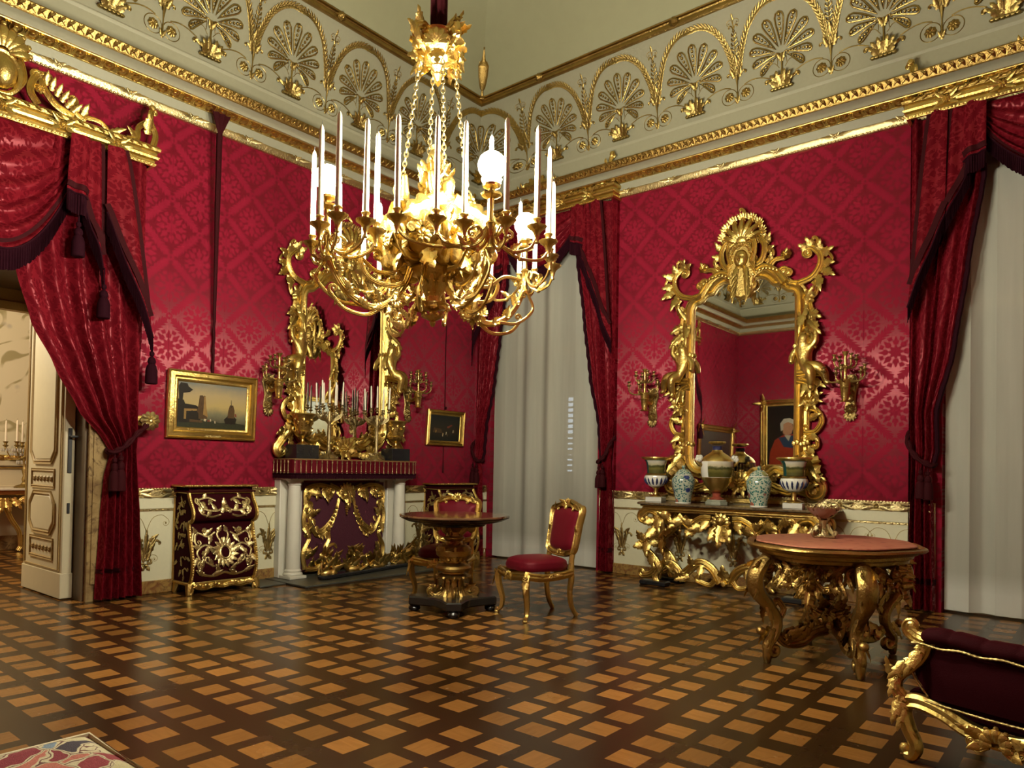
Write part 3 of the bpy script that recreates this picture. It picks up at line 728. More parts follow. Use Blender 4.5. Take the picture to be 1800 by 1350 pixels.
def swag(o_parent,P,uc,hw,ztop,drop,w0,fu0,fr=.17,ends=.5):
    m=MB(); 
    def zb(s): return ztop-ends-(drop-ends)*(1-abs(s)**2.0)
    def fn(a,b):
        s=2*a-1; 
        u=uc+s*hw*(1-.06*b*(1-abs(s)))
        sag=(1-abs(s)**2.1)
        z=ztop-(b*(ends+(drop-ends)*sag)) - .10*sag*sin(pi*b)
        k=b*5.5+ .25*abs(s)
        d=(.075*foldf(k)*(.25+.75*min(1,b*2))*(.35+.65*sag) + .11*sag*b*.6)
        return (u,z,w0+d)
    m.grid(fn,64,60,P=P,uvf=lambda a,b: (fu0+(2*a-1)*hw*1.15,ztop-b*drop*1.25*(1-.5*abs(2*a-1)**2),0))
    c=m.build('swag_cloth',DAM_C,o_parent)
    g=MB(); path=[(lambda p:(p[0],p[1],p[2]+.008))(fn(i/40,.90)) for i in range(41)]
    g.tube(path,.026,prof=[(-1,-.2),(-1,.2),(-.5,.3),(.5,.3),(1,.2),(1,-.2)],ref=(0,0,1),P=P); g.build('braid',CORD,o_parent)
    f=MB(); fringe(f,P,[(lambda p:(p[0],p[1],p[2]+.01))(fn(i/48,1.)) for i in range(49)],fr); f.build('fringe',FRINGE,o_parent)
def tail(o_parent,P,panels,ztop,w0,fr=.16,fu=0.):
    """cascade: panels = list of (uL,uR,zbL,zbR,dw)"""
    cl=MB(); br=MB(); fg=MB()
    for k,(uL,uR,zl,zr,dw,uTL,uTR) in enumerate(panels):
        def fn(a,b,off=0.):
            zb=zl+(zr-zl)*a; z=ztop+(zb-ztop)*b
            u=(uTL+(uTR-uTL)*a)*(1-b**.8)+(uL+(uR-uL)*a)*b**.8
            return (u,z,w0+dw+.035*sin(pi*a)+.02*sin(2*pi*(a*1.5+.2))*(.4+.6*b)+off)
        cl.grid(fn,18,24,P=P,uvf=lambda a,b: (fu+k*.33+a*abs(uTR-uTL)*1.4,ztop+(zl+(zr-zl)*a-ztop)*b,0))
        br.tube([fn(i/14,.90-.02,.01) for i in range(15)],.026,prof=[(-1,-.2),(-1,.2),(1,.2),(1,-.2)],ref=(0,0,1),P=P)
        e=1 if abs(zr-ztop)>abs(zl-ztop) else 0
        br.tube([fn((.93 if e else .07),b/12*.9,.008) for b in range(13)],.022,prof=[(-1,-.2),(-1,.2),(1,.2),(1,-.2)],ref=(0,0,1),P=P) if k else None
        fringe(fg,P,[fn(i/16,1.,.006) for i in range(17)],fr,seed=k+3)
    cl.build('tail_cloth',DAM_C,o_parent); br.build('braid',CORD,o_parent); fg.build('fringe',FRINGE,o_parent)
def pelmet(t,P,u0,u1,z0,w1,crest,zc):
    """gilded carved pelmet: bar with returns, ribbon twist, carved cresting"""
    m=MB(); L=[(0,z0),(.0,z0)]
    prof=[(w1-.03,z0),(w1+.0,z0),(w1+.012,z0+.02),(w1-.004,z0+.03),(w1-.004,z0+.05),(w1+.022,z0+.065),(w1+.03,z0+.085),(w1+.012,z0+.10),(w1+.012,z0+.125),(w1+.035,z0+.14),(w1+.04,z0+.165),(w1+.02,z0+.19),(w1-.03,z0+.195)]
    vs=[];fs=[]; n=len(prof)
    for (w,z) in prof:
        e=w-w1
        vs+=[(u0-e,z,0.),(u0-e,z,w),(u1+e,z,w),(u1+e,z,0.)]
    for i in range(n-1):
        for k in range(3): fs.append((i*4+k,i*4+k+1,i*4+5+k,i*4+4+k))
    m.add([tuple(P(*q)) for q in vs],fs); m.box(u0+.01,u1-.01,z0+.12,z0+.19,.004,w1,P=P)
    m.build('pelmet_bar',GOLD,t)
    r=MB(); N=int((u1-u0)/.085)
    for i in range(N):
        u=u0+.04+(u1-u0-.08)*(i+.5)/N; r.tube([(u-.028,z0+.178,w1+.03),(u,z0+.165,w1+.045),(u+.028,z0+.148,w1+.034)],[.008,.016,.008],6,P=P)
    N2=int((u1-u0)/.03)
    for i in range(N2): r.ball((u0+(u1-u0)*(i+.5)/N2,z0+.012,w1+.008),.010,5,P=P)
    uc=(u0+u1)/2
    for f in (-.72,-.36,0,.36,.72):
        o=Orn(r,P,u0=uc+f*(u1-u0)/2,v0=z0+.09)
        for a in (0,180,35,145,-35,215): o.lf(0,0,a,.13,.05,.4,w1+.03,3,6,1)
        o.ros(0,0,.04,7,w1+.035,.5)
    r.build('ribbon_moulding',GOLD,t)
    c=MB()
    for s in (1,-1):
        o=Orn(c,P,s,u0=uc,v0=z0+.19,w0=w1-.02); H=(u1-u0)/2
        # end scroll
        o.sc([(H-.26,.0),(H-.17,.03),(H-.16,.13),(H-.10,.20)],.028,.024,ev=(.035,-1,1.),w=.0)
        o.sc([(H-.02,.0),(H+.0,.12),(H-.05,.24),(H-.04,.33)],.032,.022,ev=(.028,-1,1.),w=.0); o.ball(H-.03,.37,.035,.0)
        o.lf(H-.07,.1,95,.22,.10,.8,.01,4,8,2); o.lf(H-.15,.02,150,.16,.07,.8,.0,3,6,1)
        # running crest towards the centre
        o.sc([(H-.42,.0),(H-.50,.06),(H-.62,.05),(H-.66,.0)],.022,.02,ev=(.03,-1,1.),w=0); o.lf(H-.40,.01,25,.14,.06,.5,.0,3,6,1)
        o.sc([(H-.62,.02),(H-.72,.08),(H-.70,.16)],.025,.02,ev=(.035,1,1.),w=0); o.lf(H-.66,.03,70,.16,.08,.9,.0,3,6,1)
        o.sc([(H-.72,.02),(H-.86,.07),(H-.96,.18),(H-.97,.26)],.034,.026,ev=(.05,1,1.2),w=0)
        for k in range(6): o.lf(H-.74-.04*k,.05+.032*k,50+8*k,.13,.06,.8,.01,3,6,1)
        if crest>.4:
            o.sc([(H-1.0,.02),(H-1.06,.12),(H-1.02,.26),(H-.94,.30)],.034,.024,ev=(.03,-1,1.),w=0); o.sc([(.10,.08),(.16,.2),(.13,.36)],.03,.02,ev=(.03,-1,1.),w=0); o.ros(H-.98,.17,.05,8,.0,.5); o.lf(.14,.36,70,.12,.06,.9,.0,3,6,1)
    o=Orn(c,P,u0=uc,v0=z0+.19,w0=w1-.02)
    if crest>.4:
        c.ball(P(uc,z0+.38,w1),.11,14,(1.,1.,1.35)); o.m.tube([(.135*cos(a*2*pi/24),.19+.18*sin(a*2*pi/24),.0) for a in range(24)],.025,8,P=o.P,closed=True,caps=False)
        o.shell(0,.34,90,.24,9,150,.0)
    else:
        o.shell(0,.05,90,crest-.05,9,160,.0); o.ball(0,.06,.05,.03)
    c.build('cresting',GOLD,t)
def tieback(t,P,loop,hang,kn=None):
    m=MB(); q=cat(loop,5)
    for k in range(2): m.tube([(p[0]+.012*sin(i*.9+k*pi),p[1]+.012*cos(i*.9+k*pi),p[2]+.004*k) for i,p in enumerate(q)],.017,7,P=P)
    m.build('cord',CORD,t)
    for (u,v,w,L) in hang:
        g=MB(); tassel(g,P,u,v,w,L,.042); g.build('tassel',CORD,t)
# --- doorway drapery (left wall)
t=thing('door_curtain','crimson damask curtain drawn aside beside the doorway with floral room behind','curtain',(-5.2,-.15,0))
T0=Matrix.Translation((-t.location)); 
def rel(P,o): 
    l=V(o.location); return lambda u,v,w: tuple(V(P(u,v,w))-l)
m=MB(); curtain(m,rel(WA,t),[(4.16,-5.98,-4.90,.09,.07),(3.3,-6.02,-4.90,.09,.07),(2.92,-5.97,-4.90,.09,.075),(2.5,-5.85,-4.91,.095,.08),(2.14,-5.66,-4.92,.095,.085),(1.75,-5.45,-4.93,.095,.085),(1.50,-5.24,-4.94,.10,.08),(1.38,-5.17,-4.95,.105,.07),(1.15,-5.22,-4.93,.10,.08),(.8,-5.24,-4.90,.095,.09),(.02,-5.27,-4.86,.09,.09)],6,1.9,seed=3,nz=90); m.build('curtain_cloth',DAM_C,t)
b=MB(); curtain(b,rel(WA,t),[(.30,-5.266,-4.865,.097,.09),(.26,-5.267,-4.865,.097,.09)],6,1.9,nz=2,seed=3); b.build('hem_braid',CORD,t)
t=thing('curtain_tieback','dark red rope tieback looped from rosette to the doorway curtain','tieback',(-4.9,-.2,1.5)); tieback(t,rel(WA,t),[(-4.87,1.70,.05),(-4.88,1.66,.20),(-4.98,1.56,.22),(-5.10,1.43,.22),(-5.20,1.38,.19),(-5.19,1.40,.06)],[(-5.12,1.38,.225,.36),(-5.17,1.36,.21,.34)])
t=thing('tieback_rosette','gilded flower-shaped tieback holdback on the wall beside the doorway curtain','rosette',(-4.86,0,1.70)); m=MB(); m.tube([(0,0,0),(0,-.2,0)],.018,8); m.lathe([(.045,0),(.05,.008),(.03,.02)],14,M=Matrix.Rotation(pi/2,4,'X')); m.build('stem',GOLD,t)
m=MB(); Orn(m,rel(WA,t)).ros(-4.85,1.69,.095,10,.20,.35); m.build('flower',GOLDP,t)
t=thing('door_swag','crimson damask swag with tasselled tails above the doorway on the left wall','swag',(-6.14,-.2,4.15)); P=rel(WA,t)
swag(t,P,-6.14,.56,4.17,1.14,.14,0.,.18,.42)
for s in (1,-1):
    f=lambda u: -6.14+s*(u+6.14)
    tail(t,P,[(f(-5.66),f(-5.48),3.66,3.62,.11,f(-5.63),f(-5.47)),(f(-5.52),f(-5.32),3.60,3.04,.075,f(-5.47),f(-5.36)),(f(-5.33),f(-4.87),3.55,2.48,.11,f(-5.33),f(-5.16))],4.17,.16,.18)
    for (u,v) in ((-5.545,3.44),(-5.32,2.93),(-4.875,2.38)):
        g=MB(); g.tube([(f(u),v+.12,.25),(f(u),v,.25)],.006,5,P=P); tassel(g,P,f(u),v,.25,.34,.05); g.build('tassel',FRINGE,t)
t=thing('door_pelmet','gilded carved pelmet with oval shield crest over the doorway drapery','pelmet',(-6.14,-.2,4.14)); pelmet(t,rel(WA,t),-7.41,-4.87,4.14,.2,.6,0)
# --- window draperies (right wall)
def win_drape(k,uc,zt,who,mirrored_left,parts):
    f=lambda s,d: uc-s*d           # s=+1: towards the right of the picture
    P0=WB
    if 'p' in parts:
        t=thing('window_pelmet','gilded carved pelmet above the '+who,'pelmet',(-.2,uc,zt)); pelmet(t,rel(P0,t),uc-1.205,uc+1.205,zt-.02,.2,.34,0)
    t=thing('window_swag','crimson damask swag with fringed tails over the '+who,'swag',(-.2,uc,zt)); P=rel(P0,t)
    swag(t,P,uc,.58,zt,.75,.08,1.3,.15,.28)
    for s in (1,-1):
        if s==-1 and k==0: 
            tail(t,P,[(f(s,.62),f(s,.76),4.1,4.05,.07,f(s,.58),f(s,.74)),(f(s,.72),f(s,.93),4.0,3.5,.05,f(s,.74),f(s,.84)),(f(s,.90),f(s,1.19),3.8,2.95,.08,f(s,.86),f(s,1.02))],zt,.08,.16); continue
        tail(t,P,[(f(s,.56),f(s,.74),4.28,4.22,.09,f(s,.56),f(s,.74)),(f(s,.68),f(s,.93),4.15,3.62,.06,f(s,.74),f(s,.84)),(f(s,.88),f(s,1.19),3.75,2.92,.09,f(s,.86),f(s,1.02))],zt,.09,.16)
    for s in parts['c']:
        side='right' if s>0 else 'left'
        t=thing('window_curtain','tied back crimson damask curtain, %s side of the %s'%(side,who),'curtain',(-.1,f(s,1.),0)); P=rel(P0,t)
        e=parts.get('e%d'%s,1.19)
        rows=[(zt,.60,e,.04,.06),(4.1,.60,e,.04,.06),(3.3,.72,e,.04,.065),(2.5,.83,e,.04,.07),(1.9,.97,e-.005,.05,.07),(1.55,1.0 if k==0 else .96,e-.02,.06,.06),(1.40,1.02 if k==0 else .985,e-.03,.07,.05),(1.2,1.02 if k==0 else .98,e-.02,.06,.06),(.8,1.01 if k==0 else .97,e-.01,.05,.07),(.02,.99 if k==0 else .95,e,.05,.075)]
        m=MB(); curtain(m,P,[(z,f(s,a),f(s,b),w,am) for z,a,b,w,am in rows],5,1.3,fu0=3.*k,seed=11+k*2+s,nz=80); m.grid(lambda a,b: (f(s,e),zt-(zt-.02)*b,.06*(1-a)),1,2,P=P,uvf=lambda a,b:(0,b*4,0)); m.build('curtain_cloth',DAM_C,t)
        b=MB(); curtain(b,P,[(.32,f(s,.99 if k==0 else .95),f(s,e),.054,.077),(.26,f(s,.99 if k==0 else .95),f(s,e),.054,.077)],5,1.3,nz=2,seed=11+k*2+s); b.build('hem_braid',CORD,t)
        g=MB(); path=[]
        for i in range(50):
            z=4.2+(1.42-4.2)*i/49; r=lerp_rows(rows,z); path.append((f(s,r[1]-.012),z,.06))
        g.tube([(p[0],p[1],p[2]+.012*sin(i*2.1)) for i,p in enumerate(path)],.022,6,P=P); g.build('edge_fringe',FRINGE,t)
        t=thing('curtain_tieback','red rope tieback on the %s curtain of the %s'%(side,who),'tieback',(-.15,f(s,1.1),1.5)); P=rel(P0,t)
        a0=1.02 if k==0 else .985
        tieback(t,P,[(f(s,e+.0),1.72,.03),(f(s,e-.01),1.62,.14),(f(s,(e+a0)/2+.02),1.48,.17),(f(s,a0),1.40,.16),(f(s,a0-.02),1.41,.06)],[(f(s,a0+.02),1.37,.17,.30),(f(s,a0+.08),1.38,.18,.30)])
win_drape(0,-1.255,4.76,'window nearest the room corner',0,{'p':1,'c':(1,-1),'e-1':1.16})
win_drape(1,-6.945,4.76,'window at far right',0,{'p':1,'c':(-1,)})
for k,(uc,lab) in enumerate(((-1.25,'white sheer curtain across the window nearest the room corner'),(-6.95,'white sheer curtain across the window at far right'))):
    m=MB(); R=random.Random(5+k); fr=[(R.uniform(6,22),R.uniform(0,6.28),R.uniform(.4,1)) for _ in range(5)]
    def fn(a,b):
        u=uc-.905+1.81*a; 
        if k==1: u=uc-.905+1.81*a
        d=sum(c*sin(f*u+p+.35*b*sin(p)) for f,p,c in fr)*.013
        if 1:
            x=(a*9)%1.; d+=-.03*(1 if k else .35)*(1-abs(2*x-1))**.6
        return (u,4.5-4.475*b,.02+d)
    m.grid(fn,170,24,P=lambda u,v,w: WB(u,v,w-.075),uvf=lambda a,b:(0,0,1. if b>.945 else 0.))
    tag(m.build('sheer_curtain',SHEER),lab,'sheer curtain')
# ------------------------------------------------------------------ carved figures
def skin_fig(name,J,E,mat,parent,P,sub=1,root=0,extra=None):
    """one continuous figure grown from a jointed skeleton. J: (u,v,w,r)"""
    me=bpy.data.meshes.new(name); me.from_pydata([tuple(P(j[0],j[1],j[2])) for j in J],E,[])
    me.materials.append(mat); o=bpy.data.objects.new(name,me); COL.objects.link(o); o.parent=parent
    k=o.modifiers.new('skin','SKIN'); k.use_smooth_shade=True
    for i,d in enumerate(me.skin_vertices[0].data):
        d.radius=(J[i][3],J[i][3]); d.use_root=(i==root)
    s=o.modifiers.new('sub','SUBSURF'); s.levels=sub; s.render_levels=sub
    return o
def putto(name,mat,parent,P,s=1,mir=1,pose=0):
    q=lambda u,v,w,r: (mir*u*s,v*s,w*s,r*s)
    if pose==0:   # seated, one arm raised, legs out to the side
        J=[q(0,0,.07,.085),q(-.01,.09,.085,.082),q(-.02,.18,.08,.078),q(-.02,.235,.085,.045),q(-.01,.295,.10,.068),q(0,.345,.095,.05),
           q(.06,.20,.09,.04),q(.115,.26,.10,.036),q(.11,.34,.09,.030),q(.10,.38,.09,.024),
           q(-.09,.19,.08,.04),q(-.13,.11,.10,.036),q(-.13,.03,.13,.028),
           q(.05,-.02,.10,.075),q(.16,-.01,.15,.068),q(.21,-.09,.12,.05),q(.22,-.18,.10,.032),q(.26,-.20,.12,.026),
           q(.02,-.03,.12,.072),q(.09,-.05,.20,.064),q(.09,-.15,.17,.048),q(.08,-.23,.15,.032),q(.10,-.26,.18,.026)]
        E=[(0,1),(1,2),(2,3),(3,4),(4,5),(2,6),(6,7),(7,8),(8,9),(2,10),(10,11),(11,12),(0,13),(13,14),(14,15),(15,16),(16,17),(0,18),(18,19),(19,20),(20,21),(21,22)]
    else:         # upright draped figure, one arm lifted
        J=[q(0,0,0,.075),q(0,.11,.01,.062),q(.0,.22,.01,.072),q(0,.285,.015,.028),q(0,.35,.03,.05),q(0,.40,.02,.03),
           q(.08,.235,.0,.03),q(.15,.31,.02,.024),q(.17,.42,.03,.018),q(.17,.46,.03,.016),
           q(-.085,.23,.0,.03),q(-.13,.12,.03,.025),q(-.07,.05,.08,.02),
           q(.05,-.08,.04,.07),q(.06,-.20,.10,.058),q(.05,-.33,.05,.05),q(.05,-.40,.07,.03),
           q(-.05,-.08,.04,.07),q(-.07,-.19,.12,.058),q(-.07,-.33,.09,.05),q(-.07,-.40,.11,.03)]
        E=[(0,1),(1,2),(2,3),(3,4),(4,5),(2,6),(6,7),(7,8),(8,9),(2,10),(10,11),(11,12),(0,13),(13,14),(14,15),(15,16),(0,17),(17,18),(18,19),(19,20)]
    o=skin_fig(name,J,E,mat,parent,P,2)
    h=MB(); c=J[4]
    R=random.Random(3)
    for i in range(16):
        a=R.uniform(0,2*pi); b=R.uniform(-.2,1.2); h.ball(P(c[0]+.045*s*cos(a)*cos(b),c[1]+.02*s+.045*s*sin(b),c[2]-.012*s+.04*s*sin(a)*cos(b)),.020*s,6)
    h.build('curly_hair',mat,o)
    return o
def mask(m,P,R,w=0.):
    """a carved face in relief"""
    def fn(a,b):
        u=(2*a-1); v=(2*b-1); 
        if 1: 
            x=u*sqrt(max(0,1-v*v/2)); y=v*sqrt(max(0,1-u*u/2))
        d=sqrt(max(0,1-x*x-y*y))*.8
        g=lambda cx,cy,sx,sy: math.exp(-((x-cx)/sx)**2-((y-cy)/sy)**2)
        d+=.28*g(0,-.02,.13,.30)+.14*g(0,-.12,.20,.10)-.16*g(.34,.16,.17,.10)-.16*g(-.34,.16,.17,.10)+.10*g(.34,.16,.09,.05)+.10*g(-.34,.16,.09,.05)+.10*g(.33,.32,.22,.06)+.10*g(-.33,.32,.22,.06)-.10*g(0,-.43,.26,.035)+.08*g(0,-.36,.2,.05)+.09*g(0,-.51,.17,.05)+.12*g(0,-.74,.16,.1)+.08*g(.48,-.22,.2,.2)+.08*g(-.48,-.22,.2,.2)
        return (x*R*.78,y*R,w+d*R*.62)
    m.grid(fn,30,34,P=P)
# ------------------------------------------------------------------ the two great mirrors
def great_mirror(P,lab,loc,zb,glass_b,low):
    t=thing('gilded_mirror',lab,'mirror',loc); l=V(loc); Q=lambda u,v,w: tuple(V(P(u,v,w))-l)
    top=[(0,3.34),(.055,3.365),(.11,3.42),(.17,3.455),(.235,3.455),(.30,3.41),(.345,3.355),(.41,3.345),(.455,3.305),(.50,3.27),(.56,3.255),(.588,3.20)]
    bot=[(.588,glass_b+.22),(.57,glass_b+.12),(.49,glass_b+.06),(.38,glass_b+.09),(.27,glass_b+.02),(.15,glass_b+.07),(.06,glass_b+.0),(0,glass_b+.02)]
    inner=cat(top,3)+[(.590,3.0),(.590,2.5),(.590,2.0)]+cat(bot,3)
    full=inner+[(-u,v) for u,v in reversed(inner[1:-1])]
    m=MB(); m.prism(full,.045,.05,P=Q); m.build('mirror_glass',MIRROR,t,smooth=False)
    # moulded frame
    fr=MB()
    n=len(full); A=sum(full[i][0]*full[(i+1)%n][1]-full[(i+1)%n][0]*full[i][1] for i in range(n)); sg=-1 if A>0 else 1
    prof=[(-.012,.045),(-.012,.075),(.012,.09),(.03,.075),(.04,.085),(.062,.105),(.085,.085),(.09,.06),(.115,.055),(.125,.03),(.125,.0)]
    offs=[]
    for i in range(n):
        a=V(full[i-1]);b=V(full[i]);c=V(full[(i+1)%n]); t1=(b-a).normalized();t2=(c-b).normalized(); nn=V((-(t1.y+t2.y),t1.x+t2.x)).normalized()*sg; offs.append((b,nn))
    vs=[];fs=[];k=len(prof)
    for b,nn in offs:
        for d,w in prof: p=b+nn*d; vs.append(tuple(Q(p.x,p.y,w)))
    for i in range(n):
        j=(i+1)%n
        for q in range(k-1): fs.append((i*k+q,i*k+q+1,j*k+q+1,j*k+q))
    fr.add(vs,fs); fr.build('moulded_frame',GOLD,t)
    for s in (1,-1):
        sd=MB(); o=Orn(sd,Q,s)
        # outer stile, bands and leaf sprays
        o.sc([(.70,3.12),(.705,2.6),(.70,2.2),(.705,1.75),(.72,zb+.32)],.030,.034,w=.03)
        for v in (2.66,1.62): 
            for kx in range(5): o.ball(.585+.035*kx,v+.012*sin(kx*2),.027,.08,6,(1,1.2,.9))
        o.sc([(.69,3.20),(.74,3.06),(.71,2.92)],.03,.02,sv=(.055,1,1.1),w=.05)
        for i,(v,L,a) in enumerate(((2.96,.30,-48),(2.86,.30,-62),(2.74,.26,-75),(3.02,.22,-25),(3.10,.22,62),(2.64,.22,-80))): o.lf(.68,v,a,L,.15,.9,.05,5,12,3)
        o.lf(.67,3.10,-95,.34,.11,.5,.06,5,10,2); 
        # flower clusters and c-scrolls below the cherub
        for (u,v,r) in ((.70,2.12,.055),(.77,2.17,.045),(.79,2.07,.045),(.72,2.03,.04),(.66,2.20,.04)): o.ros(u,v,r,7,.07,.55)
        for a in (-60,-20,20,-100,-140): o.lf(.74,2.10,a,.16,.08,.7,.06,4,7,2)
        o.sc([(.68,2.00),(.80,1.97),(.86,1.86),(.80,1.75),(.71,1.73)],.032,.026,ev=(.05,-1,1.1),w=.05)
        o.sc([(.70,1.66),(.80,1.68),(.82,1.60)],.026,.02,ev=(.035,-1,1.),w=.05)
        for (v,a,L) in ((1.88,20,.16),(1.74,-40,.18),(1.96,60,.16),(1.60,-60,.18),(1.50,-75,.2)): o.lf(.72,v,a,L,.09,.8,.05,4,8,2)
        # foot: large acanthus console
        if low:
            o.sc([(.66,1.52),(.74,1.40),(.80,1.27),(.86,1.17)],.06,.07,ev=(.085,-1,1.3),w=.06); o.lf(.70,1.50,-58,.36,.24,.7,.09,6,12,3); o.lf(.74,1.34,-30,.24,.14,.8,.08,5,10,2)
            o.sc([(.58,1.12),(.70,1.10),(.80,1.06)],.04,.05,w=.05); o.lf(.62,1.14,12,.26,.12,.7,.06,5,9,2)
            o.sc([(.10,1.16),(.26,1.20),(.40,1.14),(.52,1.10)],.05,.05,ev=(.06,1,1.1),w=.06); o.lf(.14,1.14,-10,.34,.16,.7,.08,6,10,3); o.lf(.3,1.18,35,.2,.1,.7,.06,4,8,2)
        else:
            z=zb
            o.sc([(.66,z+.52),(.74,z+.36),(.84,z+.22),(.93,z+.10)],.05,.06,ev=(.065,-1,1.2),w=.06); o.lf(.70,z+.48,-55,.36,.20,.8,.08,6,12,3); o.lf(.80,z+.3,-20,.2,.12,.8,.06,4,8,2)
            o.sc([(.06,z+.06),(.20,z+.20),(.34,z+.18),(.40,z+.09)],.036,.04,ev=(.05,1,1.1),w=.06); o.sc([(.36,z+.04),(.48,z+.09),(.60,z+.20),(.62,z+.30)],.035,.03,ev=(.04,1,1.1),w=.06)
            for (u,v,a,L) in ((.12,.10,40,.2),(.3,.2,75,.14),(.48,.10,100,.2),(.5,.04,0,.25),(.24,.03,-10,.2)): o.lf(u,z+v,a,L,.10,.8,.06,4,8,2)
        # corner: big leafy c-scroll
        o.sc([(.52,3.30),(.62,3.34),(.74,3.38),(.82,3.48),(.83,3.60),(.76,3.69)],.035,.030,w=.06,ev=(.07,1,1.3))
        o.sc([(.42,3.44),(.50,3.36),(.60,3.34)],.036,.030,sv=(.06,-1,1.2),w=.07)
        for (u,v,a,L) in ((.80,3.62,75,.16),(.82,3.60,20,.18),(.84,3.52,-10,.16),(.84,3.46,-35,.20),(.80,3.40,-75,.22),(.76,3.68,120,.16),(.72,3.68,150,.14)): o.lf(u,v,a,L,.11,.9,.06,4,9,2)
        o.sc([(.86,3.62),(.92,3.60),(.95,3.55)],.016,.012,ev=(.022,-1,1.),w=.07); o.sc([(.80,3.70),(.80,3.77),(.78,3.80)],.016,.012,ev=(.022,1,1.),w=.07); o.sc([(.76,3.34),(.80,3.28),(.78,3.20)],.03,.02,ev=(.03,-1,1.),w=.05)
        # arched top rails
        o.sc([(.47,3.36),(.36,3.50),(.24,3.56),(.13,3.50),(.08,3.42)],.048,.040,ev=(.045,1,1.2),w=.09)
        o.sc([(.50,3.34),(.46,3.44)],.034,.026,ev=(.05,-1,1.2),w=.07)
        for i in range(9): f=i/8; o.ball(.40-.30*f,3.50+.055*sin(pi*f)-.03*f,.018,.125,5)
        # side pieces of the crest
        o.sc([(.18,3.58),(.30,3.58),(.36,3.63),(.46,3.64)],.034,.026,w=.06); o.ros(.475,3.675,.06,7,.06,.6); o.lf(.42,3.62,55,.15,.09,.8,.05,4,8,2); o.lf(.30,3.60,80,.14,.08,.9,.05,4,8,2)
        o.sc([(.12,3.58),(.22,3.66),(.245,3.80),(.20,3.90)],.038,.028,ev=(.045,1,1.2),w=.07); o.sc([(.26,3.62),(.33,3.70),(.31,3.77)],.026,.02,ev=(.03,1,1.),w=.06)
        for (u,v,a,L) in ((.25,3.82,60,.15),(.24,3.74,20,.14),(.22,3.88,85,.13),(.14,3.62,100,.2)): o.lf(u,v,a,L,.09,.9,.06,4,8,2)
        sd.build('carved_side',GOLD,t)
        putto('cherub_figure',GOLD,t,lambda u,v,w,s=s: Q(s*.70+u,2.43+v,.03+w),1.,s)
        b=MB(); o=Orn(b,Q,s); o.sc([(.66,2.80),(.72,2.6),(.72,2.3)],.022,.022,w=.05); o.sc([(.62,2.36),(.74,2.36),(.86,2.35)],.04,.035,w=.10); o.sc([(.62,2.30),(.72,2.26),(.74,2.16)],.045,.03,w=.08)
        for a in (-30,-60,-85,-110): o.lf(.74,2.30,a,.22,.10,.6,.08,4,9,2)
        for i in range(9): b.ball(Q(s*(.74+.05*sin(i*1.7)),2.80-.02*i,.07+.02*cos(i)),.028,6)
        b.build('cherub_bracket',GOLD,t)
    c=MB(); o=Orn(c,Q)
    c.prism([(-.13,3.34),(-.07,3.27),(0,3.24),(.07,3.27),(.13,3.34),(.16,3.5),(.14,3.68),(.12,3.9),(-.12,3.9),(-.14,3.68),(-.16,3.5)],.05,.12,P=Q,bev=.02)
    for s in (1,-1):
        p=Orn(c,Q,s)
        for v in range(5): p.lf(.03+.015*v,3.62-.06*v,-70-6*v,.20,.07,.4,.12,4,8,2)
        p.sc([(.12,3.64),(.15,3.78),(.12,3.9),(.0,3.95)],.03,.026,w=.12)
        for v in range(5): p.sc([(.10,3.80-.05*v),(.15,3.74-.05*v),(.13,3.68-.05*v)],.018,.01,w=.12,k=3)
    for i in range(16): a=pi*i/15; c.ball(Q(.115*cos(a),3.75+.10*sin(a),.15),.026,6)
    c.build('crest_bust',GOLD,t)
    h=MB(); mask(h,lambda u,v,w: Q(u,3.69+v,.13+w),.10); h.build('carved_face',GOLD,t)
    h=MB(); o=Orn(h,Q)
    for i in range(7):
        f=i/6-.5; a=90-f*125; L=.30-.22*f*f; r=radians(a)
        h.tube([Q(cos(r)*x*1.0,3.86+sin(r)*x,.08+.05*sin(pi*x/L)) for x in [L*j/5 for j in range(6)]],[.018,.03,.036,.036,.03,.02],8)
        for e in (-32,-10,10,32): o.lf(cos(r)*L*.86,3.86+sin(r)*L*.86,a+e,.11,.065,1.0,.09,3,7,2)
    o.ball(0,3.90,.10,.07,10,(1.3,.8,.9)); o.sc([(-.14,3.86),(0,3.92),(.14,3.86)],.03,.03,w=.12)
    o.shell(0,3.88,90,.16,9,150,.12); o.sc([(0,4.16),(.02,4.22),(-.01,4.26)],.02,.012,ev=(.018,1,.9),w=.09)
    h.build('crest_shell',GOLD,t)
    b=MB(); o=Orn(b,Q); zc=1.20 if low else zb+.12
    o.shell(0,zc-.05,90,.16,9,190,.06); o.ros(0,zc-.02,.07,8,.09,.6)
    for a in (200,340,250,290): o.lf(0,zc,a,.2,.12,.7,.07,4,8,2)
    b.box(-.62,.62,zb,zb+.06,0,.06,P=Q,bev=.01); b.build('base_ornament',GOLD,t)
    return t
great_mirror(lambda u,v,w: (-2.45+u,-w-.005,v+.07),'tall gilded mirror standing on the mantel above the fireplace',(-2.45,0,1.40),1.33,1.50,False)
great_mirror(lambda u,v,w: (-w-.005,-4.09-u,v),'tall gilded mirror with face and shell crest above the vase-laden console table','' or (0,-4.09,1.0),.955,1.28,True)
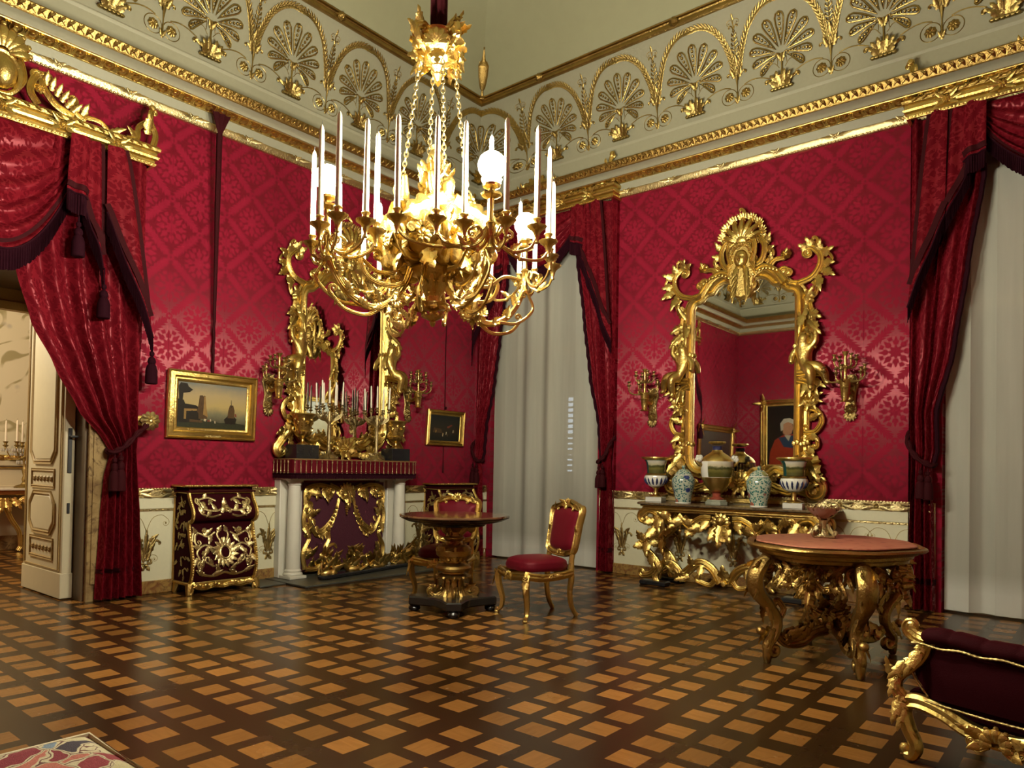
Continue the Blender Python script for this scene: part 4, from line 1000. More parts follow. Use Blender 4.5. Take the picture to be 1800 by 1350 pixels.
# ------------------------------------------------------------------ wall sconces
def cup(m,x,y,z,k=1.):
    m.lathe([(.006*k,-.035*k),(.010*k,-.03*k),(.008*k,-.02*k),(.022*k,-.008*k),(.026*k,0),(.012*k,.004*k),(.012*k,.018*k),(.022*k,.028*k),(.024*k,.034*k),(.012*k,.036*k)],10,(x,y,z))
def sconce(P,lab,loc):
    t=thing('wall_sconce',lab,'sconce',loc,0,'gilt candle sconces on the silk walls'); l=V(loc); Q=lambda u,v,w: tuple(V(P(u,v,w))-l)
    m=MB(); o=Orn(m,Q)
    m.prism(cat([(0,-.30),(.06,-.24),(.05,-.14),(.055,-.05),(.08,.04),(.05,.12),(0,.14),(-.05,.12),(-.08,.04),(-.055,-.05),(-.05,-.14),(-.06,-.24)],3,True),0,.022,P=Q,bev=.008)
    o.ros(0,.05,.06,8,.025,.6); o.ros(0,-.22,.055,10,.025,.5); o.sc([(.03,-.02),(-.02,-.06),(.02,-.11),(-.01,-.15)],.016,.012,w=.03)
    for a in (60,120,-60,-120): o.lf(0,.04,a,.12,.06,.7,.02,3,7,2)
    o.shell(0,-.27,270,.07,7,160,.02); m.build('backplate',BRONZE,t)
    m=MB(); m.tube([Q(0,v,w) for v,w in cat([(-.02,.02),(-.06,.08),(-.04,.16),(-.01,.20)],4)],[.022]*13,8)
    MM=Matrix(((1,0,0,0),(0,0,1,0),(0,1,0,0),(0,0,0,1)))
    m.lathe([(.0,-.165),(.045,-.16),(.05,-.15),(.03,-.14),(.038,-.10),(.045,-.03),(.052,-.02),(.046,-.01),(.058,.05),(.062,.06),(.02,.065),(.016,.10),(.018,.2),(.022,.205),(.016,.21),(.015,.30),(.018,.31),(.030,.335),(.034,.345),(.018,.345)],16,P=lambda x,y,z: Q(x,z,.22+y)); m.build('vase_stem',BRASS,t)
    m=MB()
    for n,R,z0,z1,ph in ((5,.20,.05,.15,.3),(4,.115,.19,.265,.9)):
        for k in range(n):
            a=ph+2*pi*k/n; ca,sa=cos(a),sin(a)*.75
            m.tube([Q(ca*r*R,z0+(z1-z0)*f,.22+sa*r*R) for r,f in ((.1,.0),(.35,-.1),(.65,-.12),(.9,.1),(1.,.45),(1.,.75))],[.010,.010,.009,.009,.008,.008],6)
            x,z=ca*R,.22+sa*R
            g=MB(); g.lathe([(.006,-.03),(.012,-.025),(.010,-.015),(.026,0),(.028,.008),(.012,.012),(.011,.03),(.022,.042),(.024,.05),(.011,.05)],9,P=lambda a_,b_,c_,x=x,z=z,z1=z1: Q(x+a_,z1+c_,z+b_)); g.build('candle_cup',BRONZE,t)
            o=Orn(m,lambda u,v,w,ca=ca,sa=sa: Q(ca*u-sa*w,v,.22+sa*u+ca*w)); o.lf(.3*R,z0-.02,60,.07,.03,.7,.0,2,4,1)
    m.build('candle_arms',BRONZE,t)
sconce(lambda u,v,w: WA(-3.47+u,2.18+v,w),'gilt candle sconce on the left wall between large harbour picture and mantel mirror',(-3.47,0,2.18))
sconce(lambda u,v,w: WA(-1.36+u,2.24+v,w),'gilt candle sconce on the left wall above the small dark picture',(-1.36,0,2.24))
sconce(lambda u,v,w: WB(-2.96-u,2.18+v,w),'gilt candle sconce between the corner window curtain and the console mirror',(0,-2.96,2.18))
sconce(lambda u,v,w: WB(-5.215-u,2.19+v,w),'gilt candle sconce between console mirror and rightmost window curtain',(0,-5.215,2.19))
# ------------------------------------------------------------------ pictures
def pic_frame(m,Q,u0,u1,v0,v1,prof):
    q=[(u0,v0),(u1,v0),(u1,v1),(u0,v1)]; dirs=[(1,1),(-1,1),(-1,-1),(1,-1)]; vs=[];fs=[];k=len(prof)
    for (u,v),(a,b) in zip(q,dirs):
        for d,w in prof: vs.append(tuple(Q(u+a*d,v+b*d,w)))
    for i in range(4):
        j=(i+1)%4
        for p in range(k-1): fs.append((i*k+p,i*k+p+1,j*k+p+1,j*k+p))
    m.add(vs,fs)
def picture(P,name,lab,loc,w,h,fw_,canvas,tilt=.0,frm=GOLD,dark=None,corner=False):
    t=thing(name,lab,'painting',loc); l=V(loc); Q=lambda u,v,w_: tuple(V(P(u,v,w_+.012+tilt*(v/h)))-l)
    m=MB(); f=fw_; pic_frame(m,Q,-w/2,w/2,0,h,[(0,0),(0,.035),(.12*f,.045),(.2*f,.035),(.32*f,.04),(.5*f,.05),(.62*f,.035),(.66*f,.02),(.78*f,.026),(.9*f,.022),(f,.008)])
    if corner:
        for a in (-1,1):
            for b in (0,1): 
                o=Orn(m,Q,1,u0=a*(w/2-f*.5),v0=b*h+(f*.5 if b==0 else -f*.5)); o.ros(0,0,f*.5,8,.05,.5)
                for k in range(4): o.lf(0,0,90*k,f*1.6,f*.6,.6,.045,3,6,1)
    m.build('picture_frame',frm,t); canvas(t,Q,-w/2+f,w/2-f,f,h-f); return t
def polyc(t,Q,u0,u1,v0,v1,base,shapes):
    m=MB(); m.grid(lambda a,b:(u0+(u1-u0)*a,v0+(v1-v0)*b,.008),1,1,P=Q); mats=[base]
    for i,(mat,poly) in enumerate(shapes):
        mats.append(mat); m.prism([(u0+(u1-u0)*x,v0+(v1-v0)*y) for x,y in poly],.008,.0088+.0002*i,P=Q,mi=i+1)
    m.build('canvas',mats,t,smooth=False)
def paint(name,stops,axis,n=(2.5,.25),rough=.35,grain=(1,1,1)):
    """oil sky/ground: colour ramp over canvas height broken up by soft cloud noise"""
    t=NT(name); p=t.pos(); s=t.sep(p); z=s[2]; lo,hi=axis
    f=t.M('DIVIDE',t.M('SUBTRACT',z,lo),hi-lo); nz=t.noise(t.scale(p,grain),n[0],5,.6)
    f=t.M('ADD',f,t.M('MULTIPLY',t.M('SUBTRACT',nz,.5),n[1]))
    r=t.n.new('ShaderNodeValToRGB'); t.L(f,r.inputs[0]); e=r.color_ramp.elements
    e[0].position=stops[0][0]; e[0].color=C(stops[0][1])+(1,); e[1].position=stops[-1][0]; e[1].color=C(stops[-1][1])+(1,)
    for po,c in stops[1:-1]: k=e.new(po); k.color=C(c)+(1,)
    return t.pbr(r.outputs[0],rough)
PD=plain('dark_umber_paint',C('#1c1710'),.35,var=.4,nscale=30); PB=plain('brown_paint',C('#4a3620'),.35,var=.4,nscale=40); PT=plain('tan_paint',C('#86683a'),.35,var=.3,nscale=40); PGR=plain('dark_green_paint',C('#2a2c1c'),.35,var=.4,nscale=50); PWH=plain('pale_paint',C('#b9a98a'),.35,var=.3,nscale=60); PRD=plain('dull_red_paint',C('#6e3524'),.35,var=.3,nscale=50)
def harbour(t,Q,u0,u1,v0,v1):
    sky=paint('harbour_sky_paint',[(0,'#14130f'),(.14,'#1d1a13'),(.20,'#4a4636'),(.34,'#6d6850'),(.5,'#a58f5c'),(.72,'#a08c66'),(1,'#5d6668')],(1.60,2.16),(4,.34))
    sh=[(PGR,[(0,0),(1,0),(1,.12),(.8,.16),(.6,.13),(.45,.19),(.3,.16),(0,.2)]),(PD,[(0,.1),(.32,.12),(.34,.42),(.25,.5),(.1,.52),(.08,.6),(0,.62)]),
        (PB,[(.26,.2),(.42,.2),(.40,.5),(.385,.72),(.36,.73),(.355,.71),(.34,.735),(.30,.725),(.29,.55)]),(PT,[(.36,.3),(.43,.25),(.40,.5),(.385,.71),(.365,.71)]),
        (PT,[(.09,.18),(.12,.18),(.12,.36),(.27,.38),(.27,.42),(.09,.41)]),(PD,[(.13,.12),(.3,.12),(.29,.34),(.2,.38),(.14,.33)]),(PB,[(.17,.12),(.36,.12),(.34,.17),(.17,.18)]),
        (PD,[(.02,.5),(.06,.5),(.07,.75),(.16,.78),(.2,.84),(.14,.9),(.12,.97),(.03,.98),(.0,.9)]),
        (PD,[(.69,.12),(.84,.12),(.86,.24),(.82,.3),(.8,.42),(.74,.44),(.72,.3),(.67,.22)]),(PB,[(.72,.26),(.82,.26),(.825,.44),(.80,.56),(.75,.56),(.73,.44)]),(PD,[(.765,.5),(.775,.5),(.772,.68),(.768,.68)]),(PRD,[(.83,.30),(.86,.29),(.85,.36),(.83,.37)]),
        (PWH,[(.37,.16),(.40,.15),(.41,.2),(.38,.21)]),(PRD,[(.42,.15),(.47,.15),(.46,.19),(.43,.19)]),(PWH,[(.53,.12),(.545,.12),(.54,.17),(.53,.17)]),(PWH,[(.46,.16),(.48,.16),(.475,.21),(.465,.21)])]
    polyc(t,Q,u0,u1,v0,v1,sky,sh)
def night(t,Q,u0,u1,v0,v1):
    g=paint('night_scene_paint',[(0,'#0c0c0c'),(.25,'#14130f'),(.45,'#2b2014'),(.6,'#231f17'),(1,'#0f1519')],(1.62,2.06),(6,.4))
    R=random.Random(2); sh=[(PRD,[(.6,.5),(.75,.62),(.72,.66),(.56,.56)]),(PB,[(.1,.32),(.4,.30),(.38,.46),(.14,.5)])]
    for i in range(7):
        x=R.uniform(.12,.8); y=R.uniform(.1,.34); w=R.uniform(.015,.035); sh.append(((PWH,PT,PB)[i%3],[(x,y),(x+w,y),(x+w*1.6,y+.10),(x+w*.4,y+.12)]))
    polyc(t,Q,u0,u1,v0,v1,g,sh)
picture(lambda u,v,w: WA(-4.125+u,v,w),'picture','gold framed painting of a harbour with ruined tower, hung from long cord','' or (-4.125,0,1.54),1.0,.70,.115,harbour,.03) if 0 else None
def PA1(u,v,w): return WA(-4.13+u,1.545+v,w)
t=picture(PA1,'picture','large gold framed harbour painting with tower and ship, left wall by doorway',(-4.13,0,1.545),.985,.69,.115,harbour,.03)
m=MB(); m.box(-.09,.09,.018,.05,.045,.055,P=lambda u,v,w: tuple(V(PA1(u,v,w))-t.location),bev=.003); m.build('name_plate',BRONZE,t)
picture(lambda u,v,w: WA(-.65+u,1.60+v,w),'picture','small dark night scene in gold frame, left wall right of mantel',(-.65,0,1.60),.745,.50,.075,night,.03)
def cord(lab,loc,u,z0,z1,low=None,bow=True):
    t=thing('rope',lab,'cord',loc); l=V(loc); Q=lambda a,b,w: tuple(V(WA(a-(.10*max(0,(b-z0)/(z1-z0)) if bow else 0),b,w+(.20*max(0,(b-z0)/(z1-z0)) if bow else 0)))-l)
    m=MB(); w0=.02
    if bow:
        m.tube([Q(u,z,w0+.01) for z in (z1-.24,z1-1.0,(z0+z1)/2,z0+.6)],[.030,.028,.022,.016],6); m.tube([Q(u+.004*sin(k*1.9),z0+.6*(1-k/10),w0+.01) for k in range(11)],[.013+.004*(k%3==0) for k in range(11)],6)
        m.tube([Q(u,z1-.24,w0+.01),Q(u+.005,z1-.28,w0+.012),Q(u,z1-.32,w0+.01)],[.02,.032,.02],8)
        b=MB(); b.grid(lambda a,c: (u+(a-.5)*(.05+.16*c)+.0,z1-.24+.20*c,w0+.02+.012*cos(a*6*pi)*c+.01*c),18,6,P=Q); b.build('gathered_tuft',CORD,t)
    else:
        m.tube([Q(u+.003*sin(k),z0+(z1-z0)*k/16,w0) for k in range(17)],.007,5); m.ball(Q(u,z0+.04,w0+.02),.02,8)
        if low: m.tube([Q(u-.01,z,w0) for z in (low[1],(low[0]+low[1])/2,low[0])],[.006,.006,.012],5)
    m.build('hanging_cord',CORD,t)
cord('long dark red picture cord with gathered tuft above the harbour painting',(-4.14,0,2.3),-4.14,2.24,4.93)
cord('thin dark cord above and below the small dark night scene picture',(-.65,0,2.1),-.65,2.10,4.72,(1.22,1.60),False)
# pictures on the walls behind the camera, seen in the mirrors
def portrait(t,Q,u0,u1,v0,v1):
    g=paint('dark_portrait_ground',[(0,'#0b0a08'),(.5,'#15120e'),(1,'#0e0c0a')],(1.4,3.0),(3,.2))
    red=plain('red_coat_paint',C('#8a2a12'),.4,var=.3,nscale=20); blu=plain('blue_sash_paint',C('#1f3550'),.4); fl=plain('flesh_paint',C('#a87a5c'),.4); wig=plain('white_wig_paint',C('#a9a293'),.4)
    sh=[(red,[(.20,0),(.92,0),(.9,.3),(.8,.46),(.62,.52),(.45,.51),(.30,.42),(.22,.22)]),(blu,[(.36,.46),(.66,.5),(.6,.28),(.45,.3)]),(fl,[(.44,.53),(.5,.49),(.58,.53),(.61,.62),(.59,.71),(.52,.74),(.45,.71),(.43,.62)]),(wig,[(.40,.57),(.44,.59),(.445,.69),(.52,.725),(.6,.69),(.63,.6),(.655,.58),(.65,.74),(.55,.79),(.45,.78),(.39,.7)]),(wig,[(.46,.5),(.57,.5),(.53,.4)])]
    sh=[(m_,[(x-.17,y) for x,y in q_]) for m_,q_ in sh]
    polyc(t,Q,u0,u1,v0,v1,g,sh)
def dusk(t,Q,u0,u1,v0,v1):
    polyc(t,Q,u0,u1,v0,v1,paint('dusky_landscape_paint',[(0,'#17130f'),(.3,'#2c2620'),(.6,'#3a3230'),(1,'#45403c')],(1.0,2.3),(2,.3)),[(PD,[(0,0),(1,0),(1,.3),(.6,.4),(.3,.25),(0,.5)])])
def bright(t,Q,u0,u1,v0,v1):
    polyc(t,Q,u0,u1,v0,v1,paint('pale_sky_paint',[(0,'#3a3a30'),(.2,'#6b6a50'),(.35,'#a9a27c'),(.7,'#b8b594'),(1,'#8fa0a0')],(1.4,2.9),(2,.25)),[(PGR,[(0,0),(.3,0),(.25,.25),(.1,.4),(0,.42)]),(PB,[(.4,.0),(.7,0),(.6,.22),(.55,.36),(.5,.2)])])
picture(lambda u,v,w: WC(-1.5-u,1.35+v,w),'portrait','portrait of person in red coat and white wig, reflected in console mirror','' or (XL,-1.5,1.35),1.75,1.75,.16,portrait,.04,GOLD,None,True)
picture(lambda u,v,w: WA(-8.72+u,1.05+v,w),'picture','gold framed dusky landscape left of the doorway, reflected in console mirror',(-8.72,0,1.05),2.0,1.36,.15,dusk,.04,GOLD,None,True)
picture(lambda u,v,w: WD(-3.25-u,1.3+v,w),'picture','gold framed pale sky painting reflected in the mantel mirror',(-3.25,YF,1.3),1.15,1.7,.12,bright,.04,GOLD,None,True)
# ------------------------------------------------------------------ fireplace
t=thing('fireplace','white marble fireplace with two columns below the mantel mirror','fireplace',(-2.45,0,0)); Q=lambda u,v,w: (u,-w,v)
m=MB(); m.box(-1.02,1.15,-.001,.022,-.80,0,bev=.004); m.box(-1.32,-1.03,-.001,.018,-.50,-.02,bev=.004); 
hm=MB(); hm.box(-1.02,1.12,.0,.022,0,.80,P=Q,bev=.004); hm.box(-1.34,-1.03,.0,.017,.02,.46,P=Q,bev=.004); hm.build('hearth_slab',SLATE,t)
m=MB()
for s in (1,-1):
    c=.79*s
    m.box(c-.115,c+.115,.022,1.13,.0,.12,P=Q,bev=.006); m.box(c-s*.17-.05,c-s*.17+.05,.022,1.13,0,.09,P=Q,bev=.006)
    m.box(c-.13,c+.13,1.13,1.19,0,.34,P=Q,bev=.006)
m.box(-.885,.875,1.12,1.30,.0,.30,P=Q,bev=.006); m.build('surround',WHITEM,t)
for s in (1,-1):
    m=MB(); c=(.79*s,-.225,.022)
    m.box(c[0]-.11,c[0]+.11,-.225-.11,-.225+.11,.022,.055,bev=.004)
    m.lathe([(.0,.032),(.105,.034),(.11,.045),(.105,.06),(.088,.065),(.086,.075),(.094,.085),(.088,.095),(.080,.105),(.079,.3),(.068,1.03),(.067,1.04),(.075,1.045),(.075,1.055),(.068,1.06),(.07,1.075),(.095,1.10),(.10,1.108)],26,c); m.build('column',WHITEM,t)
m=MB(); m.box(-.92,.91,1.345,1.365,0,.41,P=Q,bev=.006); m.box(-.90,.89,1.30,1.345,0,.38,P=Q); m.build('mantel_shelf',plain('gilt_edged_walnut_shelf',(.20,.11,.04),.3,var=.2),t)
t=thing('mantel_cloth','crimson fringed cloth valance with tasselled straps hanging round the mantel shelf','valance',(-2.45,0,1.36)); Q=lambda u,v,w: (u,-w,v-1.36)
path=[(-.925,.0),(-.925,.36),(-.885,.405),(.875,.405),(.915,.36),(.915,.0)]
def along(s):
    L=[(V(path[i+1])-V(path[i])).length for i in range(5)]; T=sum(L); d=s*T
    for i in range(5):
        if d<=L[i] or i==4: return V(path[i]).lerp(V(path[i+1]),min(1,d/L[i]))
        d-=L[i]
m=MB(); m.grid(lambda a,b: (along(a).x*(1+.004*b),1.352-.155*b-.0*a,along(a).y+.006+.006*b+.004*sin(a*180)),220,4,P=Q); m.build('cloth_band',VELVC,t)
m=MB(); g=MB()
for i in range(37):
    p=along((i+.5)/37); q=(p.x,p.y+.016) if .14<(i+.5)/37<.86 else (p.x+(.016 if p.x>0 else -.016),p.y)
    m.tube([Q(q[0],z,q[1]) for z in (1.335,1.325,1.31,1.25,1.235,1.22)],[.003,.010,.004,.004,.004,.008],6); m.ball(Q(q[0],1.205,q[1]),.011,6); m.ball(Q(q[0],1.340,q[1]),.009,6)
m.build('strap_ornament',SILVG,t)
fringe(g,Q,[(along(i/60).x*1.01,1.198,along(i/60).y+.012) for i in range(61)],.055); g.build('fringe',FRINGE,t)
# fire screen
t=thing('fire_screen','dark crimson velvet fire screen with gilded scrolls and garlands filling the fireplace','fire screen',(-2.45,-.10,.03)); Q=lambda u,v,w: (u,-w,v)
m=MB(); m.box(-.60,.60,.04,1.06,.0,.03,P=Q); m.build('velvet_panel',plain('ribbed_plum_velvet',(.055,.006,.018),.75,0,.3,90,.3,Sheen_Weight=.4,Sheen_Tint=(.7,.1,.2)),t)
m=MB()
for s in (1,-1):
    o=Orn(m,Q,s)
    for (pts,ev) in (([(.57,.06),(.60,.25),(.52,.42),(.58,.52)],(.05,1,1.1)),([(.58,.50),(.60,.66),(.57,.80)],(.05,1,1.1)),([(.58,.80),(.57,.98),(.40,1.03),(.22,1.0)],(.05,1,1.1)),([(.24,1.03),(.12,.98),(.08,.90)],(.04,-1,1.)),([(.56,.06),(.42,.05),(.33,.10)],(.04,-1,1.))): o.sc(pts,.03,.024,ev=ev,w=.035)
    for (u,v,a,L) in ((.56,.98,200,.2),(.5,1.0,220,.18),(.40,1.0,-70,.16),(.32,1.0,-100,.2),(.2,.98,-60,.16),(.12,1.0,-110,.18),(.57,.84,-120,.18),(.56,.66,150,.2),(.58,.6,-100,.2),(.56,.42,110,.16),(.56,.3,-140,.12),(.55,.18,130,.2),(.48,.05,90,.16),(.4,.08,110,.14)): o.lf(u,v,a,L,.10,.8,.03,4,8,2)
    for (u,v) in ((.44,.98),(.26,.98),(.56,.74),(.55,.9)): o.ros(u,v,.05,7,.04,.6)
    # hanging garland of drapery
    for d,r in ((0,.022),(.03,.018),(-.03,.016)):
        o.sc([(.11,.86-d*.3),(.17,.66-d),(.30,.50-d*1.4),(.42,.47-d),(.50,.56-d*.4),(.53,.64)],r,r,w=.04)
    for i in range(9): f=i/8; o.lf(.14+.36*f,.70-.24*sin(pi*min(1,f*1.05)),-75-20*(f-.5),.09,.06,.5,.035,2,5,1)
    for i in range(6): o.ball(.15+.02*i,.76-.045*i,.022,.05,6)
for o in (Orn(m,Q),):
    o.lf(0,.98,-90,.24,.16,.6,.05,5,10,3); o.shell(0,.92,90,.13,9,170,.04); 
    for i in range(5): o.ball(0,.80-.03*i,.03-.004*i,.06,6)
m.build('gilded_mount',GOLD,t)
# andirons / fender
t=thing('hearth_fender','low gilded bronze fender of foliage on a dark base in front of fire screen','fender',(-2.2,-.55,.0245)); Q=lambda u,v,w: (u,w,v)
m=MB(); m.prism([(-.85,-.02),(.75,.22),(.78,.32),(.72,.36),(-.80,.12),(-.93,.06),(-.92,-.0)],0,.045,P=lambda u,v,w:(u,v-.05,w),bev=.01); m.build('fender_base',BLACKM,t)
m=MB(); R=random.Random(9)
for (cx,cy,n,hh) in ((-.78,.02,26,.34),(-.35,.10,34,.34),(.05,.16,26,.16),(.45,.22,26,.24),(.72,.27,24,.30)):
    P3=lambda u,v,w,cx=cx,cy=cy: (cx+u,cy-w,v); o=Orn(m,P3)
    for i in range(n):
        v=R.uniform(.05,hh*.75); o.lf(R.uniform(-.14,.14)*(1-v/hh*.7),v,R.uniform(20,160),R.uniform(.10,.2),.08,R.uniform(.5,1.),R.uniform(-.04,.05),3,7,2)
    for i in range(5): o.sc([(R.uniform(-.12,.12),.05),(R.uniform(-.15,.15),.12),(R.uniform(-.1,.1),hh*.7)],.018,.012,ev=(.03,R.choice((1,-1)),1.),w=R.uniform(-.03,.06))
    for i in range(7): o.ball(R.uniform(-.1,.1),R.uniform(.06,hh*.6),R.uniform(.015,.03),R.uniform(0,.06),6)
    m.ball((cx,cy,.06),.10,10,(1.2,.7,.6))
o=Orn(m,lambda u,v,w: (-.80+u,.04-w,v)); o.sc([(0,.2),(-.02,.34),(.03,.44),(.02,.52)],.03,.02,w=.0); o.ball(.02,.55,.03,0); o.sc([(.02,.36),(.10,.38),(.14,.33)],.018,.014,w=0)
m.build('gilt_foliage',BRASS,t)
t=thing('andiron','tall gilt bronze andiron of stacked foliage right of the fireplace','andiron',(-1.42,-.40,.0245)); m=MB(); m.box(-.14,.14,-.12,.12,0,.03,bev=.006)
o=Orn(m,lambda u,v,w: (u,-w,v)); R=random.Random(4)
for i in range(46):
    v=R.uniform(.04,.52); s=(1-v/.75); o.lf(R.uniform(-.10,.10)*s,v,R.uniform(10,170),.15*s+.05,.07,R.uniform(.5,1.),R.uniform(-.05,.06)*s,3,7,2)
m.lathe([(.13,.02),(.12,.06),(.06,.12),(.04,.3),(.03,.5),(.015,.62),(.0,.66)],12); m.build('gilt_foliage',BRONZE,t)
# ------------------------------------------------------------------ velvet cabinets with raised gold embroidery
def cabinet(lab,x0):
    t=thing('velvet_cabinet',lab,'cabinet',(x0,0,0)); W=.73
    pr=[(.115,.36),(.16,.385),(.25,.405),(.35,.40),(.45,.375),(.56,.335),(.66,.315),(.705,.32),(.715,.35),(.74,.385),(.79,.40),(.85,.375),(.92,.325),(.98,.295),(1.0,.29)]
    prf=cat([(z,w,0) for z,w in pr],4)
    def wz(z):
        for i in range(len(prf)-1):
            if prf[i][0]<=z<=prf[i+1][0]: f=(z-prf[i][0])/(prf[i+1][0]-prf[i][0]+1e-9); return prf[i][1]+(prf[i+1][1]-prf[i][1])*f
        return prf[-1][1] if z>.5 else prf[0][1]
    m=MB(); poly=[(p[1],p[0]) for p in prf]+[(.02,1.0),(.02,.115)]
    m.prism(poly,.02,W-.02,P=lambda a,b,c: (c,-a,b)); m.build('velvet_body',VELVET,t)
    g=MB()
    for u in (.02,W-.02):
        g.tube([(u,-p[1]-.004,p[0]) for p in prf],.020,6)
        for p in prf[::1]: g.ball((u,-p[1]-.018,p[0]),.011,5)
    for u in (.0,W):
        for zz in ((.12,.99),): g.tube([(u+(.012 if u==0 else -.012),-.03,z) for z in zz],.014,6)
    g.tube([(0.02,-.30,1.005),(W-.02,-.30,1.005)],.016,6); g.tube([(0.01,-.30,1.005),(.01,-.02,1.005)],.014,6); g.build('gilt_edging',GOLD,t)
    for nm,z0,z1,k in (('embroidery',.14,.68,0),('embroidery',.74,.97,1)):
        e=MB(); Qf=lambda u,v,w: (W/2+u,-(wz(v)+w+.002),v)
        for s in (1,-1):
            o=Orn(e,Qf,s)
            if k==0:
                for pts,ev in (([(.0,.20),(.12,.17),(.24,.20),(.29,.28)],(.035,1,1.2)),([(.08,.60),(.16,.56),(.27,.60),(.30,.52)],(.04,-1,1.2)),([(.10,.44),(.20,.48),(.29,.42),(.27,.34)],(.04,-1,1.2)),([(.04,.29),(.12,.27),(.20,.31)],(.035,1,1.1)),([(.02,.64),(.06,.58),(.04,.52)],(.03,-1,1.)),([(.30,.62),(.32,.54)],(.02,-1,1.))): o.sc(pts,.012,.010,ev=ev,w=0,prof=FLATP)
                for (u,v,a,L) in ((.13,.17,150,.12),(.22,.19,30,.12),(.26,.24,100,.12),(.20,.57,140,.12),(.27,.58,60,.10),(.12,.57,-60,.10),(.25,.45,20,.10),(.16,.46,-50,.11),(.14,.28,60,.10),(.06,.20,60,.11),(.29,.36,-60,.10),(.10,.40,40,.10),(.05,.60,120,.08)): o.lf(u,v,a,L,.055,.5,.004,4,7,1,lift=.1)
                for (u,v) in ((.25,.30),(.22,.40),(.19,.62)): o.ros(u,v,.03,7,.004,.5)
            else:
                for pts,ev in (([(.0,.86),(.10,.82),(.22,.84),(.29,.90)],(.03,1,1.2)),([(.06,.78),(.15,.76),(.25,.79),(.28,.83)],(.03,1,1.1)),([(.08,.92),(.16,.95),(.26,.93)],(.025,-1,1.1))): o.sc(pts,.011,.009,ev=ev,w=0,prof=FLATP)
                for (u,v,a,L) in ((.10,.82,60,.1),(.16,.83,-50,.1),(.2,.84,50,.1),(.24,.80,70,.08),(.12,.93,-40,.08),(.2,.94,120,.07),(.05,.80,120,.08)): o.lf(u,v,a,L,.05,.5,.004,4,7,1,lift=.1)
                o.ros(.22,.89,.025,7,.004,.5)
        o=Orn(e,Qf)
        if k==0:
            for i in range(15): a=i*24; o.lf(.0+.05*cos(radians(a)),.40+.06*sin(radians(a)),a+25,.10,.06,.5,.004,3,6,1,lift=.12)
            o.m.tube([o.P(.052*cos(2*pi*i/18),.40+.062*sin(2*pi*i/18),.008) for i in range(18)],.011,6,closed=True,caps=False)
        else: o.ros(0,.85,.045,8,.004,.5); o.lf(0,.86,90,.1,.06,.5,.004,4,6,1)
        e.build(nm,GOLDP,t)
    e=MB(); Ql=lambda u,v,w: (.02-w-.001,-u,v); o=Orn(e,Ql); R=random.Random(6)
    for i in range(26): o.lf(R.uniform(.07,.30),R.uniform(.16,.95),R.uniform(0,360),R.uniform(.06,.11),.045,.5,.003,3,6,1,lift=.1)
    for i in range(7): u=R.uniform(.10,.27); v=.2+.11*i; o.sc([(u-.04,v),(u,v+.05),(u+.05,v+.03)],.008,.006,ev=(.02,1,1.1),w=0,prof=FLATP)
    e.build('side_embroidery',BRONZE,t)
    m=MB(); m.box(-.01,W+.01,-.32,-.015,1.0,1.018,bev=.005); m.box(.02,W-.02,-.30,-.015,1.018,1.055); m.build('velvet_top',VELVET,t)
    m=MB(); n=40
    for i in range(n): a=i/n; u=-.02+(W+.04)*a; m.ball((u,-.335+.01*sin(a*40),1.066),.016,6,(1.6,.8,.8))
    for i in range(14): m.ball((-.02,-.32+.30*i/14,1.066),.016,6,(.8,1.6,.8)); m.ball((W+.02,-.32+.30*i/14,1.066),.016,6,(.8,1.6,.8))
    m.box(-.02,W+.02,-.335,-.015,1.055,1.068,bev=.004); m.build('gilt_top_rim',GOLD,t)
    m=MB(); m.box(.0,W,-.37,-.02,.085,.118,bev=.008)
    Qf=lambda u,v,w: (W/2+u,-(.37+w),v)
    for s in (1,-1):
        o=Orn(m,Qf,s); o.sc([(.0,.06),(.10,.075),(.20,.06),(.30,.085)],.025,.03,w=.0); o.sc([(.30,.10),(.355,.07),(.345,.02)],.034,.028,w=.0,ev=(.018,1,.9))
        for (u,v,a,L) in ((.05,.07,20,.10),(.15,.07,10,.10),(.24,.08,0,.10),(.34,.09,-80,.10)): o.lf(u,v,a,L,.06,.6,.02,4,7,2)
        m.tube([(W/2+s*(W/2-.03),-.085,.1),(W/2+s*(W/2-.02),-.075,.05),(W/2+s*(W/2-.01),-.07,.0)],[.04,.03,.022],7); m.tube([(W/2+s*(W/2-.015),-.37,.1),(W/2+s*(W/2),-.385,.05),(W/2+s*(W/2+.005),-.39,.0)],[.045,.035,.026],8)
    m.build('gilt_base',GOLD,t)
    return t
cabinet('crimson velvet cabinet with raised gold scroll embroidery, left of the fireplace',-4.52)
cabinet('crimson velvet cabinet with raised gold scroll embroidery, partly behind a chair, right of fireplace',-1.03)
